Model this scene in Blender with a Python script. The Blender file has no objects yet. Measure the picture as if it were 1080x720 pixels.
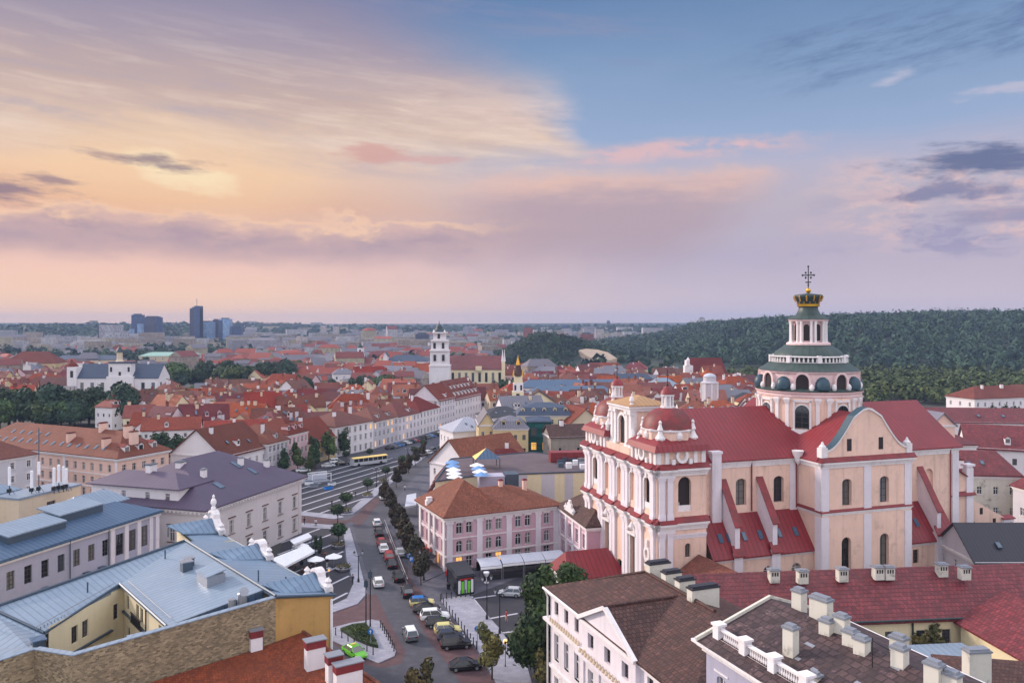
import bpy, math, random
import numpy as np
from mathutils import Vector, Matrix
R = math.radians
random.seed(7)
SC = bpy.context.scene
COL = SC.collection
# ------------------------------------------------------------------ camera
H, F, CX, CY = 46.0, 840.0, 540.0, 340.0
cam_d = bpy.data.cameras.new('camera'); cam = bpy.data.objects.new('camera', cam_d); COL.objects.link(cam)
cam.location = (0, 0, H); cam.rotation_euler = (R(90), 0, 0)
cam_d.sensor_fit = 'HORIZONTAL'; cam_d.sensor_width = 36; cam_d.lens = 28; cam_d.shift_y = -20/1080
cam_d.clip_start = .5; cam_d.clip_end = 40000
SC.camera = cam
SC.view_settings.view_transform = 'Standard'; SC.view_settings.look = 'None'
SC.view_settings.exposure = 0.0; SC.view_settings.gamma = 1; SC.view_settings.use_curve_mapping = False
SC.cycles.max_bounces = 5; SC.cycles.volume_bounces = 0; SC.cycles.use_denoising = True
SC.cycles.diffuse_bounces = 3; SC.cycles.glossy_bounces = 2; SC.cycles.transmission_bounces = 3

def P(px, py, z=0.0):
    Y = F*(H-z)/(py-CY)
    return Vector(((px-CX)*Y/F, Y, z))
def G(px, py, z=0.0):
    p = P(px, py, z); return (p.x, p.y)
def PD(px, py, Y):
    return Vector(((px-CX)*Y/F, Y, H-(py-CY)*Y/F))
def lin(v):
    v /= 255.0
    return v/12.92 if v <= .04045 else ((v+.055)/1.055)**2.4
def c(r, g, b): return (lin(r), lin(g), lin(b), 1.0)
rgb = c

# ------------------------------------------------------------------ node helper
class S:
    """a socket that can be calculated with"""
    def __init__(s, nt, sock): s.nt, s.k = nt, sock
    def _m(s, op, *o, clamp=False):
        n = s.nt.nodes.new('ShaderNodeMath'); n.operation = op; n.use_clamp = clamp
        for i, a in enumerate((s,)+o):
            if isinstance(a, S): s.nt.links.new(a.k, n.inputs[i])
            else: n.inputs[i].default_value = a
        return S(s.nt, n.outputs[0])
    def __add__(s, o): return s._m('ADD', o)
    def __sub__(s, o): return s._m('SUBTRACT', o)
    def __mul__(s, o): return s._m('MULTIPLY', o)
    def __truediv__(s, o): return s._m('DIVIDE', o)
    def __neg__(s): return s._m('MULTIPLY', -1.0)
    __radd__ = __add__; __rmul__ = __mul__
    def abs(s): return s._m('ABSOLUTE')
    def fract(s): return s._m('FRACT')
    def clamp(s): return s._m('ADD', 0.0, clamp=True)
    def step(s, a, b, lo=0.0, hi=1.0):
        n = s.nt.nodes.new('ShaderNodeMapRange'); n.interpolation_type = 'SMOOTHSTEP'
        s.nt.links.new(s.k, n.inputs[0])
        for i, v in zip((1, 2, 3, 4), (a, b, lo, hi)): n.inputs[i].default_value = v
        return S(s.nt, n.outputs[0])
    def ramp(s, a, b, stops):
        n = s.nt.nodes.new('ShaderNodeValToRGB'); e = n.color_ramp.elements
        t = (s-a)/(b-a); s.nt.links.new(t.k, n.inputs[0])
        while len(e) < len(stops): e.new(.5)
        for q, (p, col) in zip(e, stops): q.position = (p-a)/(b-a); q.color = col
        return S(s.nt, n.outputs[0])
def link(nt, a, b):
    if isinstance(a, S): nt.links.new(a.k, b)
    else: b.default_value = a
def mix(nt, fac, a, b, mode='MIX'):
    n = nt.nodes.new('ShaderNodeMix'); n.data_type = 'RGBA'; n.blend_type = mode
    link(nt, fac, n.inputs[0]); link(nt, a, n.inputs[6]); link(nt, b, n.inputs[7])
    return S(nt, n.outputs[2])
def vec(nt, x, y, z=0.0):
    n = nt.nodes.new('ShaderNodeCombineXYZ')
    for i, a in enumerate((x, y, z)): link(nt, a, n.inputs[i])
    return S(nt, n.outputs[0])
def xyz(nt, v):
    n = nt.nodes.new('ShaderNodeSeparateXYZ'); nt.links.new(v.k, n.inputs[0])
    return [S(nt, n.outputs[i]) for i in range(3)]
def noise(nt, v, scale, detail=4, rough=.55, dist=0.0, out=0):
    n = nt.nodes.new('ShaderNodeTexNoise'); nt.links.new(v.k, n.inputs['Vector'])
    n.inputs['Scale'].default_value = scale; n.inputs['Detail'].default_value = detail
    n.inputs['Roughness'].default_value = rough; n.inputs['Distortion'].default_value = dist
    return S(nt, n.outputs[out])

# ------------------------------------------------------------------ sky
SUN_AZ, SUN_EL = -62.0, 24.0          # degrees from +Y, clockwise
world = bpy.data.worlds.new('World'); SC.world = world; world.use_nodes = True
def build_sky():
    nt = world.node_tree; nt.nodes.clear()
    tc = nt.nodes.new('ShaderNodeTexCoord')
    nn = nt.nodes.new('ShaderNodeVectorMath'); nn.operation = 'NORMALIZE'
    nt.links.new(tc.outputs['Generated'], nn.inputs[0])
    x, y, z = xyz(nt, S(nt, nn.outputs[0]))
    A = x._m('ARCTAN2', y)*57.2958                  # azimuth, degrees clockwise from +Y
    E = z._m('ARCSINE')*57.2958                     # elevation, degrees
    wob = noise(nt, vec(nt, A*.06, E*.16, 3.0), 1.0, 5, .55)-.5
    wob2 = noise(nt, vec(nt, A*.22, E*.55, 9.0), 1.0, 6, .6)-.5
    wob3 = noise(nt, vec(nt, A*.035, E*.12, 21.0), 1.0, 4, .5)-.5
    fine = noise(nt, vec(nt, A*.14, E*.75+A*.03, 1.0), 1.0, 8, .66)
    puff = noise(nt, vec(nt, A*.34+wob*2, E*.8, 4.0), 1.0, 8, .62)
    strk = noise(nt, vec(nt, A*.05-E*.02+wob2*.3, E*.5+A*.045, 5.0), 1.0, 8, .66)
    E1 = E+wob*3.0+wob2*.8
    left = E1.ramp(-4, 60, [(-4, rgb(255, 206, 170)), (1.5, rgb(255, 212, 182)), (3.6, rgb(248, 204, 186)), (5.4, rgb(230, 190, 178)), (8.0, rgb(236, 186, 154)), (10.2, rgb(244, 204, 170)), (12.5, rgb(218, 192, 178)), (15, rgb(200, 176, 170)), (18.5, rgb(168, 156, 172)), (22, rgb(134, 134, 166)), (35, rgb(120, 140, 185)), (60, rgb(120, 150, 200))])
    right = E1.ramp(-4, 60, [(-4, rgb(210, 194, 204)), (1.5, rgb(204, 190, 204)), (5, rgb(186, 176, 196)), (8, rgb(190, 180, 194)), (10.5, rgb(184, 182, 204)), (13, rgb(154, 174, 208)), (17, rgb(134, 160, 196)), (22, rgb(104, 135, 178)), (35, rgb(105, 145, 200)), (60, rgb(115, 150, 205))])
    low = (A+wob*14+wob3*10).step(-26, 18)
    up12 = (E-12.5)._m('MAXIMUM', 0.0)
    rim = (A-4.6+(E-12.5)*1.35+wob*7.0+wob2*2.6)/(up12*.75+1.5)
    edge = rim.step(-1.0, 1.0)
    hi = (E+wob2*1.4).step(11.0, 13.2)
    m = low*(hi*-1.0+1.0)+edge*hi
    sky = mix(nt, m, left, right)
    veil = (edge*-1.0+1.0)*E.step(8.5, 12.5)*E.step(21.5, 15)
    sky = mix(nt, (strk.step(.47, .68)*veil*.62).clamp(), sky, rgb(242, 220, 204))
    sky = mix(nt, (strk.step(.5, .32)*veil*.5).clamp(), sky, rgb(172, 164, 184))
    sky = mix(nt, (puff.step(.5, .72)*veil*E.step(16, 12)*.35).clamp(), sky, rgb(246, 214, 184))
    sky = mix(nt, (rim.step(-4.5, .1)*rim.step(1.1, .2)*E.step(11.5, 13)*E.step(18.5, 14)*.6*(fine.step(.3, .62))).clamp(), sky, rgb(240, 216, 206))
    # thin mauve film high up on both sides
    sky = mix(nt, (strk.step(.5, .7)*E.step(15, 19)*A.step(16, 6)*.4).clamp(), sky, rgb(150, 148, 178))
    # bright gap where the low sun stands behind the cloud
    gx = (A+22.3+wob2*5)/3.0+(E-9.6)*.5; gy = (E-9.8+wob2*2.2)/1.3
    gl = gx*gx+gy*gy+(puff-.5)*2.4
    sky = mix(nt, gl.step(1.5, .0)*.9, sky, rgb(255, 240, 204))
    gx2 = (A+23.0)/11.0; gy2 = (E-9.8)/3.6
    sky = mix(nt, ((gx2*gx2+gy2*gy2+wob*2).step(1.4, 0.0)*.42).clamp(), sky, rgb(252, 214, 170))
    # long bank of cloud low on the left, running to the right of the middle
    cum = noise(nt, vec(nt, A*.13, E*.22, 2.0), 1.0, 8, .6)
    ctop = cum*6.2+4.4+(puff-.5)*2.6
    d = ctop-E
    bank = d.step(-.1, .5)*(E+wob2*2).step(3.4, 6.0)*(A+wob3*16).step(6, -6)
    lit = (d+(puff-.5)*2.4).step(1.5, .1)
    bcol = mix(nt, lit, mix(nt, puff.step(.38, .6), rgb(182, 158, 168), rgb(214, 180, 176)), rgb(250, 208, 176))
    sky = mix(nt, (bank*.78).clamp(), sky, bcol)
    bank2 = ((cum*3.2+4.9+(fine-.5)*2.4)-E).step(-.2, .8)*(E+wob2).step(3.6, 5.2)*(A+wob3*20).step(0, -10)
    sky = mix(nt, (bank2*.45).clamp(), sky, rgb(172, 152, 168))
    # pink bank right of the middle
    d2 = (cum*3.0+9.7-(A-8)._m('ABSOLUTE')*.05+(puff-.5)*1.6)-E
    b2 = d2.step(-.1, 1.3)*(E+wob*2).step(2.6, 6.5)*(A+wob2*5+(E-8)*-1.1).step(19, 13.0)*(A+wob3*8).step(-8, 2)
    bc2 = mix(nt, (d2+(fine-.5)*3).step(3.0, .3), rgb(182, 160, 172), rgb(236, 194, 178))
    sky = mix(nt, (b2*.78).clamp(), sky, bc2)
    # broken pink streaks above it
    ps = (E-11.9-(A-10)*.02+wob2*1.6)._m('ABSOLUTE').step(1.0, .05)*(puff+fine*.5).step(.62, .86)*A.step(2, 6)*(A+wob*6).step(24, 16)
    sky = mix(nt, (ps*.85).clamp(), sky, rgb(226, 188, 190))
    # rosy heaps at the right
    q = noise(nt, vec(nt, A*.2+wob*1.5, E*.42, 6.0), 1.0, 8, .64)
    mr = (A+wob*8).step(17, 26)*A.step(60, 40)
    sky = mix(nt, (q.step(.45, .6)*mr*E.step(4.0, 6)*E.step(12.0, 9.0)*.75).clamp(), sky, rgb(230, 196, 192))
    sky = mix(nt, (noise(nt, vec(nt, A*.15+wob2, E*.45, 16.0), 1.0, 8, .64).step(.48, .6)*mr*E.step(3, 5)*E.step(9, 7)*.75).clamp(), sky, rgb(154, 150, 184))
    # dark slate clouds at the right, thin at their frayed ends
    def slate(a0, e0, aw, ew, tilt, col, str_, nz, thr=.0):
        k1 = (A-a0+wob2*4)/aw; k2 = (E-e0+(A-a0)*tilt+wob2*1.2)/ew
        mk_ = (k1*k1+k2*k2)._m('SQRT')
        return mix(nt, ((nz*2.3-mk_*.66-.26-thr).step(.1, .7)*str_).clamp(), sky, col)
    sky = slate(30.0, 9.9, 5.6, 1.0, .03, rgb(96, 110, 148), .9, fine)
    sky = slate(28.5, 8.3, 3.6, .55, -.02, rgb(118, 124, 162), .75, puff)
    sky = slate(32.0, 6.6, 4.0, .9, .0, rgb(140, 138, 174), .6, fine)
    wis = noise(nt, vec(nt, A*.11+E*.07+wob2*.4, E*.62-A*.09, 12.0), 1.0, 9, .72)
    wm = (wis+(E-17.8+wob*3)._m('ABSOLUTE')*-.03).step(.40, .68)*(A+wob*9).step(13, 23)*(E-A*.06).step(12.5, 15.5)*E.step(27, 20)
    sky = mix(nt, (wm*.75).clamp(), sky, rgb(90, 112, 154))
    sky = slate(25.5, 15.4, 2.2, .5, -.25, rgb(214, 206, 220), .45, fine, .2)
    sky = slate(31.5, 13.9, 4.5, .5, -.06, rgb(218, 204, 214), .45, fine, .15)
    # small dark wisps on the left
    sky = slate(-24.6, 10.4, 5.0, .6, .06, rgb(146, 126, 138), .85, fine, .1)
    sky = slate(-34.5, 7.9, 5.5, .8, .03, rgb(140, 122, 140), .85, fine, .0)
    sky = slate(-29.6, 8.9, 2.0, .4, .0, rgb(156, 132, 142), .8, fine, .1)
    sky = slate(-9.6, 11.9, 2.6, .8, .05, rgb(214, 162, 156), .75, fine, .1)
    sky = slate(-5.5, 11.5, 3.0, .4, .0, rgb(214, 168, 166), .6, fine, .1)
    # the rest of the dome: pale evening sky overhead and behind, thin cloud, brightened to light camera-facing walls
    st = nt.nodes.new('ShaderNodeTexSky'); st.sky_type = 'NISHITA'; st.sun_disc = False
    st.sun_elevation = R(SUN_EL); st.sun_rotation = R(SUN_AZ)
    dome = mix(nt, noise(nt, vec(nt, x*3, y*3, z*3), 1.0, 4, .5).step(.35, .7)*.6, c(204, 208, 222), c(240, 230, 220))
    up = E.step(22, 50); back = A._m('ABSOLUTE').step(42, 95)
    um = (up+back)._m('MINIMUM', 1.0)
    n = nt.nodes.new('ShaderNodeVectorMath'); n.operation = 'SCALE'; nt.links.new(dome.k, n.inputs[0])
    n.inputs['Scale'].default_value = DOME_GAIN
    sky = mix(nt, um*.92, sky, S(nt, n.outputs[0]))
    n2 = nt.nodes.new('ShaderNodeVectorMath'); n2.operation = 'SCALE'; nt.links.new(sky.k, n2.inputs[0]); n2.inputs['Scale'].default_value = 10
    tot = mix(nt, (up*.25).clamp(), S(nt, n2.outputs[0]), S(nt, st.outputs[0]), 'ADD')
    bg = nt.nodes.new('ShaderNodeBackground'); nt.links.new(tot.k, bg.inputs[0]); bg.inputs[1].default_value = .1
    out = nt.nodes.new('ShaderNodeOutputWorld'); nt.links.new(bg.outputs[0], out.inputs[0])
DOME_GAIN = 2.15  # lifts the unseen sky above the visible part, as added fill light
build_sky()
# ------------------------------------------------------------------ sun (behind thin cloud: wide and weak)
sd = bpy.data.lights.new('sun', 'SUN'); sun = bpy.data.objects.new('sun', sd); COL.objects.link(sun)
sd.energy = 3.9; sd.angle = R(7); sd.color = (1.0, .84, .72)
sv = Vector((math.sin(R(SUN_AZ))*math.cos(R(SUN_EL)), math.cos(R(SUN_AZ))*math.cos(R(SUN_EL)), math.sin(R(SUN_EL))))
sun.rotation_euler = (-sv).to_track_quat('-Z', 'Y').to_euler(); sun.location = (0, 0, 400)

# ------------------------------------------------------------------ materials
MATS = {}
def mk(name, col, col2=None, rough=.8, var=.25, vs=.15, fine=.12, fs=2.5, pat=None, pw=.3, ph=.35, mortar=.55, bump=0.0, rnd=0.0, metal=0.0, emit=0.0, dirt=0.0, worn=0.0, spec=.4, coords='Object', streak=0.0):
    m = bpy.data.materials.new(name); m.use_nodes = True; nt = m.node_tree
    b = nt.nodes['Principled BSDF']; b.inputs['Roughness'].default_value = rough
    b.inputs['Metallic'].default_value = metal; b.inputs['Specular IOR Level'].default_value = spec
    tc = nt.nodes.new('ShaderNodeTexCoord'); ob = S(nt, tc.outputs[coords]); uv = S(nt, tc.outputs['UV'])
    col2 = col2 or tuple(v*.72 for v in col[:3])+(1,)
    hgt = None
    if pat in ('tile', 'brick'):
        t = nt.nodes.new('ShaderNodeTexBrick'); nt.links.new(uv.k, t.inputs['Vector'])
        t.inputs['Color1'].default_value = col; t.inputs['Color2'].default_value = col2
        t.inputs['Mortar'].default_value = tuple(v*mortar for v in col[:3])+(1,)
        t.inputs['Scale'].default_value = 1; t.inputs['Brick Width'].default_value = pw; t.inputs['Row Height'].default_value = ph
        t.inputs['Mortar Size'].default_value = ph*.09; t.inputs['Mortar Smooth'].default_value = .4
        base = S(nt, t.outputs['Color']); hgt = S(nt, t.outputs['Fac'])*-1.0+1.0
        big = noise(nt, ob, vs, 5, .6); base = mix(nt, big.step(.35, .68)*var, base, tuple(v*.42 for v in col[:3])+(1,))
    else:
        base = mix(nt, noise(nt, ob, vs, 5, .6).step(.3, .72), col, mix(nt, var, col, col2))
    if pat == 'seam':
        u, v, _ = xyz(nt, uv)
        fr = (u/pw).fract(); ln = (fr-.5)._m('ABSOLUTE').step(.33, .44)
        pan = nt.nodes.new('ShaderNodeTexWhiteNoise'); pan.noise_dimensions = '2D'
        nt.links.new(vec(nt, (u/pw)._m('FLOOR'), (v/2.6+(u/pw)._m('FLOOR')*.37)._m('FLOOR')).k, pan.inputs['Vector'])
        base = mix(nt, S(nt, pan.outputs[0])*.22, base, tuple(v*.66 for v in col[:3])+(1,))
        vj = (v/2.6+(u/pw)._m('FLOOR')*.37).fract()
        base = mix(nt, (ln*.8+vj.step(.97, 1.0)*.3).clamp(), base, tuple(v*mortar for v in col[:3])+(1,)); hgt = ln
    if pat == 'cobble':
        t = nt.nodes.new('ShaderNodeTexVoronoi'); nt.links.new(ob.k, t.inputs['Vector']); t.inputs['Scale'].default_value = 1/pw
        base = mix(nt, S(nt, t.outputs['Distance']).step(.25, .6)*.35, base, tuple(v*mortar for v in col[:3])+(1,))
        hgt = S(nt, t.outputs['Distance'])*-1.0
        base = mix(nt, noise(nt, ob, .6, 3).step(.45, .7)*.35, base, tuple(min(1, v*1.5) for v in col[:3])+(1,))
    if fine:
        f = noise(nt, ob, fs, 5, .65)
        base = mix(nt, f.step(.45, .75)*fine*2, base, tuple(v*.5 for v in col[:3])+(1,))
    if streak:
        u, v, _ = xyz(nt, uv)
        sn = noise(nt, vec(nt, u*1.1, v*.07, 0.0), 1.0, 5, .6)
        base = mix(nt, sn.step(.5, .75)*streak, base, tuple(v*.55 for v in col[:3])+(1,))
    if dirt:
        base = mix(nt, noise(nt, ob, .55, 7, .7).step(.52, .7)*dirt, base, (.05, .04, .035, 1))
    if worn:
        w1 = noise(nt, ob, .9, 7, .72); w2 = noise(nt, ob, 5.0, 4, .6)
        base = mix(nt, (w1.step(.5, .68)*w2.step(.42, .62)*worn).clamp(), base, tuple(min(1, v*3.2+.05) for v in col[:3])+(1,))
    if rnd:
        oi = nt.nodes.new('ShaderNodeObjectInfo'); hs = nt.nodes.new('ShaderNodeHueSaturation')
        nt.links.new(base.k, hs.inputs['Color']); r = S(nt, oi.outputs['Random'])
        nt.links.new((r*rnd*2+(1-rnd)).k, hs.inputs['Value'])
        r2 = (r*7.13).fract(); nt.links.new((r2*.035*min(1, rnd*3)+(.5-.0175*min(1, rnd*3))).k, hs.inputs['Hue'])
        nt.links.new(((r*13.7).fract()*.3+.82).k, hs.inputs['Saturation'])
        base = S(nt, hs.outputs[0])
    nt.links.new(base.k, b.inputs['Base Color'])
    if bump:
        bn = nt.nodes.new('ShaderNodeBump'); bn.inputs['Strength'].default_value = bump; bn.inputs['Distance'].default_value = .06
        h = noise(nt, ob, fs*2, 4); h = h if hgt is None else hgt+h*.4
        nt.links.new(h.k, bn.inputs['Height']); nt.links.new(bn.outputs[0], b.inputs['Normal'])
    if emit:
        b.inputs['Emission Color'].default_value = col; b.inputs['Emission Strength'].default_value = emit
    MATS[name] = m
    return m
def plaster(name, col, **k):
    a = dict(rough=.9, var=.5, vs=.12, fine=.07, fs=1.5, streak=.22, bump=.05); a.update(k); return mk(name, col, tuple(v*.82 for v in col[:3])+(1,), **a)
W_ = plaster('white_plaster', c(226, 220, 224))
LAV = plaster('lavender_white_plaster', c(222, 214, 222), streak=.4, dirt=.08)
PEACH = plaster('peach_plaster', c(234, 199, 182), dirt=.2, streak=.6, var=.9)
CREAM = plaster('cream_plaster', c(226, 212, 178))
YEL = plaster('yellow_plaster', c(206, 184, 142))
GREY = plaster('grey_plaster', c(196, 192, 200))
THALL = plaster('town_hall_plaster', c(214, 206, 208), streak=.15)
LILAC = plaster('lilac_plaster', c(196, 160, 174))
PINKW = plaster('pink_plaster', c(226, 190, 176))
BLUEG = plaster('blue_grey_plaster', c(168, 166, 186))
OCHRE = plaster('ochre_plaster', c(190, 150, 90), streak=.5, dirt=.3, var=.8)
BEIGE = plaster('beige_plaster', c(208, 190, 166))
ROSE = plaster('rose_plaster', c(222, 186, 192))
DIRTY = plaster('weathered_cream_plaster', c(204, 200, 190), dirt=.75, streak=.4)
OLDWALL = plaster('stained_grey_wall', c(150, 140, 132), dirt=.5, streak=.5, var=.8)
STONE = mk('white_stucco', c(226, 220, 222), rough=.8, fine=.14, fs=3, streak=.35, dirt=.12)
TILE = mk('red_roof_tile', c(123, 57, 45), c(99, 44, 37), pat='tile', pw=.28, ph=.36, var=.55, vs=.12, fine=.16, fs=1.2, bump=.5, rnd=.22, rough=.85)
TILEO = mk('orange_roof_tile', c(150, 76, 48), c(104, 50, 36), pat='tile', pw=.28, ph=.36, var=.6, vs=.2, fine=.28, fs=1.3, bump=.8, rnd=.08, rough=.85, dirt=.22, mortar=.4, worn=.14)
TILEB = mk('dark_brown_roof_tile', c(98, 64, 58), c(62, 40, 38), pat='tile', pw=.42, ph=.5, var=.6, vs=.25, fine=.3, fs=1.4, bump=1.0, rough=.7, dirt=.2, mortar=.22, worn=.22)
TILEP = mk('speckled_brown_roof_tile', c(88, 66, 68), c(48, 34, 38), pat='tile', pw=.7, ph=.62, var=.75, vs=.4, fine=.35, fs=1.8, bump=1.0, rough=.6, dirt=.3, mortar=.25, worn=.45)
TILEC = mk('crimson_roof_sheet', c(132, 50, 57), c(92, 35, 44), pat='tile', pw=.55, ph=.62, var=.6, vs=.15, fine=.25, fs=1.0, bump=1.0, rough=.5, dirt=.22, mortar=.4, worn=.2)
REDM = mk('red_metal_roof', c(138, 43, 50), c(106, 33, 41), pat='seam', pw=.85, mortar=.48, var=.6, vs=.1, rough=.45, bump=.3, fine=.14, dirt=.14, worn=.08)
REDT = mk('red_metal_trim', c(136, 44, 50), c(92, 42, 42), rough=.5, fine=.2, var=.8, vs=.8, worn=.12)
COPY = mk('ochre_metal_roof', c(178, 138, 96), c(150, 108, 70), pat='seam', pw=0.8, rough=.5, bump=.3)
PURP = mk('purple_metal_roof', c(88, 75, 97), c(72, 60, 83), pat='seam', pw=0.9, mortar=.72, var=.6, rough=.55, bump=.2, dirt=.1)
BLUM = mk('blue_metal_roof', c(118, 140, 164), c(94, 118, 146), pat='seam', pw=0.8, mortar=.55, var=.5, rough=.42, bump=.3, metal=.1)
BLUL = mk('pale_blue_metal_roof', c(140, 156, 174), c(108, 128, 152), pat='seam', pw=0.8, mortar=.68, var=.45, rough=.4, bump=.3, metal=.1)
BLUD = mk('steel_blue_metal_roof', c(77, 102, 131), c(64, 87, 116), pat='seam', pw=0.85, mortar=.5, var=.5, rough=.42, bump=.3, metal=.1)
GRYM = mk('grey_metal_roof', c(118, 116, 128), c(96, 94, 108), pat='seam', pw=0.8, var=.5, rough=.5, bump=.2, rnd=.1)
MAUV = mk('mauve_flat_roof', c(95, 82, 88), c(78, 66, 75), var=.7, vs=.3, fine=.15, dirt=.15)
COPG = mk('green_copper_roof', c(64, 81, 78), c(43, 59, 59), pat='seam', pw=0.9, var=.8, vs=.5, rough=.5, bump=.2, dirt=.1)
COPL = mk('pale_green_roof', c(150, 184, 172), c(128, 164, 156), pat='seam', pw=.8, rough=.5)
COPD = mk('dark_green_copper', c(46, 62, 66), c(34, 46, 52), rough=.5, fine=.1)
TEAL = mk('blue_green_copper', c(46, 73, 87), c(34, 55, 69), rough=.45, fine=.2)
BLKR = mk('black_metal_roof', c(48, 48, 58), c(40, 40, 50), pat='seam', pw=.6, rough=.5, bump=.2)
NAVR = mk('dark_blue_roof', c(58, 72, 96), c(48, 60, 84), pat='seam', pw=.8, rough=.5)
GOLD = mk('gilding', c(214, 164, 58), rough=.3, metal=.8, fine=.1)
BRICKP = mk('weathered_yellow_brick', c(176, 156, 126), c(98, 84, 68), pat='brick', pw=.34, ph=.17, var=.5, vs=.6, fine=.3, fs=1.6, bump=.6, mortar=.75, dirt=.3)
BRICKR = mk('red_brick', c(142, 84, 70), c(112, 62, 54), pat='brick', pw=.5, ph=.2, bump=.4, rnd=.1)
GLASS = mk('window_glass', c(23, 28, 35), rough=.08, fine=0, var=.3, vs=1.2, spec=.7)
GLASS2 = mk('tinted_glass', c(70, 92, 116), rough=.1, fine=0, var=.5, vs=.8, spec=.8)
DARK = mk('painted_opening_shade', c(44, 36, 38), fine=.1)  # near-black colour that stands in for the shade inside openings
WARM = mk('lit_window', c(255, 190, 96), emit=.95, fine=0)
WFR = mk('white_window_frame', c(222, 218, 222), rough=.6, fine=.03)
BFR = mk('dark_window_frame', c(70, 62, 62), rough=.6, fine=.03)
WOOD = mk('brown_wood', c(96, 62, 48), rough=.7)
IRON = mk('black_iron', c(34, 34, 38), rough=.5, fine=.05)
STEEL = mk('galvanised_steel', c(146, 150, 160), rough=.4, metal=.4, fine=.15)
STEELD = mk('dark_steel', c(74, 88, 104), rough=.5, metal=.3, fine=.15)
CANV = mk('white_canvas', c(232, 232, 238), rough=.9, var=.3, vs=.6, fine=.06)
CANVG = mk('grey_canvas', c(186, 190, 204), rough=.9, var=.4, vs=.5)
CANVB = mk('blue_canvas', c(110, 150, 200), rough=.9)
CANVY = mk('yellow_canvas', c(226, 196, 122), rough=.9)
BLACKC = mk('black_roofing', c(40, 42, 52), rough=.6, fine=.1)
GREENP = mk('lime_green_paint', c(112, 210, 50), rough=.4, fine=.03)
REDP = mk('bright_red_paint', c(206, 50, 44), rough=.4, fine=.03)
BLUEP = mk('blue_sign_paint', c(40, 120, 205), rough=.4, fine=.02)
NETG = mk('green_scaffold_net', c(30, 104, 98), c(20, 72, 72), rough=.8, var=.8, vs=.5, fine=.15)
ASPH = mk('grey_cobble_road', c(74, 74, 83), c(61, 61, 70), pat='cobble', pw=.3, var=.8, vs=.08, mortar=.6, fine=.15, fs=.8, coords='Generated' if False else 'Object', rough=.75)
DCOB = mk('dark_cobble_square', c(50, 50, 59), c(42, 42, 50), pat='cobble', pw=.3, var=.8, vs=.06, mortar=.6, fine=.15, fs=.6, rough=.75)
BRPAV = mk('red_brick_paving', c(90, 66, 70), c(72, 53, 58), pat='cobble', pw=.32, var=.8, vs=.1, mortar=.6, fine=.15, fs=.8)
PAV = mk('pale_granite_paving', c(156, 156, 170), c(138, 138, 154), pat='tile', pw=1.1, ph=.8, var=.35, vs=.1, fine=.1, fs=.6, mortar=.8)
PAVG = mk('grey_paving', c(94, 93, 106), c(78, 77, 90), pat='tile', pw=.9, ph=.6, var=.5, vs=.08, fine=.14, fs=.6, mortar=.75)
LINE = mk('pale_stone_strip', c(176, 174, 186), fine=.15, fs=1.0)
KERB = mk('kerb_stone', c(150, 148, 160), fine=.1)
CITYG = mk('town_ground', c(69, 66, 64), c(46, 52, 44), var=1.0, vs=.012, fine=.3, fs=.05)
GRASS = mk('clipped_hedge_leaves', c(52, 66, 40), c(36, 48, 30), fine=.4, fs=3, rough=.9, bump=.6)
WOODF = mk('forest_floor', c(44, 54, 40), c(36, 46, 36), vs=.02)
SAND = mk('sandy_bank', c(190, 168, 148), c(150, 136, 118), vs=.05, fine=.2, fs=.2)
BARK = mk('bark', c(74, 60, 50), fine=.3, fs=4)
SKIN = mk('skin', c(214, 164, 140), rough=.6, fine=0)
CLOTHD = mk('dark_cloth', c(48, 50, 64), rough=.9, fine=.05); CLOTHW = mk('pale_cloth', c(206, 204, 208), rough=.9, fine=.05)
CLOTHR = mk('red_cloth', c(170, 60, 60), rough=.9, fine=.05); HAIR = mk('brown_hair', c(60, 42, 34), rough=.8, fine=0)
RUBBER = mk('tyre_rubber', c(28, 28, 30), rough=.8, fine=.05)
HEADL = mk('headlamp_glass', c(230, 232, 236), rough=.1, fine=0); TAILL = mk('tail_lamp', c(200, 30, 34), rough=.2, fine=0)
LAMPG = mk('lamp_globe', c(255, 214, 140), emit=.9, fine=0)
FLOWER = mk('mixed_flowers', c(150, 90, 90), c(70, 90, 50), vs=3, var=1, fine=.3, fs=5)
def carpaint(n, col): return mk('car_paint_'+n, col, rough=.25, fine=0, var=.02, spec=.6)
CP = {n: carpaint(n, k) for n, k in dict(white=c(224, 226, 230), black=c(24, 24, 28), grey=c(96, 100, 108), silver=c(176, 180, 188), red=c(150, 24, 30), blue=c(46, 110, 180), lime=c(104, 190, 44), beige=c(206, 196, 130), navy=c(36, 44, 66)).items()}
def leafmat(name, col, col2, sc=.35, spread=.7):
    m = bpy.data.materials.new(name); m.use_nodes = True; nt = m.node_tree; b = nt.nodes['Principled BSDF']
    b.inputs['Roughness'].default_value = .75; b.inputs['Specular IOR Level'].default_value = .25
    ge = nt.nodes.new('ShaderNodeNewGeometry'); tc = nt.nodes.new('ShaderNodeTexCoord'); oi = nt.nodes.new('ShaderNodeObjectInfo')
    n = noise(nt, S(nt, tc.outputs['Object']), sc, 3)
    col_ = mix(nt, n.step(.35, .65), col, col2)
    r = S(nt, ge.outputs['Random Per Island'])
    hs = nt.nodes.new('ShaderNodeHueSaturation'); nt.links.new(col_.k, hs.inputs['Color'])
    nt.links.new((r*spread+S(nt, oi.outputs['Random'])*.4+(.8-spread*.5)).k, hs.inputs['Value'])
    nt.links.new((S(nt, oi.outputs['Random'])*.04+.48).k, hs.inputs['Hue'])
    nt.links.new(hs.outputs[0], b.inputs['Base Color'])
    b.inputs['Subsurface Weight'].default_value = 0
    MATS[name] = m; return m
LEAFD = leafmat('dark_green_leaves', c(58, 76, 50), c(40, 56, 42))
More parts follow.
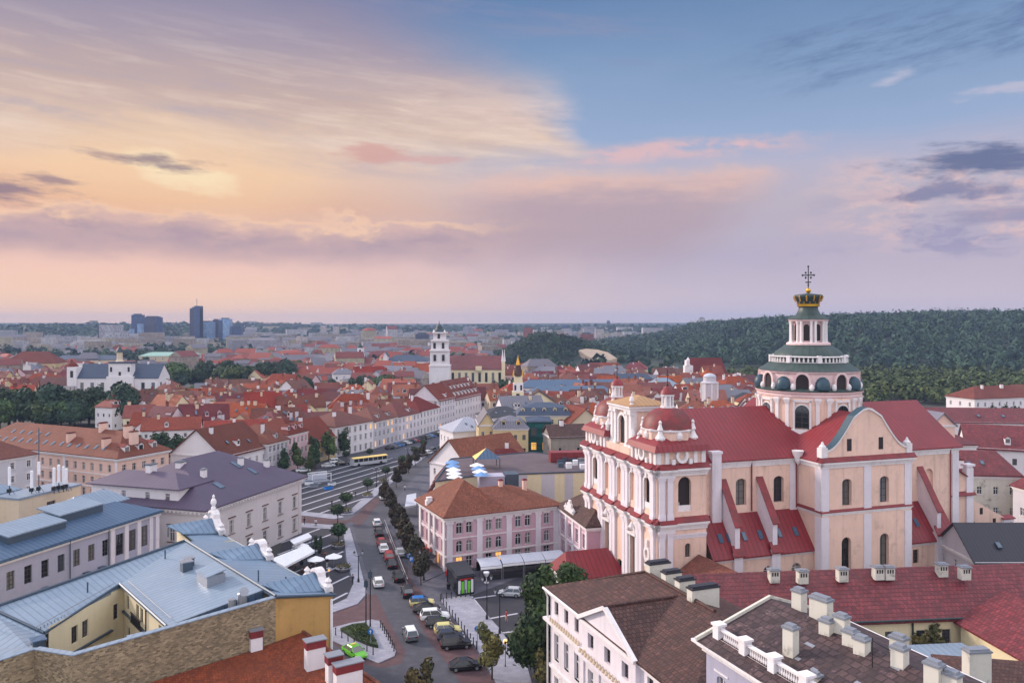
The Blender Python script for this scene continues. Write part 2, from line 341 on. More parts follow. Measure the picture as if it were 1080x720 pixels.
LEAFM = leafmat('green_leaves', c(86, 102, 58), c(60, 78, 50))
LEAFP = leafmat('plum_leaves', c(70, 60, 48), c(46, 48, 40))
LEAFO = leafmat('olive_leaves', c(104, 94, 56), c(72, 76, 46))
LEAFF = leafmat('forest_leaves', c(60, 82, 60), c(26, 47, 45), .05, .34)
STONEP = mk('pinkish_stucco', c(222, 194, 194), rough=.8, fine=.14, fs=2, streak=.3)
LEAFG = leafmat('linden_leaves', c(64, 84, 46), c(38, 56, 36))
def vary_glass():
    nt = GLASS.node_tree; b = nt.nodes['Principled BSDF']; l = b.inputs['Base Color'].links[0].from_socket; oi = nt.nodes.new('ShaderNodeObjectInfo'); r = S(nt, oi.outputs['Random'])
    base = mix(nt, r.step(.62, .72)*.55, S(nt, l), (.30, .28, .26, 1)); base = mix(nt, (r*3.7).fract().step(.7, .8)*.5, base, (.10, .13, .18, 1)); nt.links.new(base.k, b.inputs['Base Color'])
    nt.links.new(((r*5.3).fract()*.25+.04).k, b.inputs['Roughness'])
vary_glass()
WHTM = mk('whitish_metal_roof', c(176, 178, 192), c(150, 152, 168), pat='seam', pw=.9, var=.6, rough=.5, dirt=.15)
DOMER = mk('weathered_red_dome', c(132, 44, 48), c(88, 48, 46), rough=.55, fine=.3, fs=1.2, var=.9, vs=.5, worn=.25, dirt=.2)
# ------------------------------------------------------------------ mesh helpers
def tag(o, label=None, cat=None, group=None, kind=None):
    if label: o['label'] = label
    if cat: o['category'] = cat
    if group: o['group'] = group
    if kind: o['kind'] = kind
    return o
def thing(name, label, cat, loc=(0, 0, 0), rz=0.0, group=None):
    o = bpy.data.objects.new(name, None); COL.objects.link(o)
    o.empty_display_size = .5; o.location = loc; o.rotation_euler = (0, 0, rz)
    return tag(o, label, cat, group)
class MB:
    def __init__(s): s.v = []; s.f = []; s.m = []
    def add(s, vs, fs, mi=0):
        o = len(s.v); s.v.extend([tuple(p) for p in vs])
        for f in fs: s.f.append([i+o for i in f]); s.m.append(mi)
    def poly(s, pts, mi=0): s.add(pts, [list(range(len(pts)))], mi)
    def box(s, a, b, mi=0, rz=0.0, at=None):
        (x0, y0, z0), (x1, y1, z1) = a, b
        vs = [(x, y, z) for z in (z0, z1) for x, y in ((x0, y0), (x1, y0), (x1, y1), (x0, y1))]
        if rz or at:
            ca, sa = math.cos(rz), math.sin(rz); at = at or (0, 0)
            vs = [(at[0]+x*ca-y*sa, at[1]+x*sa+y*ca, z) for x, y, z in vs]
        s.add(vs, [(0, 3, 2, 1), (4, 5, 6, 7), (0, 1, 5, 4), (1, 2, 6, 5), (2, 3, 7, 6), (3, 0, 4, 7)], mi)
    def cbox(s, c_, sz, mi=0, rz=0.0):
        x, y, z = c_; a, b, h = sz
        s.box((-a/2, -b/2, z), (a/2, b/2, z+h), mi, rz, (x, y))
    def prism(s, pts, z0, z1, mi=0, cap=None):
        n = len(pts); vs = [(p[0], p[1], z0) for p in pts]+[(p[0], p[1], z1) for p in pts]
        s.add(vs, [(i, (i+1) % n, n+(i+1) % n, n+i) for i in range(n)]+[list(range(n))[::-1]], mi)
        s.poly([(p[0], p[1], z1) for p in pts], mi if cap is None else cap)
    def slab(s, pts3, th, mi=0):
        """a sheet of points thickened downwards"""
        n = len(pts3); vs = [tuple(p) for p in pts3]+[(p[0], p[1], p[2]-th) for p in pts3]
        s.add(vs, [list(range(n)), list(range(n, 2*n))[::-1]]+[(i, n+i, n+(i+1) % n, (i+1) % n) for i in range(n)], mi)
    def lathe(s, prof, n, x=0, y=0, mi=0, ph=0.0, cap=True):
        vs = [(x+r*math.cos(ph+2*math.pi*k/n), y+r*math.sin(ph+2*math.pi*k/n), z) for r, z in prof for k in range(n)]
        fs = [(i*n+k, i*n+(k+1) % n, (i+1)*n+(k+1) % n, (i+1)*n+k) for i in range(len(prof)-1) for k in range(n)]
        s.add(vs, fs, mi)
        if cap:
            if prof[-1][0] > .01: s.poly([vs[(len(prof)-1)*n+k] for k in range(n)], mi)
            if prof[0][0] > .01: s.poly([vs[k] for k in range(n)][::-1], mi)
    def tube(s, pts, r, n=6, mi=0, r1=None):
        pts = [Vector(p) for p in pts]; rings = []
        for i, p in enumerate(pts):
            d = (pts[min(i+1, len(pts)-1)]-pts[max(i-1, 0)]).normalized()
            a = d.orthogonal().normalized(); b = d.cross(a)
            rr = r if r1 is None else r+(r1-r)*i/(len(pts)-1)
            rings.append([p+(a*math.cos(2*math.pi*k/n)+b*math.sin(2*math.pi*k/n))*rr for k in range(n)])
        o = [q for g in rings for q in g]
        fs = [(i*n+k, i*n+(k+1) % n, (i+1)*n+(k+1) % n, (i+1)*n+k) for i in range(len(pts)-1) for k in range(n)]
        s.add(o, fs+[list(range(n))[::-1], list(range(len(o)-n, len(o)))], mi)
    def build(s, name, mats, parent=None, world=False, smooth=False, loc=(0, 0, 0), rz=0.0):
        me = s.mesh(name, mats, parent.location if (parent is not None and world) else None, smooth)
        o = bpy.data.objects.new(name, me); COL.objects.link(o)
        if parent is not None: o.parent = parent
        o.location = loc; o.rotation_euler = (0, 0, rz)
        return o
    def mesh(s, name, mats, off=None, smooth=False):
        me = bpy.data.meshes.new(name)
        vs = s.v if off is None else [(p[0]-off[0], p[1]-off[1], p[2]-off[2]) for p in s.v]
        me.from_pydata(vs, [], s.f)
        for m in (mats if isinstance(mats, (list, tuple)) else [mats]): me.materials.append(m)
        me.polygons.foreach_set('material_index', s.m)
        uv = me.uv_layers.new(name='UVMap'); arr = []
        for f in s.f:
            nx = ny = nz = 0.0; k = len(f)
            for i in range(k):
                p = vs[f[i]]; q = vs[f[(i+1) % k]]
                nx += (p[1]-q[1])*(p[2]+q[2]); ny += (p[2]-q[2])*(p[0]+q[0]); nz += (p[0]-q[0])*(p[1]+q[1])
            hl = math.hypot(nx, ny); l = math.sqrt(hl*hl+nz*nz) or 1
            if hl/l < .05: t = (1, 0, 0); b = (0, 1, 0)
            else:
                t = (-ny/hl, nx/hl, 0); b = (-(nz/l)*t[1], (nz/l)*t[0], (nx*t[1]-ny*t[0])/l)
            for i in f:
                p = vs[i]; arr += [p[0]*t[0]+p[1]*t[1], p[0]*b[0]+p[1]*b[1]+p[2]*b[2]]
        uv.data.foreach_set('uv', arr)
        if smooth: me.polygons.foreach_set('use_smooth', [True]*len(s.f))
        me.update(); return me
def one(name, me, parent=None, loc=(0, 0, 0), rz=0.0):
    o = bpy.data.objects.new(name, me); COL.objects.link(o); o.parent = parent; o.location = loc; o.rotation_euler = (0, 0, rz); return o
def copy_tree(src, loc, rz, label=None, scale=None, mats=None):
    """a copy of a thing, its parts and their sub-parts"""
    r = src.copy(); COL.objects.link(r); r.location = loc; r.rotation_euler = (0, 0, rz)
    if label: r['label'] = label
    if scale is not None: r.scale = (scale,)*3 if not isinstance(scale, tuple) else scale
    for ch in KIDS[src.name]:
        k = ch.copy(); COL.objects.link(k); k.parent = r
        for g in KIDS.get(ch.name, ()):
            d = g.copy(); COL.objects.link(d); d.parent = k
    return r
KIDS = {}
def index_kids(*roots):
    for r in roots:
        KIDS[r.name] = [o for o in COL.objects if o.parent == r]
        for k in KIDS[r.name]: KIDS[k.name] = [o for o in COL.objects if o.parent == k]

# ------------------------------------------------------------------ walls with real openings
def wall(mb, A, B, z0, z1, ops=(), dep=.25, mi=0):
    """a wall from A to B (outside on the right), with openings (u0, u1, w0, w1, arched)"""
    A = Vector(A[:2]); B = Vector(B[:2]); L = (B-A).length; d = (B-A)/L; n = Vector((d.y, -d.x))
    def q(u, w, k=0.0): p = A+d*u-n*k; return (p.x, p.y, w)
    us = sorted({0.0, L}|{o[0] for o in ops}|{o[1] for o in ops}); ws = sorted({z0, z1}|{o[2] for o in ops}|{o[3] for o in ops})
    for u0, u1 in zip(us, us[1:]):
        um = (u0+u1)/2; w0 = None
        for wa, wb in zip(ws, ws[1:]):
            wm = (wa+wb)/2; hole = any(o[0] < um < o[1] and o[2] < wm < o[3] for o in ops)
            if not hole and w0 is None: w0 = wa
            if hole and w0 is not None: mb.poly([q(u0, w0), q(u1, w0), q(u1, wa), q(u0, wa)], mi); w0 = None
        if w0 is not None: mb.poly([q(u0, w0), q(u1, w0), q(u1, z1), q(u0, z1)], mi)
    for u0, u1, w0, w1, ar in ops:
        out = [(u0, w0), (u1, w0)]
        if ar:
            r = (u1-u0)/2; uc = (u0+u1)/2; rh = r if ar == 1 else r*ar; K = 8
            arc = [(uc+r*math.cos(math.pi*i/K), w1-rh+rh*math.sin(math.pi*i/K)) for i in range(K+1)]
            out += arc
            for i in range(K):
                cn = (u1, w1) if i < K/2 else (u0, w1)
                mb.poly([q(*arc[i]), q(*cn), q(*arc[i+1])], mi)
        else: out += [(u1, w1), (u0, w1)]
        for i in range(len(out)):
            a, b = out[i], out[(i+1) % len(out)]
            mb.poly([q(*a), q(*a, dep), q(*b, dep), q(*b)], mi)
    return A, d, n
WIN = {}
def win_mesh(w, h, ar, style, lit=False):
    """window in its opening: local -Y looks out, origin at the sill's middle on the wall plane"""
    key = (round(w, 2), round(h, 2), ar, style, lit)
    if key in WIN: return WIN[key]
    dep = .2; mb = MB(); K = 8
    r = w/2; rh = r*(1 if ar == 1 else ar)
    prof = [(-r, 0), (r, 0)]+([(r*math.cos(math.pi*i/K), h-rh+rh*math.sin(math.pi*i/K)) for i in range(K+1)] if ar else [(r, h), (-r, h)])
    mb.poly([(x, dep, z) for x, z in prof], 1)
    fw = .09; y0, y1 = dep-.07, dep-.005
    mb.box((-r, y0, 0), (-r+fw, y1, h-rh*.9 if ar else h)); mb.box((r-fw, y0, 0), (r, y1, h-rh*.9 if ar else h))
    mb.box((-r+fw, y0, 0), (r-fw, y1, fw))
    if not ar: mb.box((-r+fw, y0, h-fw), (r-fw, y1, h))
    if style != 'bare':
        mb.box((-.04, y0-.01, fw), (.04, y1-.01, h-fw))
        for t in ((.64,) if style in ('cross', 'hood', 'surround', 'arch') else (.25, .5, .75)):
            mb.box((-r+fw, y0-.005, h*t-.035), (r-fw, y1-.005, h*t+.035))
    if ar:
        for i in range(K):
            a, b = prof[2+i], prof[3+i]; s = 1-fw/r
            mb.add([(a[0], y0, a[1]), (b[0], y0, b[1]), (b[0]*s, y0, h-rh+(b[1]-h+rh)*s), (a[0]*s, y0, h-rh+(a[1]-h+rh)*s)], [(0, 1, 2, 3)])
    mats = [BFR if style in ('bars', 'dark') else WFR, WARM if lit else GLASS, STONE, WOOD]
    if style in ('cross', 'hood', 'surround', 'arch'): mb.box((-r-.12, -.14, -.1), (r+.12, dep, 0), 2)
    if style == 'hood': mb.box((-r-.45, -.28, h+.45), (r+.45, .05, h+.62), 3); mb.box((-r-.35, -.22, -.22), (r+.35, .05, -.08), 3)
    if style in ('surround',):
        for x0, x1 in ((-r-.2, -r-.002), (r+.002, r+.2)): mb.box((x0, -.07, -.002), (x1, .02, h+.2), 2)
        mb.box((-r-.002, -.07, h+.002), (r+.002, .02, h+.2), 2); mb.box((-r-.3, -.16, h+.2), (r+.3, .02, h+.32), 2)
    if style == 'arch' and ar:
        for i in range(K):
            a, b = prof[2+i], prof[3+i]; s = 1+.24/r
            A_, B_ = (a[0]*s, h-rh+(a[1]-h+rh)*s), (b[0]*s, h-rh+(b[1]-h+rh)*s)
            mb.add([(a[0], -.08, a[1]), (b[0], -.08, b[1]), (B_[0], -.08, B_[1]), (A_[0], -.08, A_[1]), (B_[0], .02, B_[1]), (A_[0], .02, A_[1])], [(0, 1, 2, 3), (3, 2, 4, 5)], 2)
        for x0, x1 in ((-r-.24, -r-.002), (r+.002, r+.24)): mb.box((x0, -.08, 0), (x1, .02, h-rh), 2)
    WIN[key] = mb.mesh('window', mats); return WIN[key]
def put_windows(root, A, d, n, ops, style, lit=(), name='window', off=None):
    rz = math.atan2(d.y, d.x)
    for i, (u0, u1, w0, w1, ar) in enumerate(ops):
        p = A+d*((u0+u1)/2); lc = off if off is not None else root.location
        one(name, win_mesh(u1-u0, w1-w0, ar, style, i in lit), root, (p.x-lc[0], p.y-lc[1], w0-lc[2]), rz)
def even(L, n, w, m=None):
    m = L/n/2 if m is None else m
    st = (L-2*m)/(n-1) if n > 1 else 0
    return [(m+i*st-w/2, m+i*st+w/2) for i in range(n)] if n > 1 else [(L/2-w/2, L/2+w/2)]
def rect(o, d, L, W):
    o = Vector(o[:2]); d = Vector(d[:2]).normalized(); nl = Vector((-d.y, d.x))
    return [o, o+d*L, o+d*L+nl*W, o+nl*W]
def grow(q, e):
    cx = sum((Vector(p[:2]) for p in q), Vector((0, 0)))/len(q); out = []
    k = len(q)
    for i in range(k):
        p, a, b = Vector(q[i][:2]), Vector(q[i-1][:2]), Vector(q[(i+1) % k][:2])
        e1 = (p-a).normalized(); e2 = (b-p).normalized()
        n1 = Vector((e1.y, -e1.x)); n2 = Vector((e2.y, -e2.x))
        out.append(p+(n1+n2)*(e/max(.3, 1+n1.dot(n2))))
    return out
def hip(mb, q, z, h, over=.5, th=.22, ridge=None, mi=0):
    """hipped roof over four corners, ridge along the longer side; ridge = share of the hip ends (0 gives a gable, 1 a full hip)"""
    g = grow(q, over); L1 = (g[1]-g[0]).length; L2 = (g[2]-g[1]).length
    if L1 < L2: g = g[1:]+g[:1]; L1, L2 = L2, L1
    ma, mb_ = (g[0]+g[3])/2, (g[1]+g[2])/2; ax = (mb_-ma).normalized(); k = 1 if ridge is None else ridge
    s = min(L2/2*k, L1/2-.02); r0, r1 = ma+ax*s, mb_-ax*s
    b = [(p.x, p.y, z) for p in g]; t = [(p.x, p.y, z+th) for p in g]; a, e = (r0.x, r0.y, z+h), (r1.x, r1.y, z+h)
    vs = b+t+[a, e]
    mb.add(vs, [(3, 2, 1, 0), (0, 1, 5, 4), (1, 2, 6, 5), (2, 3, 7, 6), (3, 0, 4, 7), (4, 5, 9, 8), (6, 7, 8, 9), (5, 6, 9), (7, 4, 8)], mi)
    return r0, r1
def vis(A, B):
    d = Vector(B[:2])-Vector(A[:2]); n = Vector((d.y, -d.x)); m = (Vector(A[:2])+Vector(B[:2]))/2
    return n.dot(-m) > 0
CHIM = {}
def chimney(root, p, z, h=1.6, w=.9, d=.6, rz=0.0, mat=None, cap=None, name='chimney', world=True):
    mb = MB(); mb.box((-w/2, -d/2, -1.5), (w/2, d/2, h-.22)); mb.box((-w/2-.08, -d/2-.08, h-.22), (w/2+.08, d/2+.08, h-.06), 1); mb.box((-w/2+.1, -d/2+.1, h-.06), (w/2-.1, d/2-.1, h+.12), 1)
    lc = root.location if world else (0, 0, 0)
    return mb.build(name, [mat or W_, cap or TILE], root, loc=(p[0]-lc[0], p[1]-lc[1], z-lc[2]), rz=rz)
DORM = {}
def dormer(root, p, z, rz, w=1.3, h=1.3, dp=2.4, wm=None, rm=None, world=True):
    """small gabled roof window looking along local -Y"""
    key = (w, h, dp, (wm or W_).name, (rm or TILE).name)
    if key not in DORM:
        mb = MB(); mb.box((-w/2, 0, -.5), (w/2, dp, h)); mb.poly([(-w/2, 0, h), (w/2, 0, h), (0, 0, h+.5)]); mb.box((-w/2+.2, -.03, .15), (w/2-.2, .0, h-.15), 2)
        e = w/2+.15
        mb.slab([(-e, -.15, h-.05), (0, -.15, h+.6), (0, dp+.3, h+.6), (-e, dp+.3, h-.05)], .1, 1); mb.slab([(0, -.15, h+.6), (e, -.15, h-.05), (e, dp+.3, h-.05), (0, dp+.3, h+.6)], .1, 1)
        DORM[key] = mb.mesh('dormer', [wm or W_, rm or TILE, GLASS])
    lc = root.location if world else (0, 0, 0)
    return one('dormer', DORM[key], root, (p[0]-lc[0], p[1]-lc[1], z-lc[2]), rz)
SKYL = {}
def skylight(root, p, nrm, w=.8, h=1.2, world=True, name='skylight'):
    """roof window lying on a slope with the given normal"""
    nrm = Vector(nrm).normalized(); x = Vector((-nrm.y, nrm.x, 0)).normalized() if abs(nrm.z) < .999 else Vector((1, 0, 0)); y = nrm.cross(x)
    if (w, h) not in SKYL:
        mb = MB(); mb.box((-w/2, -h/2, -.1), (w/2, h/2, .1)); mb.box((-w/2+.1, -h/2+.1, .08), (w/2-.1, h/2-.1, .12), 1); SKYL[w, h] = mb.mesh('skylight', [STEELD, GLASS2])
    o = one(name, SKYL[w, h], root); lc = root.location if world else Vector((0, 0, 0))
    M = Matrix((x, y, nrm)).transposed().to_4x4(); M.translation = Vector(p)-Vector(lc); o.matrix_local = M
    return o
def slope_pt(q, z, h, side, u, t, over=.5, th=.22):
    """point and normal on the slope of a hip/gable roof above side (0..3) of rectangle q; u along the eave, t up the slope (0..1)"""
    g = grow(q, over); A, B = g[side], g[(side+1) % 4]; L = (B-A).length; d = (B-A)/L; inn = Vector((-d.y, d.x))
    Wd = (g[(side+2) % 4]-B).length/2 if L >= (g[(side+2) % 4]-B).length else L/2
    p = A+d*(u*L)+inn*(t*Wd); n = Vector((-inn.x*(h-th), -inn.y*(h-th), Wd))
    return Vector((p.x, p.y, z+th+t*(h-th))), n.normalized()

def house(name, label, cat, o, d, L, W, ez, rh, wm=None, rm=None, roof='hip', floors=3, bays=None, style='cross', ww=1.0, wh=1.6, group=None, hipk=None, chims=(), dorms=(), skys=(), lit=0.0, base=0.0, trim=True, ar=0, over=.5, seed=None, shop=False, sides=None, f0=1.0, cheap=False, chm=None):
    """a plain rectangular house: front side runs from o along d, the depth W goes to its left"""
    q = rect(o, d, L, W); cx = (q[0]+q[2])/2; root = thing(name, label, cat, (cx.x, cx.y, base), 0, group)
    rnd = random.Random(seed if seed is not None else int(cx.x*31+cx.y*17))
    mb = MB(); wm = wm or W_; rm = rm or TILE; wins = []
    gab = roof == 'gable' or (roof == 'hip' and hipk == 0)
    longer = 0 if L >= W else 1
    for i in range(4):
        A, B = q[i], q[(i+1) % 4]; Ls = (B-A).length; ops = []
        if vis(A, B) and (sides is None or i in sides):
            nb = bays[i % 2] if bays else max(1, int(Ls/3.0)); fh = (ez-.6)/floors
            for fl in range(floors):
                s = fl*fh+f0+.1; hh = min(wh, fh-1.0)
                if fl == 0 and shop: s, hh = .5, min(2.1, fh-.8)
                for u0, u1 in even(Ls, nb, ww): ops.append((u0, u1, s, s+hh, ar if fl else 0))
        a_, d_, n_ = wall(mb, A, B, 0, ez, ops, .2); wins.append((a_, d_, n_, ops))
        if gab and i % 2 != longer:
            m = (A+B)/2; mb.poly([(A.x, A.y, ez), (B.x, B.y, ez), (m.x, m.y, ez+rh-.15)])
    w_ = mb.build('wall', wm, root, loc=(0, 0, 0)); w_.data.transform(Matrix.Translation((-cx.x, -cx.y, 0)))
    fix_uv = None
    for a_, d_, n_, ops in wins:
        lits = {i for i in range(len(ops)) if rnd.random() < lit}
        put_windows(root, a_, d_, n_, ops, style, lits, off=(cx.x, cx.y, 0))
    rb = MB()
    if roof in ('hip', 'gable'):
        if roof == 'gable': gable(rb, q, ez, rh, over)
        else: hip(rb, q, ez, rh, over, ridge=hipk)
    elif roof == 'flat':
        g = grow(q, .15); rb.prism([tuple(p) for p in g], ez, ez+.35)
    elif roof == 'mansard':
        g = grow(q, over); g2 = grow(q, -1.6); zt = ez+rh*.6
        b = [(p.x, p.y, ez) for p in g]; t = [(p.x, p.y, zt) for p in g2]
        rb.add(b+t, [(i, (i+1) % 4, 4+(i+1) % 4, 4+i) for i in range(4)]+[(3, 2, 1, 0)]); hip(rb, g2, zt-.02, rh*.4, 0.05, .04)
    ro = rb.build('roof', rm, root); ro.data.transform(Matrix.Translation((-cx.x, -cx.y, 0)))
    if trim and not cheap:
        tb = MB(); g = grow(q, over*.55); g1 = grow(q, .12)
        tb.prism([tuple(p) for p in g], ez-.32, ez-.02); tb.prism([tuple(p) for p in g1], ez-.6, ez-.32)
        co = tb.build('cornice', STONE, root); co.data.transform(Matrix.Translation((-cx.x, -cx.y, 0)))
    off = Vector((cx.x, cx.y, 0)); rz = math.atan2(Vector(d[:2]).y, Vector(d[:2]).x)
    for (s, u, t) in chims:
        p, n = slope_pt(q, ez, rh, s, u, t, over); k = chimney(root, p-off, p.z, 1.7, rnd.uniform(.8, 1.4), .65, rz, chm or W_, TILE, world=False)
    for (s, u, t) in dorms:
        p, n = slope_pt(q, ez, rh, s, u, t, over); A, B = q[s], q[(s+1) % 4]; dd = B-A
        dormer(root, p-off, p.z, math.atan2(dd.y, dd.x), wm=wm, rm=rm, world=False)
    for (s, u, t) in skys:
        p, n = slope_pt(q, ez, rh, s, u, t, over); skylight(root, p-off, n, world=False)
    return root, q
def gable(mb, q, z, h, over=.5, th=.25, mi=0):
    g = grow(q, over); 
    if (g[1]-g[0]).length < (g[2]-g[1]).length: g = g[1:]+g[:1]
    ma, mb_ = (g[0]+g[3])/2, (g[1]+g[2])/2
    a, e = (ma.x, ma.y, z+h), (mb_.x, mb_.y, z+h); k = h*over/((g[0]-g[3]).length/2)
    b = [(p.x, p.y, z-k+.1) for p in g]
    mb.slab([b[0], b[1], e, a], th, mi); mb.slab([b[2], b[3], a, e], th, mi)

# ------------------------------------------------------------------ trees
def leaf_cloud(blobs, n, size, seed, jag=.25):
    """n leaf clumps spread through a set of lobes (x, y, z, rx, rz): numpy vertices of small quads"""
    r = np.random.default_rng(seed); w = np.array([b[3]**2*b[4] for b in blobs]); idx = r.choice(len(blobs), n, p=w/w.sum())
    B = np.array(blobs)[idx]; d = r.normal(size=(n, 3)); d /= np.linalg.norm(d, axis=1)[:, None]
    rad = r.uniform(.35, 1, n)**.45*(1+r.normal(0, jag, n)*.35)
    ctr = B[:, :3]+d*rad[:, None]*B[:, [3, 3, 4]]
    nn = d+r.normal(0, .42, (n, 3)); nn /= np.linalg.norm(nn, axis=1)[:, None]
    t = np.cross(nn, r.normal(size=(n, 3))); t /= np.linalg.norm(t, axis=1)[:, None]; b = np.cross(nn, t)
    s = size*r.uniform(.6, 1.35, n)[:, None]
    q = np.stack([ctr-t*s-b*s*.7, ctr+t*s-b*s*.5, ctr+t*s*.8+b*s*.7, ctr-t*s*.7+b*s*.6], 1)
    return q.reshape(-1, 3)
def quads_mesh(name, V, mat):
    n = len(V)//4; me = bpy.data.meshes.new(name)
    me.vertices.add(4*n); me.vertices.foreach_set('co', V.astype('f4').ravel())
    me.loops.add(4*n); me.loops.foreach_set('vertex_index', np.arange(4*n, dtype='i4'))
    me.polygons.add(n); me.polygons.foreach_set('loop_start', np.arange(0, 4*n, 4, dtype='i4'))
    try: me.polygons.foreach_set('loop_total', np.full(n, 4, dtype='i4'))
    except Exception: pass
    me.materials.append(mat); me.update(); me.validate(); return me
TREES = {}
def tree_proto(kind, var):
    if (kind, var) in TREES: return TREES[kind, var]
    r = random.Random(hash((kind, var)) % 999 if False else len(kind)*37+var*11); tb = MB()
    if kind == 'ball':
        bl = [(0, 0, 2.7, 1.35, 1.1)]+[(r.uniform(-.5, .5), r.uniform(-.5, .5), 2.7+r.uniform(-.3, .3), .95, .8) for _ in range(4)]
        n, s, mat, tr, th = 900, .17, LEAFD, .11, 2.0
    elif kind == 'plum':
        bl = [(r.uniform(-.8, .8), r.uniform(-.8, .8), 2.9+i*.55+r.uniform(-.2, .2), 1.5-i*.1, 1.2) for i in range(7)]
        n, s, mat, tr, th = 1500, .24, LEAFP, .14, 2.6
    elif kind == 'street':
        bl = [(r.uniform(-.7, .7), r.uniform(-.7, .7), 2.6+i*.75, 1.45-i*.16, 1.15) for i in range(6)]
        n, s, mat, tr, th = 1300, .23, LEAFD if var % 2 else LEAFM, .14, 2.4
    elif kind == 'olive':
        bl = [(r.uniform(-1.1, 1.1), r.uniform(-1.1, 1.1), 3.0+i*.55, 1.3-i*.1, 1.0) for i in range(7)]
        n, s, mat, tr, th = 1600, .2, LEAFO, .14, 2.6
    elif kind == 'grand':
        bl = [(r.uniform(-2.4, 2.4)*(1-i/22), r.uniform(-2.4, 2.4)*(1-i/22), 3.2+i*.72, 2.7-i*.08, 2.0) for i in range(15)]
        n, s, mat, tr, th = 10000, .25, LEAFG, .4, 5
    elif kind == 'spruce':
        bl = [(0, 0, 1.5+i*1.05, 2.5-i*.24, .7) for i in range(10)]; n, s, mat, tr, th = 1500, .3, LEAFD, .2, 4
    else:  # broad
        bl = [(r.uniform(-3, 3), r.uniform(-3, 3), 5.2+r.uniform(-1.6, 3.4), r.uniform(1.7, 2.8), r.uniform(1.5, 2.4)) for _ in range(12)]
        n, s, mat, tr, th = 2600, .42, (LEAFD, LEAFM, LEAFF)[var % 3], .32, 4.6
    tb.tube([(0, 0, -.3), (r.uniform(-.1, .1), .05, th*.5), (0, 0, th)], tr, 8, 0, tr*.7)
    for b in bl[:7]: tb.tube([(0, 0, th*.75), ((b[0])*.5, b[1]*.5, (b[2]+th)*.5), b[:3]], tr*.5, 5, 0, tr*.15)
    TREES[kind, var] = (quads_mesh('crown', leaf_cloud(bl, n, s, var*7+len(kind)), mat), tb.mesh('trunk', [BARK]))
    return TREES[kind, var]
def tree(kind, label, p, sc=1.0, var=0, group=None, rz=None, sz=None, name=None, cat='tree'):
    cr, tr = tree_proto(kind, var)
    o = thing(name or {'ball': 'clipped_tree', 'plum': 'plum_tree', 'spruce': 'spruce_tree'}.get(kind, 'leafy_tree'), label, cat, (p[0], p[1], p[2] if len(p) > 2 else 0), random.uniform(0, 6.28) if rz is None else rz, group)
    o.scale = (sc, sc, sz or sc); one('crown', cr, o); one('trunk', tr, o); return o
# ------------------------------------------------------------------ ground, roads, square
def sheet(name, pts, z, mat, kerb=0.0, kind='structure', label=None):
    mb = MB()
    if kerb: mb.prism(pts, z-.02, z+kerb, 0)
    else: mb.poly([(p[0], p[1], z) for p in pts])
    o = mb.build(name, mat); tag(o, label, kind=kind); return o
def gp(*l): return [G(a, b) for a, b in l]
sheet('ground', [(-5100, -100), (-5100, 5500), (5100, 5500), (5100, -100)], -.05, CITYG)
sheet('pavement', gp((330, 760), (318, 640), (300, 560), (318, 505), (340, 492), (372, 478), (400, 470), (450, 456), (520, 434), (535, 440), (500, 462), (462, 490), (450, 540), (468, 603), (640, 596), (640, 660), (560, 760)), 0, PAVG)
sheet('road', gp((352, 662), (388, 640), (392, 622), (382, 588), (374, 562), (371, 549), (378, 541), (400, 514), (432, 494), (450, 478), (480, 458), (512, 442), (520, 446), (484, 468), (462, 486), (440, 500), (414, 530), (405, 552), (412, 585), (425, 622), (437, 647), (452, 675), (470, 697), (500, 735), (520, 765), (330, 765), (335, 690)), .004, ASPH)
SQ = gp((316, 539), (365, 543.5), (380, 536), (425, 499.5), (437, 487), (407, 481.5), (350, 490), (318, 507))
sheet('market_square', SQ, .006, DCOB)
def strips(poly, d, sp, w, z, mat, name, off=0.0):
    d = Vector(d).normalized(); n = Vector((-d.y, d.x)); ps = [Vector(p) for p in poly]
    lo, hi = min(p.dot(n) for p in ps), max(p.dot(n) for p in ps); mb = MB(); k = lo+sp*.5+off
    while k < hi:
        xs = []
        for a, b in zip(ps, ps[1:]+ps[:1]):
            ka, kb = a.dot(n)-k, b.dot(n)-k
            if ka*kb < 0: xs.append((a+(b-a)*(ka/(ka-kb))).dot(d))
        xs.sort()
        for s0, s1 in zip(xs[::2], xs[1::2]):
            q = [d*s0+n*k, d*s1+n*k, d*s1+n*(k+w), d*s0+n*(k+w)]; mb.poly([(p.x, p.y, z) for p in q])
        k += sp
    return tag(mb.build(name, mat), kind='structure')
strips(SQ, (.42, .907), 4.6, .55, .011, LINE, 'square_markings')
FORE = gp((300, 562), (318, 557), (361, 557.5), (362, 566), (364, 590), (372, 615), (365, 631), (345, 650), (318, 640), (290, 600))
sheet('forecourt_paving', FORE, .006, DCOB); strips(FORE, (.42, .907), 5.2, .5, .011, LINE, 'forecourt_markings', 1)
sheet('brick_road', gp((316, 544), (366, 548.5), (378, 541), (394, 522), (402, 528), (388, 545), (378, 556), (371, 549.5), (362, 553), (316, 551)), .014, BRPAV)
sheet('brick_crossing', gp((351, 645), (378, 637), (389, 626), (397, 627), (410, 655), (428, 687), (424, 699), (404, 704), (380, 699), (351, 678)), .009, BRPAV)
sheet('brick_parking_strip', gp((407, 566), (412, 560), (424, 590), (436, 614), (452, 631), (477, 653), (502, 685), (522, 720), (535, 765), (518, 765), (470, 697), (452, 675), (437, 647), (425, 622), (412, 585)), .009, BRPAV)
sheet('square_sidewalk', gp((358, 543), (372, 542.5), (382, 535), (428, 497), (450, 481), (446, 477.5), (420, 495), (378, 530), (366, 541)), 0, PAV, .12)
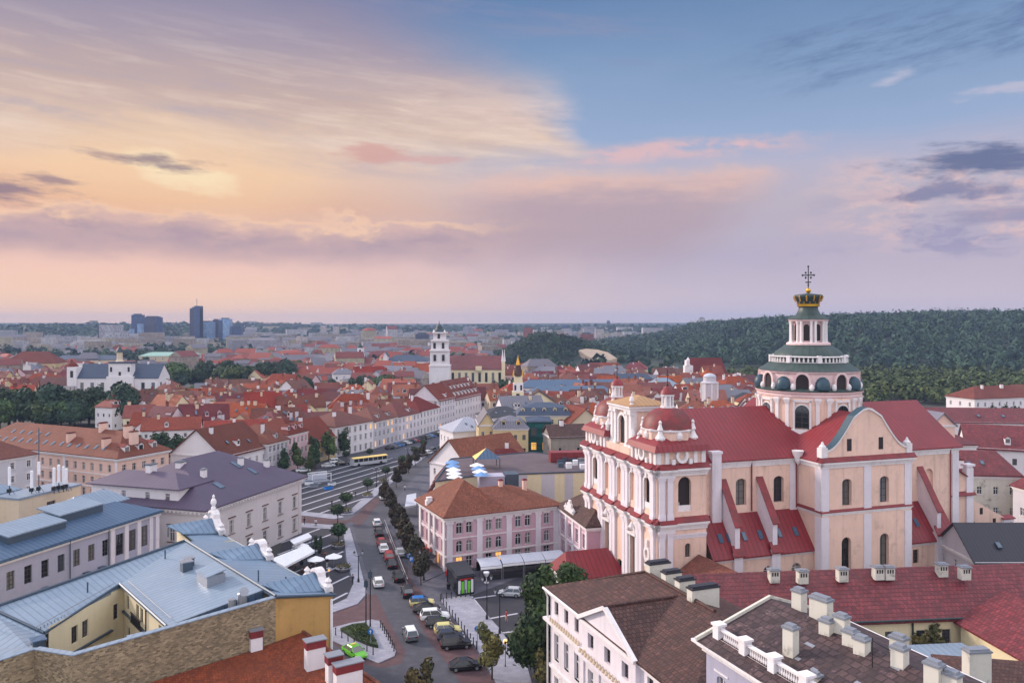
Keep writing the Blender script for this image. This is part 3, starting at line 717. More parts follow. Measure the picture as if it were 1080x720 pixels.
sheet('crossing_sidewalk', gp((317, 539.3), (357, 543), (363, 545.5), (352, 547.5), (317, 543.4)), 0, PAV, .12)
sheet('forecourt_sidewalk_edge', gp((318, 551.5), (356, 554), (350, 558), (318, 556)), 0, PAV, .12)
sheet('curved_sidewalk', gp((362.5, 557), (369, 557), (377, 585), (383, 610), (387.5, 625), (377, 637), (351, 646), (351, 638), (366, 631), (373, 615), (365.5, 590), (363, 566)), 0, PAV, .12)
ISL = gp((351, 662), (370, 657), (392, 653.5), (400, 655), (408, 668), (417.5, 687), (416, 692), (408, 695.5), (399, 699.5), (385, 694), (366, 683), (351, 676))
sheet('traffic_island_pavement', ISL, 0, PAV, .12)
sheet('plaza_sidewalk', gp((464, 632), (495, 627.5), (526, 662), (556, 703), (572, 760), (545, 760), (522, 718), (503, 684)), 0, PAV, .1)
PLZ = gp((496, 628), (560, 604), (600, 604), (620, 640), (620, 760), (575, 760), (557, 703), (527, 662))
sheet('plaza_paving', PLZ, .006, DCOB)
for k, (a, b) in enumerate([((497, 631), (523, 627.5)), ((516, 652), (546, 646.5)), ((530, 667), (556, 663.5)), ((497, 628.5), (557, 703))]):
    p, q = Vector(G(*a)), Vector(G(*b)); n = (q-p).normalized(); n = Vector((-n.y, n.x))*.22
    sheet('plaza_markings', [tuple(p-n), tuple(q-n), tuple(q+n), tuple(p+n)], .012, LINE)
sheet('shop_sidewalk', gp((413, 556), (436, 600), (446, 614), (468, 604), (450, 545), (440, 512), (428, 520)), 0, PAVG, .1)
sheet('far_square_road', gp((338, 493), (350, 489), (407, 480), (440, 470), (470, 461), (466, 455), (440, 462), (396, 473), (350, 481), (322, 494)), .008, ASPH)
# planted wedge on the island
o = thing('clipped_hedge', 'low green clipped hedge filling the pointed traffic island', 'hedge', (*G(378, 668), .12))
w = gp((359, 665.5), (372, 661), (385, 659.5), (391, 666), (399, 684), (390, 682), (375, 676)); mb = MB(); mb.prism(w, .1, .55)
mb.build('hedge_body', GRASS, o, world=True)
r_ = np.random.default_rng(3); cx_, cy_ = np.mean([p[0] for p in w]), np.mean([p[1] for p in w]); pts = []
while len(pts) < 1400:
    t = r_.random(len(w))**3; t /= t.sum(); p = (t[:, None]*np.array(w)).sum(0); pts.append((p[0], p[1], .56))
V = leaf_cloud([(p[0]-o.location.x, p[1]-o.location.y, .42, .22, .1) for p in pts], 1800, .14, 5)
one('leaves', quads_mesh('leaves', V, LEAFM), o)

# ------------------------------------------------------------------ the baroque church
C0 = Vector((22.3, 122.6, 0)); CH = thing('baroque_church', 'large pink and white baroque church with red roofs and crown-topped dome', 'church', C0, math.atan2(.311, .950))
def wbox(mb, A, d, n, u0, u1, k0, k1, z0, z1, mi=0):
    def q(u, k): p = A+d*u+n*k; return p
    a = [q(u0, k0), q(u1, k0), q(u1, k1), q(u0, k1)]
    mb.add([(p.x, p.y, z) for z in (z0, z1) for p in a], [(0, 3, 2, 1), (4, 5, 6, 7), (0, 1, 5, 4), (1, 2, 6, 5), (2, 3, 7, 6), (3, 0, 4, 7)], mi)
def fr(A, B):
    A, B = Vector(A), Vector(B); d = (B-A).normalized(); return A, d, Vector((d.y, -d.x)), (B-A).length
PIL = {}
def pilaster(root, A, d, n, u, z0, z1, w=.95, pr=.3, mat=None, name='pilaster'):
    key = (round(z1-z0, 2), w, pr, (mat or LAV).name)
    if key not in PIL:
        mb = MB(); h = z1-z0
        mb.box((-w/2, -pr, .9), (w/2, .05, h-1.0)); mb.box((-w/2-.12, -pr-.12, 0), (w/2+.12, .05, .55)); mb.box((-w/2-.06, -pr-.06, .55), (w/2+.06, .05, .9))
        for i, (e, a, b) in enumerate(((.05, h-1.0, h-.75), (.16, h-.75, h-.4), (.28, h-.4, h-.12), (.2, h-.12, h))): mb.box((-w/2-e, -pr-e, a), (w/2+e, .05, b))
        PIL[key] = mb.mesh(name, [mat or LAV])
    p = A+d*u; return one(name, PIL[key], root, (p.x, p.y, z0), math.atan2(d.y, d.x))
def cornice(root, A, B, z, h=1.1, pr=.7, breaks=(), red=.5, ends=(1, 1), name='cornice'):
    A, d, n, L = fr(A, B); mb = MB(); e0, e1 = ends
    for i, (za, zb, k) in enumerate(((-h, -h*.62, .3), (-h*.62, -h*.3, .55), (-h*.3, 0, 1.0))):
        k *= pr; wbox(mb, A, d, n, -k*e0, L+k*e1, -.05, k, z+za, z+zb)
        for a, b in breaks: wbox(mb, A, d, n, a-k*.3, b+k*.3, k-.01, k+.38, z+za, z+zb)
    c_ = mb.build(name, STONE if name == 'cornice' else LAV, root)
    if red:
        mb = MB()
        def cap(u0, u1, k):
            q = [A+d*u0+n*k, A+d*u1+n*k]; r = [A+d*u1, A+d*u0]
            mb.add([(q[0].x, q[0].y, z+.003), (q[1].x, q[1].y, z+.003), (q[1].x, q[1].y, z+.1), (q[0].x, q[0].y, z+.1), (r[0].x, r[0].y, z+red), (r[1].x, r[1].y, z+red)], [(0, 1, 2, 3), (3, 2, 4, 5), (1, 4, 2), (0, 3, 5)], 0)
        cap(-pr*e0-.05, L+pr*e1+.05, pr+.06)
        for a, b in breaks: cap(a-pr*.3-.06, b+pr*.3+.06, pr+.46)
        mb.build('cornice_roof', REDT, root)
    return c_
Zm, Zc = 15.0, 23.4; FW = 27.4
wl = MB(); ops_all = []
def cwall(A, B, z0, z1, ops=(), dep=.7, style='bars'):
    a, d, n = wall(wl, A, B, z0, z1, ops, dep); ops_all.append((a, d, n, ops, dep, style))
bays = [4.6, 9.6, 14.5, 19.4, 24.4]; pairs = [.85, 2.3, 6.6, 7.75, 11.5, 12.65, 16.4, 17.55, 21.3, 22.45, 26.45]
# west front: lower and upper storey
cwall((0, FW), (0, 0), 0, Zm, [(9.6-.9, 9.6+.9, 3.2, 11.2, 0), (19.4-.9, 19.4+.9, 3.2, 11.2, 0), (13.3, 15.7, .3, 6, 1)], .6, 'dark')
cwall((0, FW), (0, 0), Zm, Zc, [(b-.95, b+.95, 16.8, 21.9, 1) for b in (bays[0], bays[4])]+[(b-.8, b+.8, 16.9, 21.7, 1) for b in bays[1:4]], .35, 'niche')
cwall((0, 0), (8.7, 0), 0, Zm, [(4.9, 5.9, 9.4, 11.6, 1)], .5); cwall((0, 0), (8.7, 0), Zm, Zc, [(3.7, 6.0, 16.6, 22.0, 1)], .55, 'none')
cwall((8.7, 0), (8.7, 3), 0, Zc); cwall((8.7, 3), (28.1, 3), 0, Zc, [(x-1, x+1, 16, 20.4, .7) for x in (8.4, 15.7)]+[(.5, 1.2, 17, 21.3, 0)])
cwall((28.1, 3), (28.1, -3), 0, Zc); cwall((28.1, -3), (46.3, -3), 0, Zc, [(x-.95, x+.95, 16.1, 20.5, .7) for x in (5.0, 12.6)]+[(x-.95, x+.95, 3.5, 11.0, 1) for x in (4.9, 12.6)])
cwall((46.3, -3), (46.3, 3), 0, Zc); cwall((46.3, 3), (63, 3), 0, Zc, [(9.0, 10.9, 15.3, 19.8, 1)], .6, 'niche'); cwall((63, 3), (63, 23), 0, Zc)
cwall((63, 23), (8.7, 23), 0, Zc); cwall((8.7, 23), (8.7, FW), 0, Zc); cwall((8.7, FW), (0, FW), 0, Zc)
wl.poly([(63, 3, Zc), (63, 23, Zc), (63, 13, 30.9)])
# aisle walls
AZ = 8.9
cwall((9.2, -1), (28.1, -1), 0, AZ, [(x-.9, x+.9, 4.9, 7.0, 1) for x in (4.2, 10.2, 15.6)], .4, 'cross'); cwall((46.3, -1), (58, -1), 0, 8.2, [(2.4, 3.6, 4.6, 7.0, 0)], .4); cwall((58, -1), (58, 3), 0, 8.2); cwall((9.2, 0), (9.2, -1), 0, AZ)
CW = wl.build('wall', PEACH, CH)
LITW = False
for a, d, n, ops, dep, style in ops_all:
    rz = math.atan2(d.y, d.x)
    for i, (u0, u1, w0, w1, ar) in enumerate(ops):
        p = a+d*((u0+u1)/2)-n*(dep-.2)
        if style == 'niche' and not (u1-u0 > 1.85 and a.x == 0):                # blind niche: a panel of its own
            mb = MB(); r = (u1-u0)/2; mb.box((-r-.02, .16, -.02), (r+.02, .3, w1-w0+.02)); one('niche', mb.mesh('niche', [PEACH]), CH, (p.x, p.y, w0), rz); continue
        if style in ('none', 'niche'):
            mb = MB(); r = (u1-u0)/2; mb.box((-r-.02, .3, -.02), (r+.02, .6, w1-w0+.02)); mb.box((-r, -.2, 0), (r, .05, .9), 1); mb.box((-r*.8, -.1, .9), (-r*.7, 0, 1.4), 1)
            one('bell_opening', mb.mesh('bell_opening', [DARK, STONE]), CH, (p.x, p.y, w0), rz); continue
        lt = (a.y == -3 and i == 1 and a.x == 28.1)
        one('window', win_mesh(u1-u0, w1-w0, ar, 'cross' if style == 'cross' else style, lt), CH, (p.x, p.y, w0), rz)
A, d, n, L = fr((0, FW), (0, 0))
for u in pairs:
    pilaster(CH, A, d, n, u, Zm+.5, Zc-1.0, .95, .38, LAV); pilaster(CH, A, d, n, u, .6, Zm-1.1, .95, .38, LAV)
brk = [(.35, 2.8), (6.1, 8.25), (11.0, 13.15), (15.9, 18.05), (20.8, 22.95), (25.95, 27.1)]
cornice(CH, (0, FW), (0, 0), Zm, 1.2, .75, brk, .8); cornice(CH, (0, FW), (0, 0), Zc, 1.2, .85, brk, .7)
A, d, n, L = fr((0, 0), (8.7, 0))
for u in (.75, 2.15): pilaster(CH, A, d, n, u, Zm+.5, Zc-1.0, .95, .38, LAV); pilaster(CH, A, d, n, u, .6, Zm-1.1, .95, .38, LAV)
cornice(CH, (0, 0), (8.7, 0), Zm, 1.2, .75, [(.3, 2.6)], .8, (1, .3)); cornice(CH, (0, 0), (8.7, 0), Zc, 1.2, .85, [(.3, 2.6)], .7, (1, .3))
cornice(CH, (0, 0), (8.7, 0), 13.1, .7, .22, (), 0, (0, 0), 'string_course')
# white hoods, arch frames and cartouches on the front
def arch_frame(u, z0, w, h, A=A, d=d, n=n): pass
A, d, n, L = fr((0, FW), (0, 0))
for b in bays:
    mb = MB(); r = 1.25; K = 10
    for i in range(K):
        t0, t1 = math.pi*i/K, math.pi*(i+1)/K
        q = [(b+k*math.cos(t), 20.75+k*math.sin(t)) for k, t in ((.98, t0), (.98, t1), (r+.1, t1), (r+.1, t0))]
        fa = [A+d*x+n*.2 for x, z in q]; ba = [A+d*x+n*-.02 for x, z in q]
        mb.add([(p.x, p.y, z) for p, (x, z) in zip(fa+ba, q+q)], [(0, 1, 2, 3), (0, 4, 5, 1), (1, 5, 6, 2), (2, 6, 7, 3), (3, 7, 4, 0)])
    for x in (b-r-.1, b+.98): wbox(mb, A, d, n, x, x+.37, -.02, .2, 16.4, 20.75)
    wbox(mb, A, d, n, b-.25, b+.25, 0, .4, 21.6, 22.4); mb.build('arch_surround', STONE, CH)
for b in (9.6, 19.4):
    mb = MB(); wbox(mb, A, d, n, b-1.25, b-.92, -.02, .2, 3, 11.4); wbox(mb, A, d, n, b+.92, b+1.25, -.02, .2, 3, 11.4); wbox(mb, A, d, n, b-1.5, b+1.5, -.02, .5, 11.4, 11.8)
    for s in (-1, 1): 
        p = [A+d*(b+s*x)+n*.35 for x in (1.4, .35, .9)]; mb.tube([(p[0].x, p[0].y, 11.9), (p[2].x, p[2].y, 12.5), (p[1].x, p[1].y, 13.0)], .18, 6)
    q = A+d*b+n*.2; mb.lathe([(.05, 12.0), (.5, 12.3), (.62, 12.7), (.3, 13.3), (.05, 13.6)], 8, q.x, q.y); mb.build('window_hood', STONE, CH)
for b in (4.6, 24.4):
    mb = MB(); K = 14
    for k in range(K):
        t0, t1 = 2*math.pi*k/K, 2*math.pi*(k+1)/K
        q = [(b+rr*.8*math.cos(t), 9.6+rr*1.15*math.sin(t)) for rr, t in ((.62, t0), (.62, t1), (1.15, t1), (1.15, t0))]
        mb.add([(*(A+d*x+n*kk).to_tuple(), z) for kk in (.28, -.02) for x, z in q], [(0, 1, 2, 3), (0, 4, 5, 1), (2, 6, 7, 3)])
    wbox(mb, A, d, n, b-.35, b+.35, 0, .35, 10.8, 11.9); wbox(mb, A, d, n, b-.7, b+.7, 0, .3, 7.6, 8.2)
    mb.build('cartouche', STONE, CH)
# pilaster strips and string courses on the plain walls
for (a, b, us, zz) in (((28.1, -3), (46.3, -3), (.62, 9.1, 17.5), ((.3, Zm-.5), (Zm+.3, Zc-1.0))), ((28.1, 3), (28.1, -3), (5.3,), ((.3, Zm-.5), (Zm+.3, Zc-1.0))), ((46.3, 3), (63, 3), (16.0,), ((.3, Zc-1),)), ((8.7, 3), (28.1, 3), (18.6,), ((10, Zc-1),)), ((0, 0), (8.7, 0), (), ())):
    A, d, n, L = fr(a, b)
    for u in us:
        for z0, z1 in zz:
            mb = MB(); wbox(mb, A, d, n, u-.75, u+.75 if L < 17 or u < 17.4 or a[0] != 28.1 else L+.02, -.02, .14, z0, z1); mb.build('pilaster_strip', LAV, CH)
cornice(CH, (28.1, -3), (46.3, -3), Zc, 1.0, .6, (), .75); cornice(CH, (28.1, 3), (28.1, -3), Zc, 1.0, .6, (), .4, (0, 1))
cornice(CH, (28.1, -3), (46.3, -3), Zm+.2, .5, .22, (), .45); cornice(CH, (28.1, 3), (28.1, -3), Zm+.2, .5, .22, (), .45, (0, 1))
for a, b in (((8.7, 3), (28.1, 3)), ((46.3, 3), (63, 3))): cornice(CH, a, b, Zc, 1.1, .5, (), 0, (0, 0))
for a, b, z in (((9.2, -1), (28.1, -1), AZ), ((46.3, -1), (58, -1), 8.2)): cornice(CH, a, b, z, .6, .3, (), 0, (0, 0))
# roofs
def roof(pts, name='roof', mat=REDM, th=.2): mb = MB(); mb.slab(pts, th); return mb.build(name, mat, CH)
ZR = 31.0
roof([(8.6, 2.3, Zc+.15), (63.4, 2.3, Zc+.15), (63.4, 13, ZR), (8.6, 13, ZR)], 'nave_roof'); roof([(63.4, 23.7, Zc+.15), (8.6, 23.7, Zc+.15), (8.6, 13, ZR-.01), (63.4, 13, ZR-.01)], 'nave_roof')
roof([(27.5, 28.5, Zc+.2), (27.5, -2.4, Zc+.2), (37.2, -2.4, ZR-.12), (37.2, 28.5, ZR-.12)], 'transept_roof'); roof([(46.9, -2.4, Zc+.2), (46.9, 28.5, Zc+.2), (37.2, 28.5, ZR-.13), (37.2, -2.4, ZR-.13)], 'transept_roof')
roof([(9.0, -1.5, AZ+.05), (28.08, -1.5, AZ+.05), (28.08, 3, 14.8), (9.0, 3, 14.8)], 'aisle_roof'); roof([(46.32, -1.5, 8.3), (58.3, -1.5, 8.3), (58.3, 3, 14.2), (46.32, 3, 14.2)], 'aisle_roof')
for x in (16, 19.0, 22.6, 25.8, 11.6, 13.2):
    t = .45; skylight(CH, (x, -1.5+t*4.5, AZ+.1+t*5.9), Vector((0, -5.9, 4.5)), .8, 1.5, world=False)
skylight(CH, (51, .6, 11.1), Vector((0, -5.9, 4.5)), .8, 1.5, world=False)
# buttresses
def buttress(x, zi=20.6, zo=14.2, y0=3.0, y1=-1.2, w=.85):
    b = MB(); b.add([(x+s, y, z) for s in (-w/2, w/2) for y, z in ((y0, 8), (y1, 8), (y1, zo-.2), (y0, zi-.2))], [(0, 1, 2, 3), (7, 6, 5, 4), (1, 5, 6, 2)]); b.box((x-w/2-.35, y1-.35, 0), (x+w/2+.35, y1+1.6, 9.6))
    o = b.build('buttress', LAV, CH); t = MB(); t.slab([(x-w/2-.25, y1-.35, zo-.35), (x+w/2+.25, y1-.35, zo-.35), (x+w/2+.25, y0+.1, zi+.1), (x-w/2-.25, y0+.1, zi+.1)], .18)
    t.slab([(x-w/2-.6, y1-.7, 9.3), (x+w/2+.6, y1-.7, 9.3), (x+w/2+.45, y1+.3, 10.8), (x-w/2-.45, y1+.3, 10.8)], .2); t.build('buttress_roof', REDT, o); return o
buttress(13.6); buttress(20.6); buttress(54.2, 20.4, 13.6)
mb = MB(); mb.box((11.2, 2.2, 12), (12.9, 3.2, 24.8)); mb.box((11.05, 2.05, 24.8), (13.05, 3.35, 25.2)); mb.build('roof_pier', LAV, CH)
mb = MB(); mb.lathe([(.05, 22.2), (.5, 22.8), (.95, 24.4), (1.0, 24.6)], 10, 27.6, 2.2); mb.build('rainwater_head', STONE, CH)
for x, y, z0, z1 in ((27.75, 2.75, 15, 23), (61, 2.75, 1, 23), (19.0, 2.8, 15, 23), (28.3, -1.2, 1, 8.6), (46.6, -1.2, 1, 8)):
    mb = MB(); mb.tube([(x, y, z0), (x, y, z1), (x, y-.4, z1+.5)], .12, 6); mb.build('downpipe', REDT, CH)
# transept gable with its curved outline
def gy(t): return 25.3+5.4*(t**1.0)*(.55+.45*math.sin((t-.5)*math.pi))
prof = [(28.4, 24.1), (28.4, 25.3)]+[(29.0+(34.4-29.0)*t, 25.3+5.3*(t*t*(1.6-.6*t))) for t in [i/10 for i in range(11)]]+[(35.4, 31.2), (36.3, 31.75), (37.2, 31.95)]
prof += [(74.4-x, z) for x, z in prof[::-1][1:]]
mb = MB(); ca, cb = -2.95, -2.2; nP = len(prof); cen = [(37.2, 24.1)]
half = prof[:nP//2+1]
for hf in (half, prof[nP//2:]):
    base = 24.1
    for (x0, z0), (x1, z1) in zip(hf, hf[1:]):
        if abs(x1-x0) < .01: continue
        mb.poly([(x0, ca, base), (x1, ca, base), (x1, ca, z1), (x0, ca, z0)]); mb.poly([(x0, cb, base), (x0, cb, z0), (x1, cb, z1), (x1, cb, base)])
mb.build('gable', PEACH, CH)
mb = MB()
for (x0, z0), (x1, z1) in zip(prof[1:], prof[2:-1]):
    mb.add([(x, y, z+k) for x, z in ((x0, z0), (x1, z1)) for y, k in ((ca-.22, -.28), (ca-.22, .1), (cb+.2, .1), (cb+.2, -.28))], [(0, 1, 5, 4), (1, 2, 6, 5), (2, 3, 7, 6), (3, 0, 4, 7)])
for x in (28.6, 45.8): mb.box((x-.6, ca-.2, 24.15), (x+.6, cb+.2, 25.7)); mb.lathe([(.5, 25.7), (.6, 25.9), (.3, 26.2), (.1, 26.7)], 8, x, -2.6)
mb.build('gable_coping', STONE, CH)
mb = MB()
for (x0, z0), (x1, z1) in zip(prof[1:], prof[2:-1]): mb.add([(x, y, z+.104) for x, z in ((x0, z0), (x1, z1)) for y in (ca-.26, cb+.6)], [(0, 1, 3, 2)])
mb.build('coping_sheet', TEAL, CH)
for x in (33.6, 40.0): mb = MB(); mb.box((x-.45, ca-.05, 25.0), (x+.45, ca+.1, 27.0)); mb.build('gable_window', DARK, CH)
# front towers
def front_tower(y):
    cx, cy = 4.3, y; b = MB(); q = [(-.2, y-4.2), (8.6, y-4.2), (8.6, y+4.2), (-.2, y+4.2)]
    b.prism([(0.1, y-4.1), (8.5, y-4.1), (8.5, y+4.1), (.1, y+4.1)], Zc, 26.1); b.lathe([(4.0, 26), (4.0, 29.0)], 8, cx, cy, 0, math.pi/8)
    b.build('tower_attic', PEACH, CH)
    s = MB(); s.add([(cx+sx*5.0, cy+sy*5.0, 26.0) for sx, sy in ((-1, -1), (1, -1), (1, 1), (-1, 1))]+[(cx+sx*4.6, cy+sy*4.6, 26.9) for sx, sy in ((-1, -1), (1, -1), (1, 1), (-1, 1))]+[(cx+sx*3.2, cy+sy*3.2, 27.9) for sx, sy in ((-1, -1), (1, -1), (1, 1), (-1, 1))], [(i, (i+1) % 4, 4+(i+1) % 4, 4+i) for i in range(4)]+[(4+i, 4+(i+1) % 4, 8+(i+1) % 4, 8+i) for i in range(4)]+[(3, 2, 1, 0)]); s.build('tower_skirt_roof', REDM, CH)
    w = MB()
    for k in range(4):
        a = k*math.pi/2; ca_, sa_ = math.cos(a), math.sin(a); A = Vector((cx+sa_*4.2, cy-ca_*4.2)); d = Vector((ca_, sa_)); n = Vector((sa_, -ca_))
        for u in (-3.9, -2.5, 2.5, 3.9): wbox(w, A, d, n, u-.32, u+.32, -.1, .22, Zc+.6, 26.0)
        wbox(w, A, d, n, -4.1, 4.1, -.1, .2, Zc+.3, Zc+.65)
        K = 12
        for i in range(K):
            t0, t1 = 2*math.pi*i/K, 2*math.pi*(i+1)/K
            qq = [(rr*math.cos(t), 25.35+rr*1.15*math.sin(t)) for rr, t in ((.66, t0), (.66, t1), (1.08, t1), (1.08, t0))]
            w.add([(*(A+d*x+n*kk).to_tuple(), z) for kk in (.55, -.2) for x, z in qq], [(0, 1, 2, 3), (0, 4, 5, 1), (2, 6, 7, 3)])
        for sgn in (-1, 1): wbox(w, A, d, n, sgn*1.5-.3, sgn*1.5+.3, 0, .5, Zc+.6, Zc+1.4)
        for x in (-1, 1):
            c = (cx+x*ca_*2.9+sa_*2.9, cy+x*sa_*2.9-ca_*2.9) if x == 1 else None
            if c: w.lathe([(.75, 27.6), (.85, 27.9), (.45, 28.5), (.3, 29.0), (.5, 29.2), (.35, 29.6), (.2, 30.1), (.28, 30.4), (.05, 30.7)], 8, *c)
        p0 = A-n*.6; w.lathe([(.25, 27.5), (.55, 27.9), (.6, 28.4), (.3, 29.0)], 8, p0.x, p0.y)
    w.lathe([(4.05, 28.75), (4.3, 28.9), (4.35, 29.15), (4.0, 29.25)], 8, cx, cy, 0, math.pi/8); w.build('tower_ornament', STONE, CH)
    dm = MB(); dm.lathe([(4.1, 29.2), (4.0, 29.6), (3.65, 30.6), (3.0, 31.5), (2.0, 32.1), (1.1, 32.35)], 24, cx, cy, 0, 0); dd = dm.build('tower_dome', DOMER, CH, smooth=True)
    l = MB(); l.lathe([(1.15, 32.3), (1.15, 32.6), (.55, 32.6), (.55, 34.2), (1.1, 34.2), (1.1, 34.5)], 12, cx, cy)
    for k in range(8): t = math.pi/4*k; l.lathe([(.17, 32.6), (.15, 34.2)], 6, cx+.88*math.cos(t), cy+.88*math.sin(t))
    ll = l.build('tower_lantern', STONE, CH); c = MB(); c.lathe([(1.2, 34.5), (1.05, 35.0), (.6, 35.5), (.1, 35.75)], 16, cx, cy); c.build('lantern_cap', REDT, ll, smooth=True)
    x = MB(); x.tube([(cx, cy, 35.7), (cx, cy, 38.4)], .07, 5); x.box((cx-.05, cy-.55, 37.5), (cx+.05, cy+.55, 37.65)); x.lathe([(.05, 35.8), (.22, 36.0), (.05, 36.2)], 8, cx, cy); x.build('tower_cross', IRON, ll)
front_tower(4.4); front_tower(23.0)
# bell gable between the towers
b = MB(); y0, y1 = 10.0, 17.8
a_, d_, n_ = wall(b, (1.0, y1), (1.0, y0), Zc, 32.0, [(2.7, 5.1, 25.4, 30.2, 1)], .3); wall(b, (1.0, y0), (7.2, y0), Zc, 32.0); wall(b, (7.2, y0), (7.2, y1), Zc, 32); wall(b, (7.2, y1), (1.0, y1), Zc, 32)
b.prism([(0.1, 8.8), (1.0, 8.8), (1.0, 19.0), (.1, 19.0)], Zc, 25.2); b.build('bell_gable', PEACH, CH)
m = MB(); m.box((1.28, 12.6, 25.4), (1.5, 15.2, 30.4)); m.build('bell_opening', DARK, CH)  # dark box behind the arch, interior shade put in as colour
w = MB()
for y in (10.35, 11.7, 16.1, 17.45): w.box((.55, y-.4, 25.2), (1.05, y+.4, 31.2)); w.box((.4, y-.55, 25.0), (1.05, y+.55, 25.7)); w.box((.35, y-.55, 30.6), (1.05, y+.55, 31.2))
w.box((.3, 9.7, 31.2), (7.5, 18.1, 31.7)); w.box((.05, 9.5, 31.7), (7.8, 18.3, 32.05)); w.box((1.0, 9.85, 25.2), (1.6, 10.0, 31.2)); w.box((6.6, 9.85, 25.2), (7.2, 10.0, 31.2))
K = 12
for i in range(K):
    t0, t1 = math.pi*i/K, math.pi*(i+1)/K
    qq = [(13.9+r*math.cos(t), 29.0+r*math.sin(t)) for r, t in ((1.25, t0), (1.25, t1), (1.7, t1), (1.7, t0))]
    w.add([(x, y, z) for x in (.75, 1.02) for y, z in qq], [(0, 1, 2, 3), (0, 4, 5, 1), (2, 6, 7, 3)])
for s in (12.5, 15.3): w.box((.75, s-.2, 25.4), (1.02, s+.2, 29.0))
for s, y in ((-1, 9.6), (1, 18.2)):
    pts = [(.5, y+s*2.6, 25.3), (.5, y+s*1.7, 25.9), (.5, y+s*.9, 26.4), (.5, y+s*.5, 27.6), (.5, y, 28.4)]
    w.tube(pts, .42, 8); w.lathe([(.5, 25.2), (.4, 25.9), (.2, 26.1), (.45, 26.6), (.5, 27.1), (.2, 27.6), (.3, 27.9), (.05, 28.3)], 8, .5, y+s*2.6)
for y in (10.3, 17.5): w.lathe([(.35, 32.05), (.4, 32.3), (.2, 32.6), (.42, 33.0), (.3, 33.5), (.1, 33.8), (.16, 34.0), (.02, 34.2)], 10, .9, y)
w.build('bell_gable_trim', STONE, CH)
r = MB(); hip(r, [Vector((0.1, 9.5)), Vector((7.8, 9.5)), Vector((7.8, 18.3)), Vector((.1, 18.3))], 32.06, 1.5, .1, .1); r.build('bell_gable_roof', COPY, CH)
roof([(7.2, 9, Zc+.4), (16, 9, Zc+.4), (16, 13, 29), (7.2, 13, 29)], 'link_roof', COPY)
# attic ornaments over the front
w = MB()
for y in (8.4, 19.4): w.box((.1, y-.8, Zc+.5), (.8, y+.8, Zc+1.9)); w.lathe([(.4, Zc+1.9), (.25, Zc+2.2), (.55, Zc+2.8), (.4, Zc+3.4), (.1, Zc+3.9)], 8, .5, y)
w.build('attic_ornament', STONE, CH)
# ------------------------------------------------------------------ drum and dome
DX, DY = 38.2, 12.9
def lring(name, prof, n=32, mat=STONE, parent=CH, smooth=False, ph=0.0): b = MB(); b.lathe(prof, n, DX, DY, 0, ph); return b.build(name, mat, parent, smooth=smooth)
DR = lring('drum', [(8.9, 24), (8.9, 33.2)], 32, PEACH)
lring('drum_cornice', [(8.9, 32.8), (9.1, 33.0), (9.1, 33.4), (9.35, 33.6), (9.45, 33.9), (9.0, 33.95)], 32, STONEP)
lring('cornice_sheet', [(9.5, 33.9), (9.55, 34.05), (8.3, 34.5)], 32, COPG)
for k in range(8):
    t = k*math.pi/4; n = Vector((math.cos(t), math.sin(t))); d = Vector((-n.y, n.x)); A = Vector((DX, DY))+n*8.72; rz = math.atan2(d.y, d.x)
    one('drum_window', win_mesh(2.3, 4.0, 1, 'bars'), CH, ((A+n*.55).x, (A+n*.55).y, 27.6), rz)
    b = MB(); K = 8
    for s in (-1, 1): wbox(b, A, d, n, s*1.36-.17, s*1.36+.17, -.2, .38, 27.2, 32.4)
    wbox(b, A, d, n, -1.5, 1.5, -.2, .38, 32.1, 32.5); wbox(b, A, d, n, -1.8, 1.8, -.2, .5, 26.6, 27.4)
    for i in range(K):
        t0, t1 = math.pi*i/K, math.pi*(i+1)/K
        q = [(rr*math.cos(tt), 30.45+rr*math.sin(tt)) for rr, tt in ((1.15, t0), (1.15, t1), (1.42, t1), (1.42, t0))]
        b.add([(*(A+d*x+n*kk).to_tuple(), z) for kk in (.3, -.1) for x, z in q], [(0, 1, 2, 3), (0, 4, 5, 1)])
    b.build('window_surround', STONE, CH)
    for s in (-1, 1):
        tt = t+s*.285; nn = Vector((math.cos(tt), math.sin(tt))); AA = Vector((DX, DY))+nn*8.86; pilaster(CH, AA, Vector((-nn.y, nn.x)), nn, 0, 26.2, 32.8, .62, .3, STONE, 'drum_pilaster')
at = lring('dome_attic', [(8.35, 34.3), (8.35, 36.9), (8.7, 37.1), (8.7, 37.4), (8.0, 37.4)], 32, STONEP)
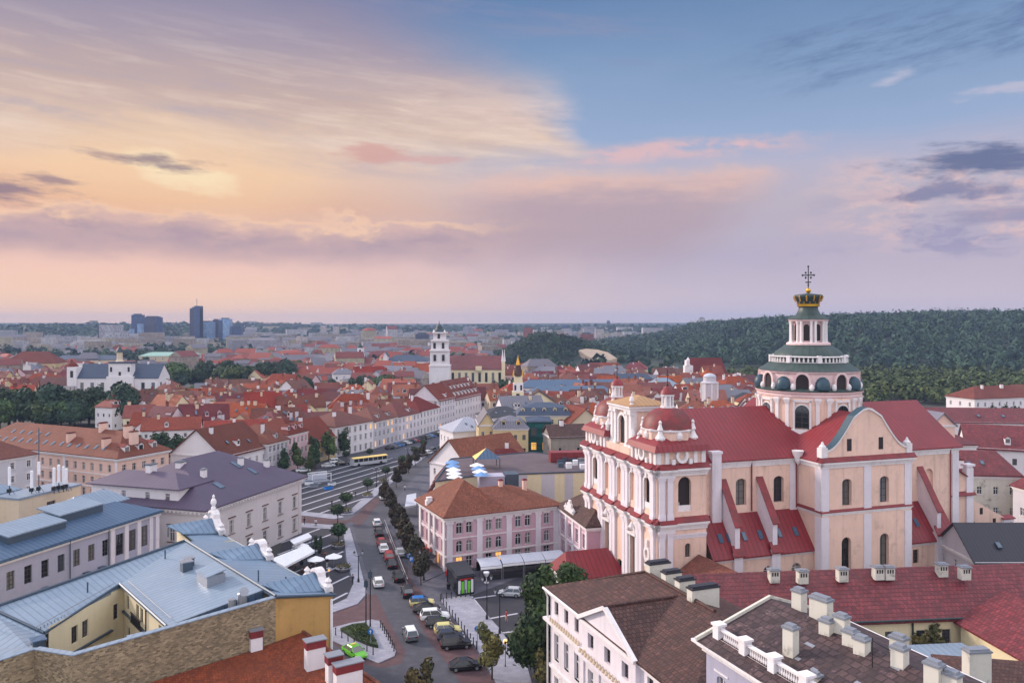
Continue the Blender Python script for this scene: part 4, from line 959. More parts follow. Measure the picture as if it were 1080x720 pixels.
for k in range(8):
    t = k*math.pi/4; n = Vector((math.cos(t), math.sin(t))); d = Vector((-n.y, n.x)); A = Vector((DX, DY))+n*8.3
    b = MB(); r = 1.5; K = 10
    for i in range(K):
        t0, t1 = math.pi*i/K, math.pi*(i+1)/K
        q = [(rr*math.cos(tt), 35.7+rr*1.15*math.sin(tt)) for rr, tt in ((1.1, t0), (1.1, t1), (r, t1), (r, t0))]
        b.add([(*(A+d*x+n*kk).to_tuple(), z) for kk in (.5, -.2) for x, z in q], [(0, 1, 2, 3), (0, 4, 5, 1), (2, 6, 7, 3)])
    for s in (-1, 1): wbox(b, A, d, n, s*1.3-.2, s*1.3+.2, -.2, .5, 34.3, 35.7)
    b.build('attic_arch', STONEP, at)
    b = MB(); pts = [(-1.1, 34.4), (1.1, 34.4)]+[(1.1*math.cos(math.pi*i/K), 35.7+1.2*math.sin(math.pi*i/K)) for i in range(K+1)]
    b.poly([(*(A+d*x+n*.2).to_tuple(), z) for x, z in pts]); b.build('attic_opening', DARK, at)
    tt = t+math.pi/8; c = Vector((DX, DY))+Vector((math.cos(tt), math.sin(tt)))*8.5
    b = MB(); b.lathe([(1.2, 34.3), (1.28, 34.9), (1.2, 35.5), (.9, 36.1), (.4, 36.45), (.02, 36.5)], 14, c.x, c.y); b.build('small_dome', TEAL, at, smooth=True)
    b = MB()
    for s in (-1, 1):
        ta = tt+s*.215; cc = Vector((DX, DY))+Vector((math.cos(ta), math.sin(ta)))*8.85; b.lathe([(.3, 34.2), (.45, 34.6), (.36, 35.0), (.12, 35.3)], 8, cc.x, cc.y)
    b.build('scroll', STONE, at)
lring('dome_skirt', [(8.95, 37.4), (8.6, 37.6), (7.6, 38.2), (6.7, 38.9)], 32, COPG, smooth=True)
b = MB(); b.lathe([(6.75, 38.7), (6.9, 38.9), (6.6, 38.95)], 32, DX, DY); b.lathe([(6.9, 39.75), (7.0, 39.9), (6.4, 40.0), (6.3, 39.7)], 32, DX, DY, 0, 0, False)
for k in range(56): t = 2*math.pi*k/56; b.lathe([(.12, 38.9), (.2, 39.2), (.1, 39.75)], 5, DX+6.65*math.cos(t), DY+6.65*math.sin(t))
for k in range(8): t = 2*math.pi*(k+.5)/8; b.box((-.35, -.35, 38.8), (.35, .35, 40.1), 0, t, (DX+6.7*math.cos(t), DY+6.7*math.sin(t)))
b.build('balustrade', STONE, CH)
lring('dome', [(6.35, 38.9), (6.3, 39.8), (5.9, 40.5), (5.1, 41.2), (4.2, 41.7), (3.7, 41.9)], 32, COPG, smooth=True)
LN = lring('lantern', [(3.9, 41.9), (3.9, 42.2), (3.6, 42.4), (2.6, 42.4), (2.6, 46.2), (3.4, 46.2), (3.6, 46.5), (3.2, 46.7)], 24, STONEP)
for k in range(8):
    t = k*math.pi/4; n = Vector((math.cos(t), math.sin(t))); d = Vector((-n.y, n.x)); A = Vector((DX, DY))+n*2.62; b = MB()
    pts = [(-.5, 42.7), (.5, 42.7)]+[(.5*math.cos(math.pi*i/6), 45.2+.5*math.sin(math.pi*i/6)) for i in range(7)]
    b.poly([(*(A+n*.06+d*x).to_tuple(), z) for x, z in pts]); b.build('lantern_opening', DARK, LN)
    b = MB()
    for s in (-1, 1): tt = t+math.pi/8+s*.12; b.lathe([(.28, 42.4), (.22, 42.7), (.2, 45.7), (.32, 46.2)], 8, DX+3.15*math.cos(tt), DY+3.15*math.sin(tt))
    b.build('lantern_column', STONE, LN)
lring('lantern_cap', [(3.7, 46.6), (3.3, 47.0), (2.2, 47.4), (1.75, 48.3), (1.65, 48.9)], 24, COPG, smooth=True)
CRW = lring('crown', [(1.7, 48.7), (1.8, 49.3), (2.25, 50.4), (2.55, 50.95), (2.3, 51.1), (1.5, 51.2), (.4, 51.35)], 16, COPD, smooth=True)
b = MB(); b.lathe([(1.86, 48.9), (1.95, 48.95), (2.0, 49.35), (1.88, 49.4)], 24, DX, DY)
for k in range(12):
    t = 2*math.pi*k/12; b.lathe([(.02, 49.45), (.16, 49.6), (.02, 49.78)], 6, DX+1.98*math.cos(t), DY+1.98*math.sin(t))
    t += .26
    for hh, w_ in ((50.0, .16), (50.35, .22), (50.7, .16)):
        rr = 1.98+(hh-49.3)*.34+.1; b.lathe([(.02, hh-.2), (w_, hh), (.02, hh+.2)], 5, DX+rr*math.cos(t), DY+rr*math.sin(t))
b.lathe([(.02, 51.3), (.35, 51.5), (.48, 51.85), (.35, 52.2), (.02, 52.4)], 12, DX, DY); b.build('crown_gilding', GOLD, CRW)
b = MB(); b.tube([(DX, DY, 52.2), (DX, DY, 56.4)], .1, 6)
ca, sa = math.cos(-.6), math.sin(-.6)
for z, hw in ((54.7, 1.0), (53.4, .5)): b.box((-hw, -.09, z-.1), (hw, .09, z+.1), 0, -.6, (DX, DY))
for u, z in ((-1, 54.7), (1, 54.7), (0, 56.3), (-.45, 55.15), (.45, 55.15), (-.45, 54.25), (.45, 54.25), (0, 52.9)): b.lathe([(.02, z-.24), (.22, z), (.02, z+.24)], 6, DX+u*ca, DY+u*sa)
b.build('dome_cross', IRON, CH)
# sacristy block and wing at the east end
b = MB(); b.prism([(61.5, 3.6), (66.6, 3.6), (66.6, 9), (61.5, 9)], 0, 17.5); b.add([(61.5, 3.6, 17.5), (61.5, 3.6, 20.3), (66.6, 3.6, 17.5), (61.5, 6, 17.5), (61.5, 6, 20.3), (66.6, 6, 17.5)], [(0, 2, 1), (3, 4, 5), (0, 1, 4, 3)])
b.add([(66.6, 4.6, 0), (77.5, 4.6, 0), (77.5, 4.6, 8.5), (66.6, 4.6, 13.8), (66.6, 12, 0), (77.5, 12, 0), (77.5, 12, 8.5), (66.6, 12, 13.8)], [(0, 1, 2, 3), (1, 5, 6, 2), (3, 2, 6, 7), (4, 7, 6, 5)]); b.build('sacristy_wall', PEACH, CH)
b = MB(); b.box((65.4, 3.3, 5.6), (67.0, 4.3, 19.2)); b.box((65.2, 3.1, 19.6), (67.2, 4.5, 20.0)); b.box((65.5, 3.4, 19.2), (66.9, 4.2, 19.6)); b.box((75.4, 4.2, 8.3), (78, 5.2, 9.0)); b.build('sacristy_pier', LAV, CH)
b = MB()
for z in (14.5, 7.2): b.slab([(61.4, 2.9, z), (67.3, 2.9, z), (67.3, 3.65, z+.6), (61.4, 3.65, z+.6)], .15)
b.slab([(61.4, 3.1, 20.4), (61.4, 6.1, 20.4), (65.5, 6.1, 17.9), (65.5, 3.1, 17.9)], .2); b.slab([(75.2, 4.0, 9.05), (78.2, 4.0, 9.05), (78.2, 5.3, 9.5), (75.2, 5.3, 9.5)], .15); b.slab([(57.5, -1.5, 4.6), (63.5, -1.5, 4.6), (63.5, 3.5, 6), (57.5, 3.5, 6)], .2); b.build('sacristy_roof', REDT, CH)
for x, z in ((63.2, 8.0), (63.2, 2.6), (68.4, 7.7), (70.3, 10.2), (73.5, 8.0)):
    b = MB(); yy = 3.58 if x < 66 else 4.58; b.box((x-.35, yy-.03, z), (x+.35, yy+.1, z+1.2)); b.build('sacristy_window', DARK, CH)
# ------------------------------------------------------------------ town hall
def shift(o, c_): o.data.transform(Matrix.Translation((-c_[0], -c_[1], -c_[2]))); return o
def ux(o, d, px):                                # u along a wall seen at pixel column px
    k = (px-CX)/F; return (k*o[1]-o[0])/(d[0]-k*d[1])
AX = Vector((.297, .955)).normalized()
def big(name, label, o, d, L, W, ez, walls, wm, cat='building', dep=.3):
    """a building of four walls, each with its own list of (openings, style, lit)"""
    q = rect(o, d, L, W); cc = (q[0]+q[2])/2; root = thing(name, label, cat, (cc.x, cc.y, 0)); mb = MB(); todo = []
    for i in range(4):
        ops = [k for g in walls.get(i, ()) for k in g[0]]; a = wall(mb, q[i], q[(i+1) % 4], 0, ez, ops, dep); todo += [(a, g) for g in walls.get(i, ())]
    shift(mb.build('wall', wm, root), root.location)
    for (a, d_, n_), g in todo: put_windows(root, a-n_*(dep-.2), d_, n_, g[0], g[1], g[2] if len(g) > 2 else ())
    return root, q
def addm(root, name, mb, mats, parent=None, smooth=False): o = mb.build(name, mats, parent or root, smooth=smooth); return shift(o, root.location)
def rowops(us, w, s, h, ar=0): return [(u-w/2, u+w/2, s, s+h, ar) for u in us]
def band(root, q, z0, z1, e, mat=STONE, name='cornice'): mb = MB(); mb.prism([tuple(p) for p in grow(q, e)], z0, z1); return addm(root, name, mb, mat)
thu = [2.6+5.35*i for i in range(6)]
TH, q = big('town_hall', 'white neoclassical town hall with a broad purple hipped roof', (-55.6, 143.7), AX, 32, 27, 12.0, {0: [(rowops(thu, 1.25, 6.0, 2.5), 'hood'), (rowops(thu, 1.35, 1.2, 2.6), 'hood', (1,))], 3: [(rowops([3.5, 9, 14.5, 20, 25], 1.25, 6.0, 2.5), 'hood')]}, THALL)
for a, b, e in ((11.1, 11.5, .25), (11.5, 11.8, .55), (11.8, 12.1, .9)): band(TH, q, a, b, e)
mb = MB()
for i in (0, 3):
    A, d, n, L = fr(q[i], q[(i+1) % 4])
    for k in range(int(L/.9)): wbox(mb, A, d, n, .3+k*.9, .3+k*.9+.45, .55, .85, 11.52, 11.79)
addm(TH, 'dentil_course', mb, STONE)
mb = MB(); hip(mb, q, 12.1, 6.9, 1.1, .25, ridge=.8); addm(TH, 'roof', mb, PURP)
for i in (0, 3):
    A, d, n, L = fr(q[i], q[(i+1) % 4])
    for u in ((.6, L-.6) if i == 0 else (.6,)):
        mb = MB(); wbox(mb, A, d, n, u-.5, u+.5, -.02, .12, 0, 11.1); addm(TH, 'corner_pilaster', mb, THALL)
nl = Vector((-AX.y, AX.x)); O = Vector((-55.6, 143.7))
def tq(a, b): return O+AX*a+nl*b
sq = [tq(.6, 6), tq(.6, 26), tq(9, 26), tq(9, 6)]; sq = [sq[1], sq[0], sq[3], sq[2]]
mb = MB(); opz = rowops([3, 7.5, 13, 17.5], 1.0, 13.2, 1.3); a_, d_, n_ = wall(mb, sq[0], sq[1], 12.3, 15.3, opz, .25); wall(mb, sq[1], sq[2], 12.3, 15.3); wall(mb, sq[3], sq[0], 12.3, 15.3)
addm(TH, 'attic_storey', mb, W_); put_windows(TH, a_-n_*.05, d_, n_, opz, 'cross')
mb = MB(); hip(mb, [sq[0], sq[1], sq[2], sq[3]], 15.3, 2.2, .7, .2); addm(TH, 'attic_roof', mb, PURP)
for u, t, w, h in ((.62, .62, 1.3, 2.6), (.66, .42, 1.2, 2.4), (.3, .34, 1.5, 2.2)):
    p, n = slope_pt(q, 12.1, 6.9, 0, u, t, 1.1, .25); skylight(TH, p, n, w, h)
for a, b in ((9.5, 8), (21, 8.5), (26, 6)): p, n = slope_pt(q, 12.1, 6.9, 0, a/32, b/14, 1.1, .25); chimney(TH, p, p.z, 1.5, 1.1, .8, 1.26, W_, STEEL)
for a, b in ((9, 12.5), (5, 16)): mb = MB(); p = tq(a, b); mb.cbox((p.x, p.y, 17.2), (1.8, 1.1, 1.5), 0, 1.26); mb.cbox((p.x, p.y, 18.7), (2.1, 1.4, .15), 1, 1.26); addm(TH, 'roof_hatch', mb, [W_, STEELD])
# ------------------------------------------------------------------ blue grey building in front of it
bo = Vector((-71.3, 110.9))-AX*14; BL = 44.6; bay = [1.4+2.85*i for i in range(12)]
BG, q = big('office_building', 'blue-grey office building under a steel-blue metal roof with plant boxes', bo, AX, BL, 17, 12.6, {0: [(rowops(bay, 1.3, 8.3, 2.6), 'dark'), (rowops(bay, 1.3, 3.6, 2.6), 'dark'), (rowops([35.8, 38.5, 41.2], 1.7, 7.6, 3.5), 'dark')], 3: [(rowops([4, 8, 12], 1.3, 8.3, 2.6), 'dark')]}, BLUEG)
band(BG, q, 12.2, 12.6, .3); band(BG, q, 12.6, 12.8, .6, BLUD, 'gutter')
A, d, n, L = fr(q[0], q[1])
for u in (34.1, 37.1, 39.9, 42.7, 44.2): mb = MB(); wbox(mb, A, d, n, u-.4, u+.4, -.02, .22, 0, 12.2); addm(BG, 'pilaster', mb, LAV)
for u in (25.6, 33.2): mb = MB(); mb.tube([tuple(A+d*u+n*.25)+(1.0,), tuple(A+d*u+n*.25)+(12.5,)], .09, 6); addm(BG, 'downpipe', mb, STEELD)
mb = MB(); hip(mb, q, 12.8, 2.8, .5, .2, ridge=.6); addm(BG, 'roof', mb, BLUD)
nlB = Vector((-AX.y, AX.x))
for u0, u1, v0, v1, z0, z1 in ((17.5, 27.5, 2.6, 7.2, 13.2, 15.6), (27.8, 36.5, 4.2, 8.6, 14.0, 16.2)):
    mb = MB(); pp = [bo+AX*u0+nlB*v0, bo+AX*u1+nlB*v0, bo+AX*u1+nlB*v1, bo+AX*u0+nlB*v1]; mb.prism([tuple(p) for p in pp], z0, z1-.5); g = grow(pp, .12)
    mb.slab([(g[0].x, g[0].y, z1-.5), (g[1].x, g[1].y, z1-.5), (g[2].x, g[2].y, z1+.35), (g[3].x, g[3].y, z1+.35)], .2, 1); addm(BG, 'plant_box', mb, [STEELD, BLUL])
mb = MB(); pp = [bo+AX*34+nlB*6, bo+AX*44.2+nlB*6, bo+AX*44.2+nlB*13, bo+AX*34+nlB*13]; hip(mb, pp, 14.6, 2.0, .1, .2, .5); addm(BG, 'upper_roof', mb, BLUL)
for u, v in ((21, .9), (28.5, .9), (31.5, .9)):
    mb = MB(); p = bo+AX*u-nlB*.6; mb.cbox((p.x, p.y, 6.0), (1.0, .8, 1.0), 0, 1.27); addm(BG, 'wall_unit', mb, STEELD)
# beige roof houses and antennas behind it
an, q = big('stair_house', 'beige roof-top stair house with a pale blue tent roof', PD(-25, 0, 146).xy, AX, 9, 9, 13.6, {}, BEIGE)
mb = MB(); hip(mb, q, 13.6, 2.6, .3, .15); addm(an, 'roof', mb, BLUL)
an, q = big('lift_house', 'long beige lift house with parapet below the white antennas', PD(20, 0, 147).xy, AX, 14, 6, 13.2, {0: [([(6, 8, 9.4, 11.6, 0)], 'dark')]}, BEIGE)
band(an, q, 13.2, 13.6, .15, BLUL, 'parapet')
for i, (px, Y, h) in enumerate(((10, 150, 5.5), (33.5, 151, 4.6), (41, 152, 12.5), (57, 152, 5), (62, 153, 5.4), (67, 153.5, 5), (70, 154.5, 4.4))):
    p = PD(px, 0, Y); big_ = h > 10
    o = thing('antenna_mast' if big_ else 'panel_antenna', ['stout white panel antenna above the pale blue tent roof', 'single white panel antenna beside the tall mast', 'tallest thin antenna mast on the beige lift house', 'first panel antenna from the left in the cluster of four', 'second panel antenna from the left in the cluster of four', 'third panel antenna from the left in the cluster of four', 'rightmost panel antenna in the cluster of four'][i], 'antenna', (p.x, p.y, 13.4), 0, 'antennas on the office roof')
    m = MB(); m.tube([(0, 0, 0), (0, 0, h)], .09, 6); m.tube([(0, 0, 0), (.8, .5, 0), (0, 0, 1.6)], .05, 5); m.build('pole', STEELD, o)
    m = MB(); m.lathe([(.12, h-3.6 if not big_ else h-9), (.26, h-3.5 if not big_ else h-8.9), (.26, h-.2 if not big_ else h-6.5), (.1, h if not big_ else h-6.4)], 10); m.build('aerial', CANV, o)
    m = MB(); m.box((-.3, -.4, .6), (.3, .1, 1.3)); m.build('radio_box', IRON, o)
# ------------------------------------------------------------------ blue roofed building with courtyard
O2 = Vector((-25.6, 86.3)); em = Vector((-.65, .76)).normalized(); en = Vector((-em.y, em.x))
def cq(i, j, z): p = O2+em*i+en*j; return (p.x, p.y, z)
CB = thing('courtyard_building', 'blue metal-roofed building round a cream courtyard, with white scrolled gables', 'building', cq(14, 4, 0))
def cs(name, pts, mat, th=.25): mb = MB(); mb.slab([cq(*p) for p in pts], th); return addm(CB, name, mb, mat)
cs('street_roof', [(0, 0, 16.3), (0, -7.0, 15.0), (29, -7.0, 14.95), (29, 0, 16.3)], BLUM); cs('street_roof', [(29, -1.6, 15.8), (29.01, -7.0, 14.95), (40, -7.0, 14.9), (40, -2.5, 15.5)], BLUM); cs('court_roof', [(3.2, .02, 16.28), (29, .02, 16.28), (20.6, 10.4, 14.75), (3.2, 10.4, 14.75)], BLUL)

cs('wing_roof', [(29, .05, 16.24), (19.3, 23.5, 15.2), (12.3, 19.8, 13.7), (20.5, 10.42, 14.6)], BLUL); cs('wing_roof', [(19.3, 23.5, 15.18), (16, 38, 15), (1.5, 36, 14.5), (5, 21.9, 14.8), (12.3, 19.8, 13.68)], BLUL)
mb = MB()
for a, b in (((0, 0, 16.42), (29, 0, 16.42)), ((29, .1, 16.4), (19.3, 23.5, 15.35)), ((19.3, 23.5, 15.35), (16, 38, 15.2)), ((0, -7, 15.0), (40, -7, 14.9)), ((20.6, 10.4, 14.8), (3.2, 10.4, 14.8)), ((20.6, 10.4, 14.75), (12.3, 19.8, 13.75)), ((19.3, 23.5, 15.3), (12.3, 19.8, 13.8))): mb.tube([cq(*a), cq(*b)], .16, 6)
addm(CB, 'ridge_flashing', mb, STEELD)
mb = MB(); w2 = lambda a, b, z0, z1, ops=(): wall(mb, cq(*a, 0), cq(*b, 0), z0, z1, ops, .25)
w2((0, -6.6), (40, -6.6), 0, 14.8); w2((40, -6.6), (40, -2.4), 0, 14.8); w2((40, -2.4), (29, -1.6), 0, 15.2); w2((29, -6.6), (29, .5), 0, 15.3); w2((29, .5), (19.5, 23), 0, 15); w2((19.5, 23), (16, 38), 0, 14.8)
co1 = rowops([1.6, 5.6, 7.2, 13.9], 1.05, 12.1, 1.7)+rowops([2.0, 6.6, 8.3, 12, 15], 1.05, 8.4, 1.8); c1 = w2((20.4, 10.0), (3.2, 10.0), 2, 14.6, co1)
co2 = rowops([3.9, 5.6], 1.0, 10.9, 1.9)+rowops([2, 6], 1.0, 7, 1.9); c2 = w2((12.7, 19.3), (19.2, 11.7), 2, 14.2, co2); co3 = rowops([.8], .8, 11, 1.8); c3 = w2((19.2, 11.7), (20.4, 10), 2, 14.4, co3)
addm(CB, 'courtyard_wall', mb, CREAM)
for (a, d, n), ops in ((c1, co1), (c2, co2), (c3, co3)): put_windows(CB, a-n*.05, d, n, ops, 'dark')
mb = MB(); A, d, n = c1; 
for u0, u1, z in ((0, 17.2, 11.5), (0, 17.2, 14.3)): wbox(mb, A, d, n, u0, u1, 0, .25, z, z+.18)
A, d, n = c2; wbox(mb, A, d, n, 0, 10, 0, .3, 9.9, 10.1); addm(CB, 'sill_course', mb, STEELD)
mb = MB(); A, d, n = c1
for u in [4.4+.22*k for k in range(17)]: wbox(mb, A, d, n, u, u+.05, .35, .4, 11.7, 12.6)
wbox(mb, A, d, n, 4.3, 8.2, .32, .45, 12.6, 12.7); wbox(mb, A, d, n, 4.3, 8.2, 0, .45, 11.55, 11.7); addm(CB, 'balcony_rail', mb, IRON)
for u in (9.3, 17.0): mb = MB(); p = A+d*u+n*.15; mb.tube([(p.x, p.y, 3), (p.x, p.y, 14.4)], .09, 6); addm(CB, 'downpipe', mb, STEELD)
mb = MB(); mb.poly([cq(3, 10, 2.1), cq(21, 10, 2.1), cq(12, 20, 2.1), cq(0, 20, 2.1)]); addm(CB, 'courtyard_floor', mb, PAVG)
mb = MB(); mb.poly([cq(3.2, 0, 14.0), cq(3.2, 0, 16.2), cq(3.2, 10.3, 14.7), cq(3.2, 10.3, 14.0)]); mb.poly([cq(0, 0, 14.05), cq(3.2, 0, 14.05), cq(3.2, 10.3, 14.05), cq(0, 10.3, 14.05)]); mb.poly([cq(0, 10.3, 2), cq(3.2, 10.3, 2), cq(3.2, 10.3, 14.05), cq(0, 10.3, 14.05)]); addm(CB, 'metal_side', mb, BLUD)
# ochre gable end
mb = MB(); a, b = cq(0, .0, 0), cq(0, -6.8, 0); dd = Vector(a[:2])-Vector(b[:2]); nn = Vector((.65, -.76))*.02
pts = [(a[0], a[1], 0), (b[0], b[1], 0), (b[0], b[1], 14.85), (a[0], a[1], 16.2)]; mb.add([(p[0]+nn.x*k, p[1]+nn.y*k, p[2]) for k in (0, -15) for p in pts], [(0, 1, 2, 3), (1, 5, 6, 2), (4, 0, 3, 7)]); addm(CB, 'gable_wall', mb, OCHRE)
mb = MB(); mb.tube([cq(-.15, 0, 16.35), cq(-.15, -7.1, 15.0)], .17, 6); addm(CB, 'verge_flashing', mb, STEELD)
mb = MB(); p0, p1 = cq(-.12, -6.6, 0), cq(-.12, -6.6, 14.6); mb.tube([p0, p1], .16, 6); addm(CB, 'downpipe', mb, CANV)
# brick firewall, topped with sheet metal
def thickwall(name, pts, mat, w=.5, top=None, cap=None):
    mb = MB(); cp = MB()
    for a, b in zip(pts, pts[1:]):
        A, B = Vector(a[:2]), Vector(b[:2]); d = (B-A).normalized(); n = Vector((-d.y, d.x))*w
        mb.add([(A.x, A.y, 0), (B.x, B.y, 0), (B.x, B.y, b[2]), (A.x, A.y, a[2]), (A.x+n.x, A.y+n.y, 0), (B.x+n.x, B.y+n.y, 0), (B.x+n.x, B.y+n.y, b[2]), (A.x+n.x, A.y+n.y, a[2])], [(0, 1, 2, 3), (4, 7, 6, 5), (3, 2, 6, 7), (0, 3, 7, 4), (1, 5, 6, 2)])
        e = n*.2; cp.slab([(A.x-e.x, A.y-e.y, a[2]+.12), (B.x-e.x, B.y-e.y, b[2]+.12), (B.x+n.x+e.x, B.y+n.y+e.y, b[2]+.12), (A.x+n.x+e.x, A.y+n.y+e.y, a[2]+.12)], .1)
    o = addm(CB, name, mb, mat); addm(CB, 'wall_capping', cp, BLUL); return o
thickwall('firewall', [cq(0, 38, 14.6), cq(1.8, 33, 14.9), cq(4.6, 22, 15.0), cq(0, 19.7, 15.25), cq(0, 0, 16.2)], BRICKP)
# scrolled gables over the street front
def scroll_gable(i, top, hw, fin):
    g = MB(); J = -7.05; e = 14.9; prof = [(-hw, e), (-hw, e+.5), (-hw*.92, e+.8), (-hw*.62, e+.9), (-hw*.5, e+(top-e)*.45), (-hw*.34, e+(top-e)*.62), (-hw*.33, e+(top-e)*.82), (-hw*.2, top-.15), (0, top)]
    full = prof+[(-x, z) for x, z in prof[::-1][1:]]
    for (x0, z0), (x1, z1) in zip(full, full[1:]):
        if abs(x0-x1) > .01: g.poly([cq(i+x0, J, e-1), cq(i+x1, J, e-1), cq(i+x1, J, z1), cq(i+x0, J, z0)]); g.poly([cq(i+x0, J+.55, e-1), cq(i+x0, J+.55, z0), cq(i+x1, J+.55, z1), cq(i+x1, J+.55, e-1)])
        g.add([cq(i+x, j, z+k) for x, z in ((x0, z0), (x1, z1)) for j, k in ((J-.25, -.25), (J-.25, .12), (J+.75, .12), (J+.75, -.25))], [(0, 1, 5, 4), (1, 2, 6, 5), (2, 3, 7, 6), (3, 0, 4, 7)])
    for s in (-1, 1): p = cq(i+s*hw*.95, J+.3, 0); g.lathe([(.4, e+.6), (.5, e+.9), (.25, e+1.2), (.4, e+1.5), (.05, e+1.9)], 8, p[0], p[1])
    if fin: p = cq(i, J+.3, 0); g.lathe([(.42, top), (.38, top+.4), (.22, top+.65), (.45, top+1.1), (.4, top+1.5), (.16, top+1.85), (.22, top+2.1), (.04, top+2.4)], 10, p[0], p[1])
    sg = addm(CB, 'scrolled_gable', g, STONE)
    rz = min(top-.4, 16.9); r = MB(); h2 = hw*.8
    r.slab([cq(i-h2, -6.6, 15.2), cq(i, -6.6, rz), cq(i, 1.0 if rz < 16.3 else .0, rz-.02), cq(i-h2, -1.5, 16.0)], .15); r.slab([cq(i, -6.6, rz), cq(i+h2, -6.6, 15.2), cq(i+h2, -1.5, 16.0), cq(i, 0, rz-.02)], .15); o = addm(CB, 'gable_roof', r, BLUM)
    gr = MB()
    for k in range(4):
        for l in range(3): z = 15.7+l*.32; f = (rz-z)/(rz-15.2)*h2; gr.box((-.28, -.02, -.06), (.28, .02, .06), 0); 
    return sg
scroll_gable(3.6, 17.2, 2.8, False); scroll_gable(20, 17.1, 3.0, False); scroll_gable(37, 18.0, 3.4, True)
# roof furniture
def rbox(name, i, j, z, sx, sy, sz, mat, top=None):
    mb = MB(); p = cq(i, j, 0); rz = math.atan2(em.y, em.x); mb.cbox((p[0], p[1], z), (sx, sy, sz), 0, rz)
    if top: mb.cbox((p[0], p[1], z+sz), (sx+.2, sy+.2, .12), 1, rz)
    return addm(CB, name, mb, [mat, top or mat])
mb = MB(); p = [cq(9.5, 4.0, 15.4), cq(12.9, 4.0, 15.4), cq(12.9, 1.9, 15.4), cq(9.5, 1.9, 15.4)]; mb.prism([(x[0], x[1]) for x in p], 15.2, 17.0); mb.slab([cq(9.4, 4.15, 16.95), cq(13, 4.15, 16.95), cq(13, 1.8, 17.5), cq(9.4, 1.8, 17.5)], .12, 1); addm(CB, 'roof_light', mb, [STEEL, BLUL])
rbox('vent_stack', 17.6, 3.6, 15.3, 1.0, 1.2, 1.5, STEELD, STEEL); rbox('vent_stack', 18.8, 2.9, 15.5, .9, 1.0, 1.3, STEELD, STEEL)
for i, j, h in ((1.6, 2.0, 1.1), (1.8, 3.6, 1.2), (1.6, 5.2, .9), (1.5, .9, .9)): rbox('air_unit', i, j, 14.06, .9, 1.0, h, STEELD, STEEL)
mb = MB(); p = cq(2.0, 2.9, 0); mb.tube([(p[0], p[1], 14.1), (p[0], p[1], 16.8), (p[0]+.5, p[1]-.9, 17.3)], .5, 12); mb.tube([(p[0]-.9, p[1]-.6, 14.1), (p[0]-.9, p[1]-.6, 16.4)], .4, 12); addm(CB, 'duct', mb, STEEL)
rbox('metal_chimney', 3.2, 17.4, 11.8, 1.7, 1.3, 2.0, STEEL, BLUL); rbox('metal_chimney', 3.4, 13.2, 12, 1.5, 1.3, 2.3, STEEL, BLUL); rbox('metal_chimney', 7.2, 21.2, 13.4, 1.3, 1.1, 1.6, STEELD, BLUD)
mb = MB()
for k in range(26): t = k/25; mb.lathe([(.05, 0), (.05, .3)], 5, *(cq(13.0+7.2*t, 20.3-9.4*t, 0)[:2])); 
mb.v = [(x, y, z+13.9+.9*0) for x, y, z in mb.v]; mb.tube([cq(13.2, 20.4, 14.25), cq(20.6, 11.0, 15.0)], .05, 5); mb.tube([cq(4, 9.6, 15.15), cq(20, 9.6, 15.15)], .05, 5); addm(CB, 'snow_guard', mb, STEEL)
mb = MB()
for s in (-.35, .35): mb.tube([cq(12.4+s, 25, 15.0), cq(8.5+s, 30, 14.9)], .05, 5)
for k in range(7): t = k/6; mb.tube([cq(12.05-3.9*t, 25+5*t, 15.02-.1*t), cq(12.75-3.9*t, 25+5*t, 15.02-.1*t)], .05, 5)
addm(CB, 'roof_ladder', mb, STEELD)
for i, j, z in ((33, 1.0, 16.2), (24.5, 4, 15.5), (14, 24, 14.8), (6.5, -.8, 16.2), (20, 14, 14.6), (4, -3, 15.6)): mb = MB(); p = cq(i, j, 0); mb.tube([(p[0], p[1], z), (p[0], p[1], z+1.3)], .09, 6); addm(CB, 'vent_pipe', mb, STEELD)
# ------------------------------------------------------------------ red tiled house at the bottom edge
pts = [P(319.5, 666, 11.7), P(400, 721.5, 10.9), P(440, 800, 9.2), P(60, 800, 9.0), P(90, 741, 10.9), P(200, 706, 11.1), P(262, 687, 11.3)]
RT = thing('tiled_house', 'house with a rust-red tiled roof leaning against the brick firewall', 'house', (-24, 76, 0))
mb = MB(); mb.slab([tuple(p) for p in pts], .3); addm(RT, 'roof', mb, TILEO)
mb = MB(); mb.tube([tuple(pts[0]+Vector((0, 0, .05))), tuple(pts[1]+Vector((0, 0, .05))), tuple(pts[2]+Vector((0, 0, .05)))], .2, 6); addm(RT, 'verge_tile', mb, TILEO)
mb = MB(); b2 = [p+(Vector((-24, 74, p.z))-p)*.06 for p in pts]; mb.prism([(p.x, p.y) for p in b2], 0, 8.9); addm(RT, 'wall', mb, CREAM)
for px, py, z, h, w, d_ in ((332, 713, 10.2, 3.4, 1.9, 1.0), (352, 728, 10.0, 3.2, 1.4, 1.0), (367, 737, 9.6, 3.2, 2.6, 1.0), (270, 686, 11.2, 1.9, 1.2, .8)):
    p = P(px, py, z); mb = MB(); rz = .55; mb.cbox((p.x, p.y, z-1.5), (w, d_, h+1.1), 0, rz); mb.cbox((p.x, p.y, z+h-.4), (w+.12, d_+.12, .75), 1, rz); mb.cbox((p.x, p.y, z+h+.35), (w+.3, d_+.3, .1), 2, rz); addm(RT, 'chimney', mb, [W_, REDT, STEEL])
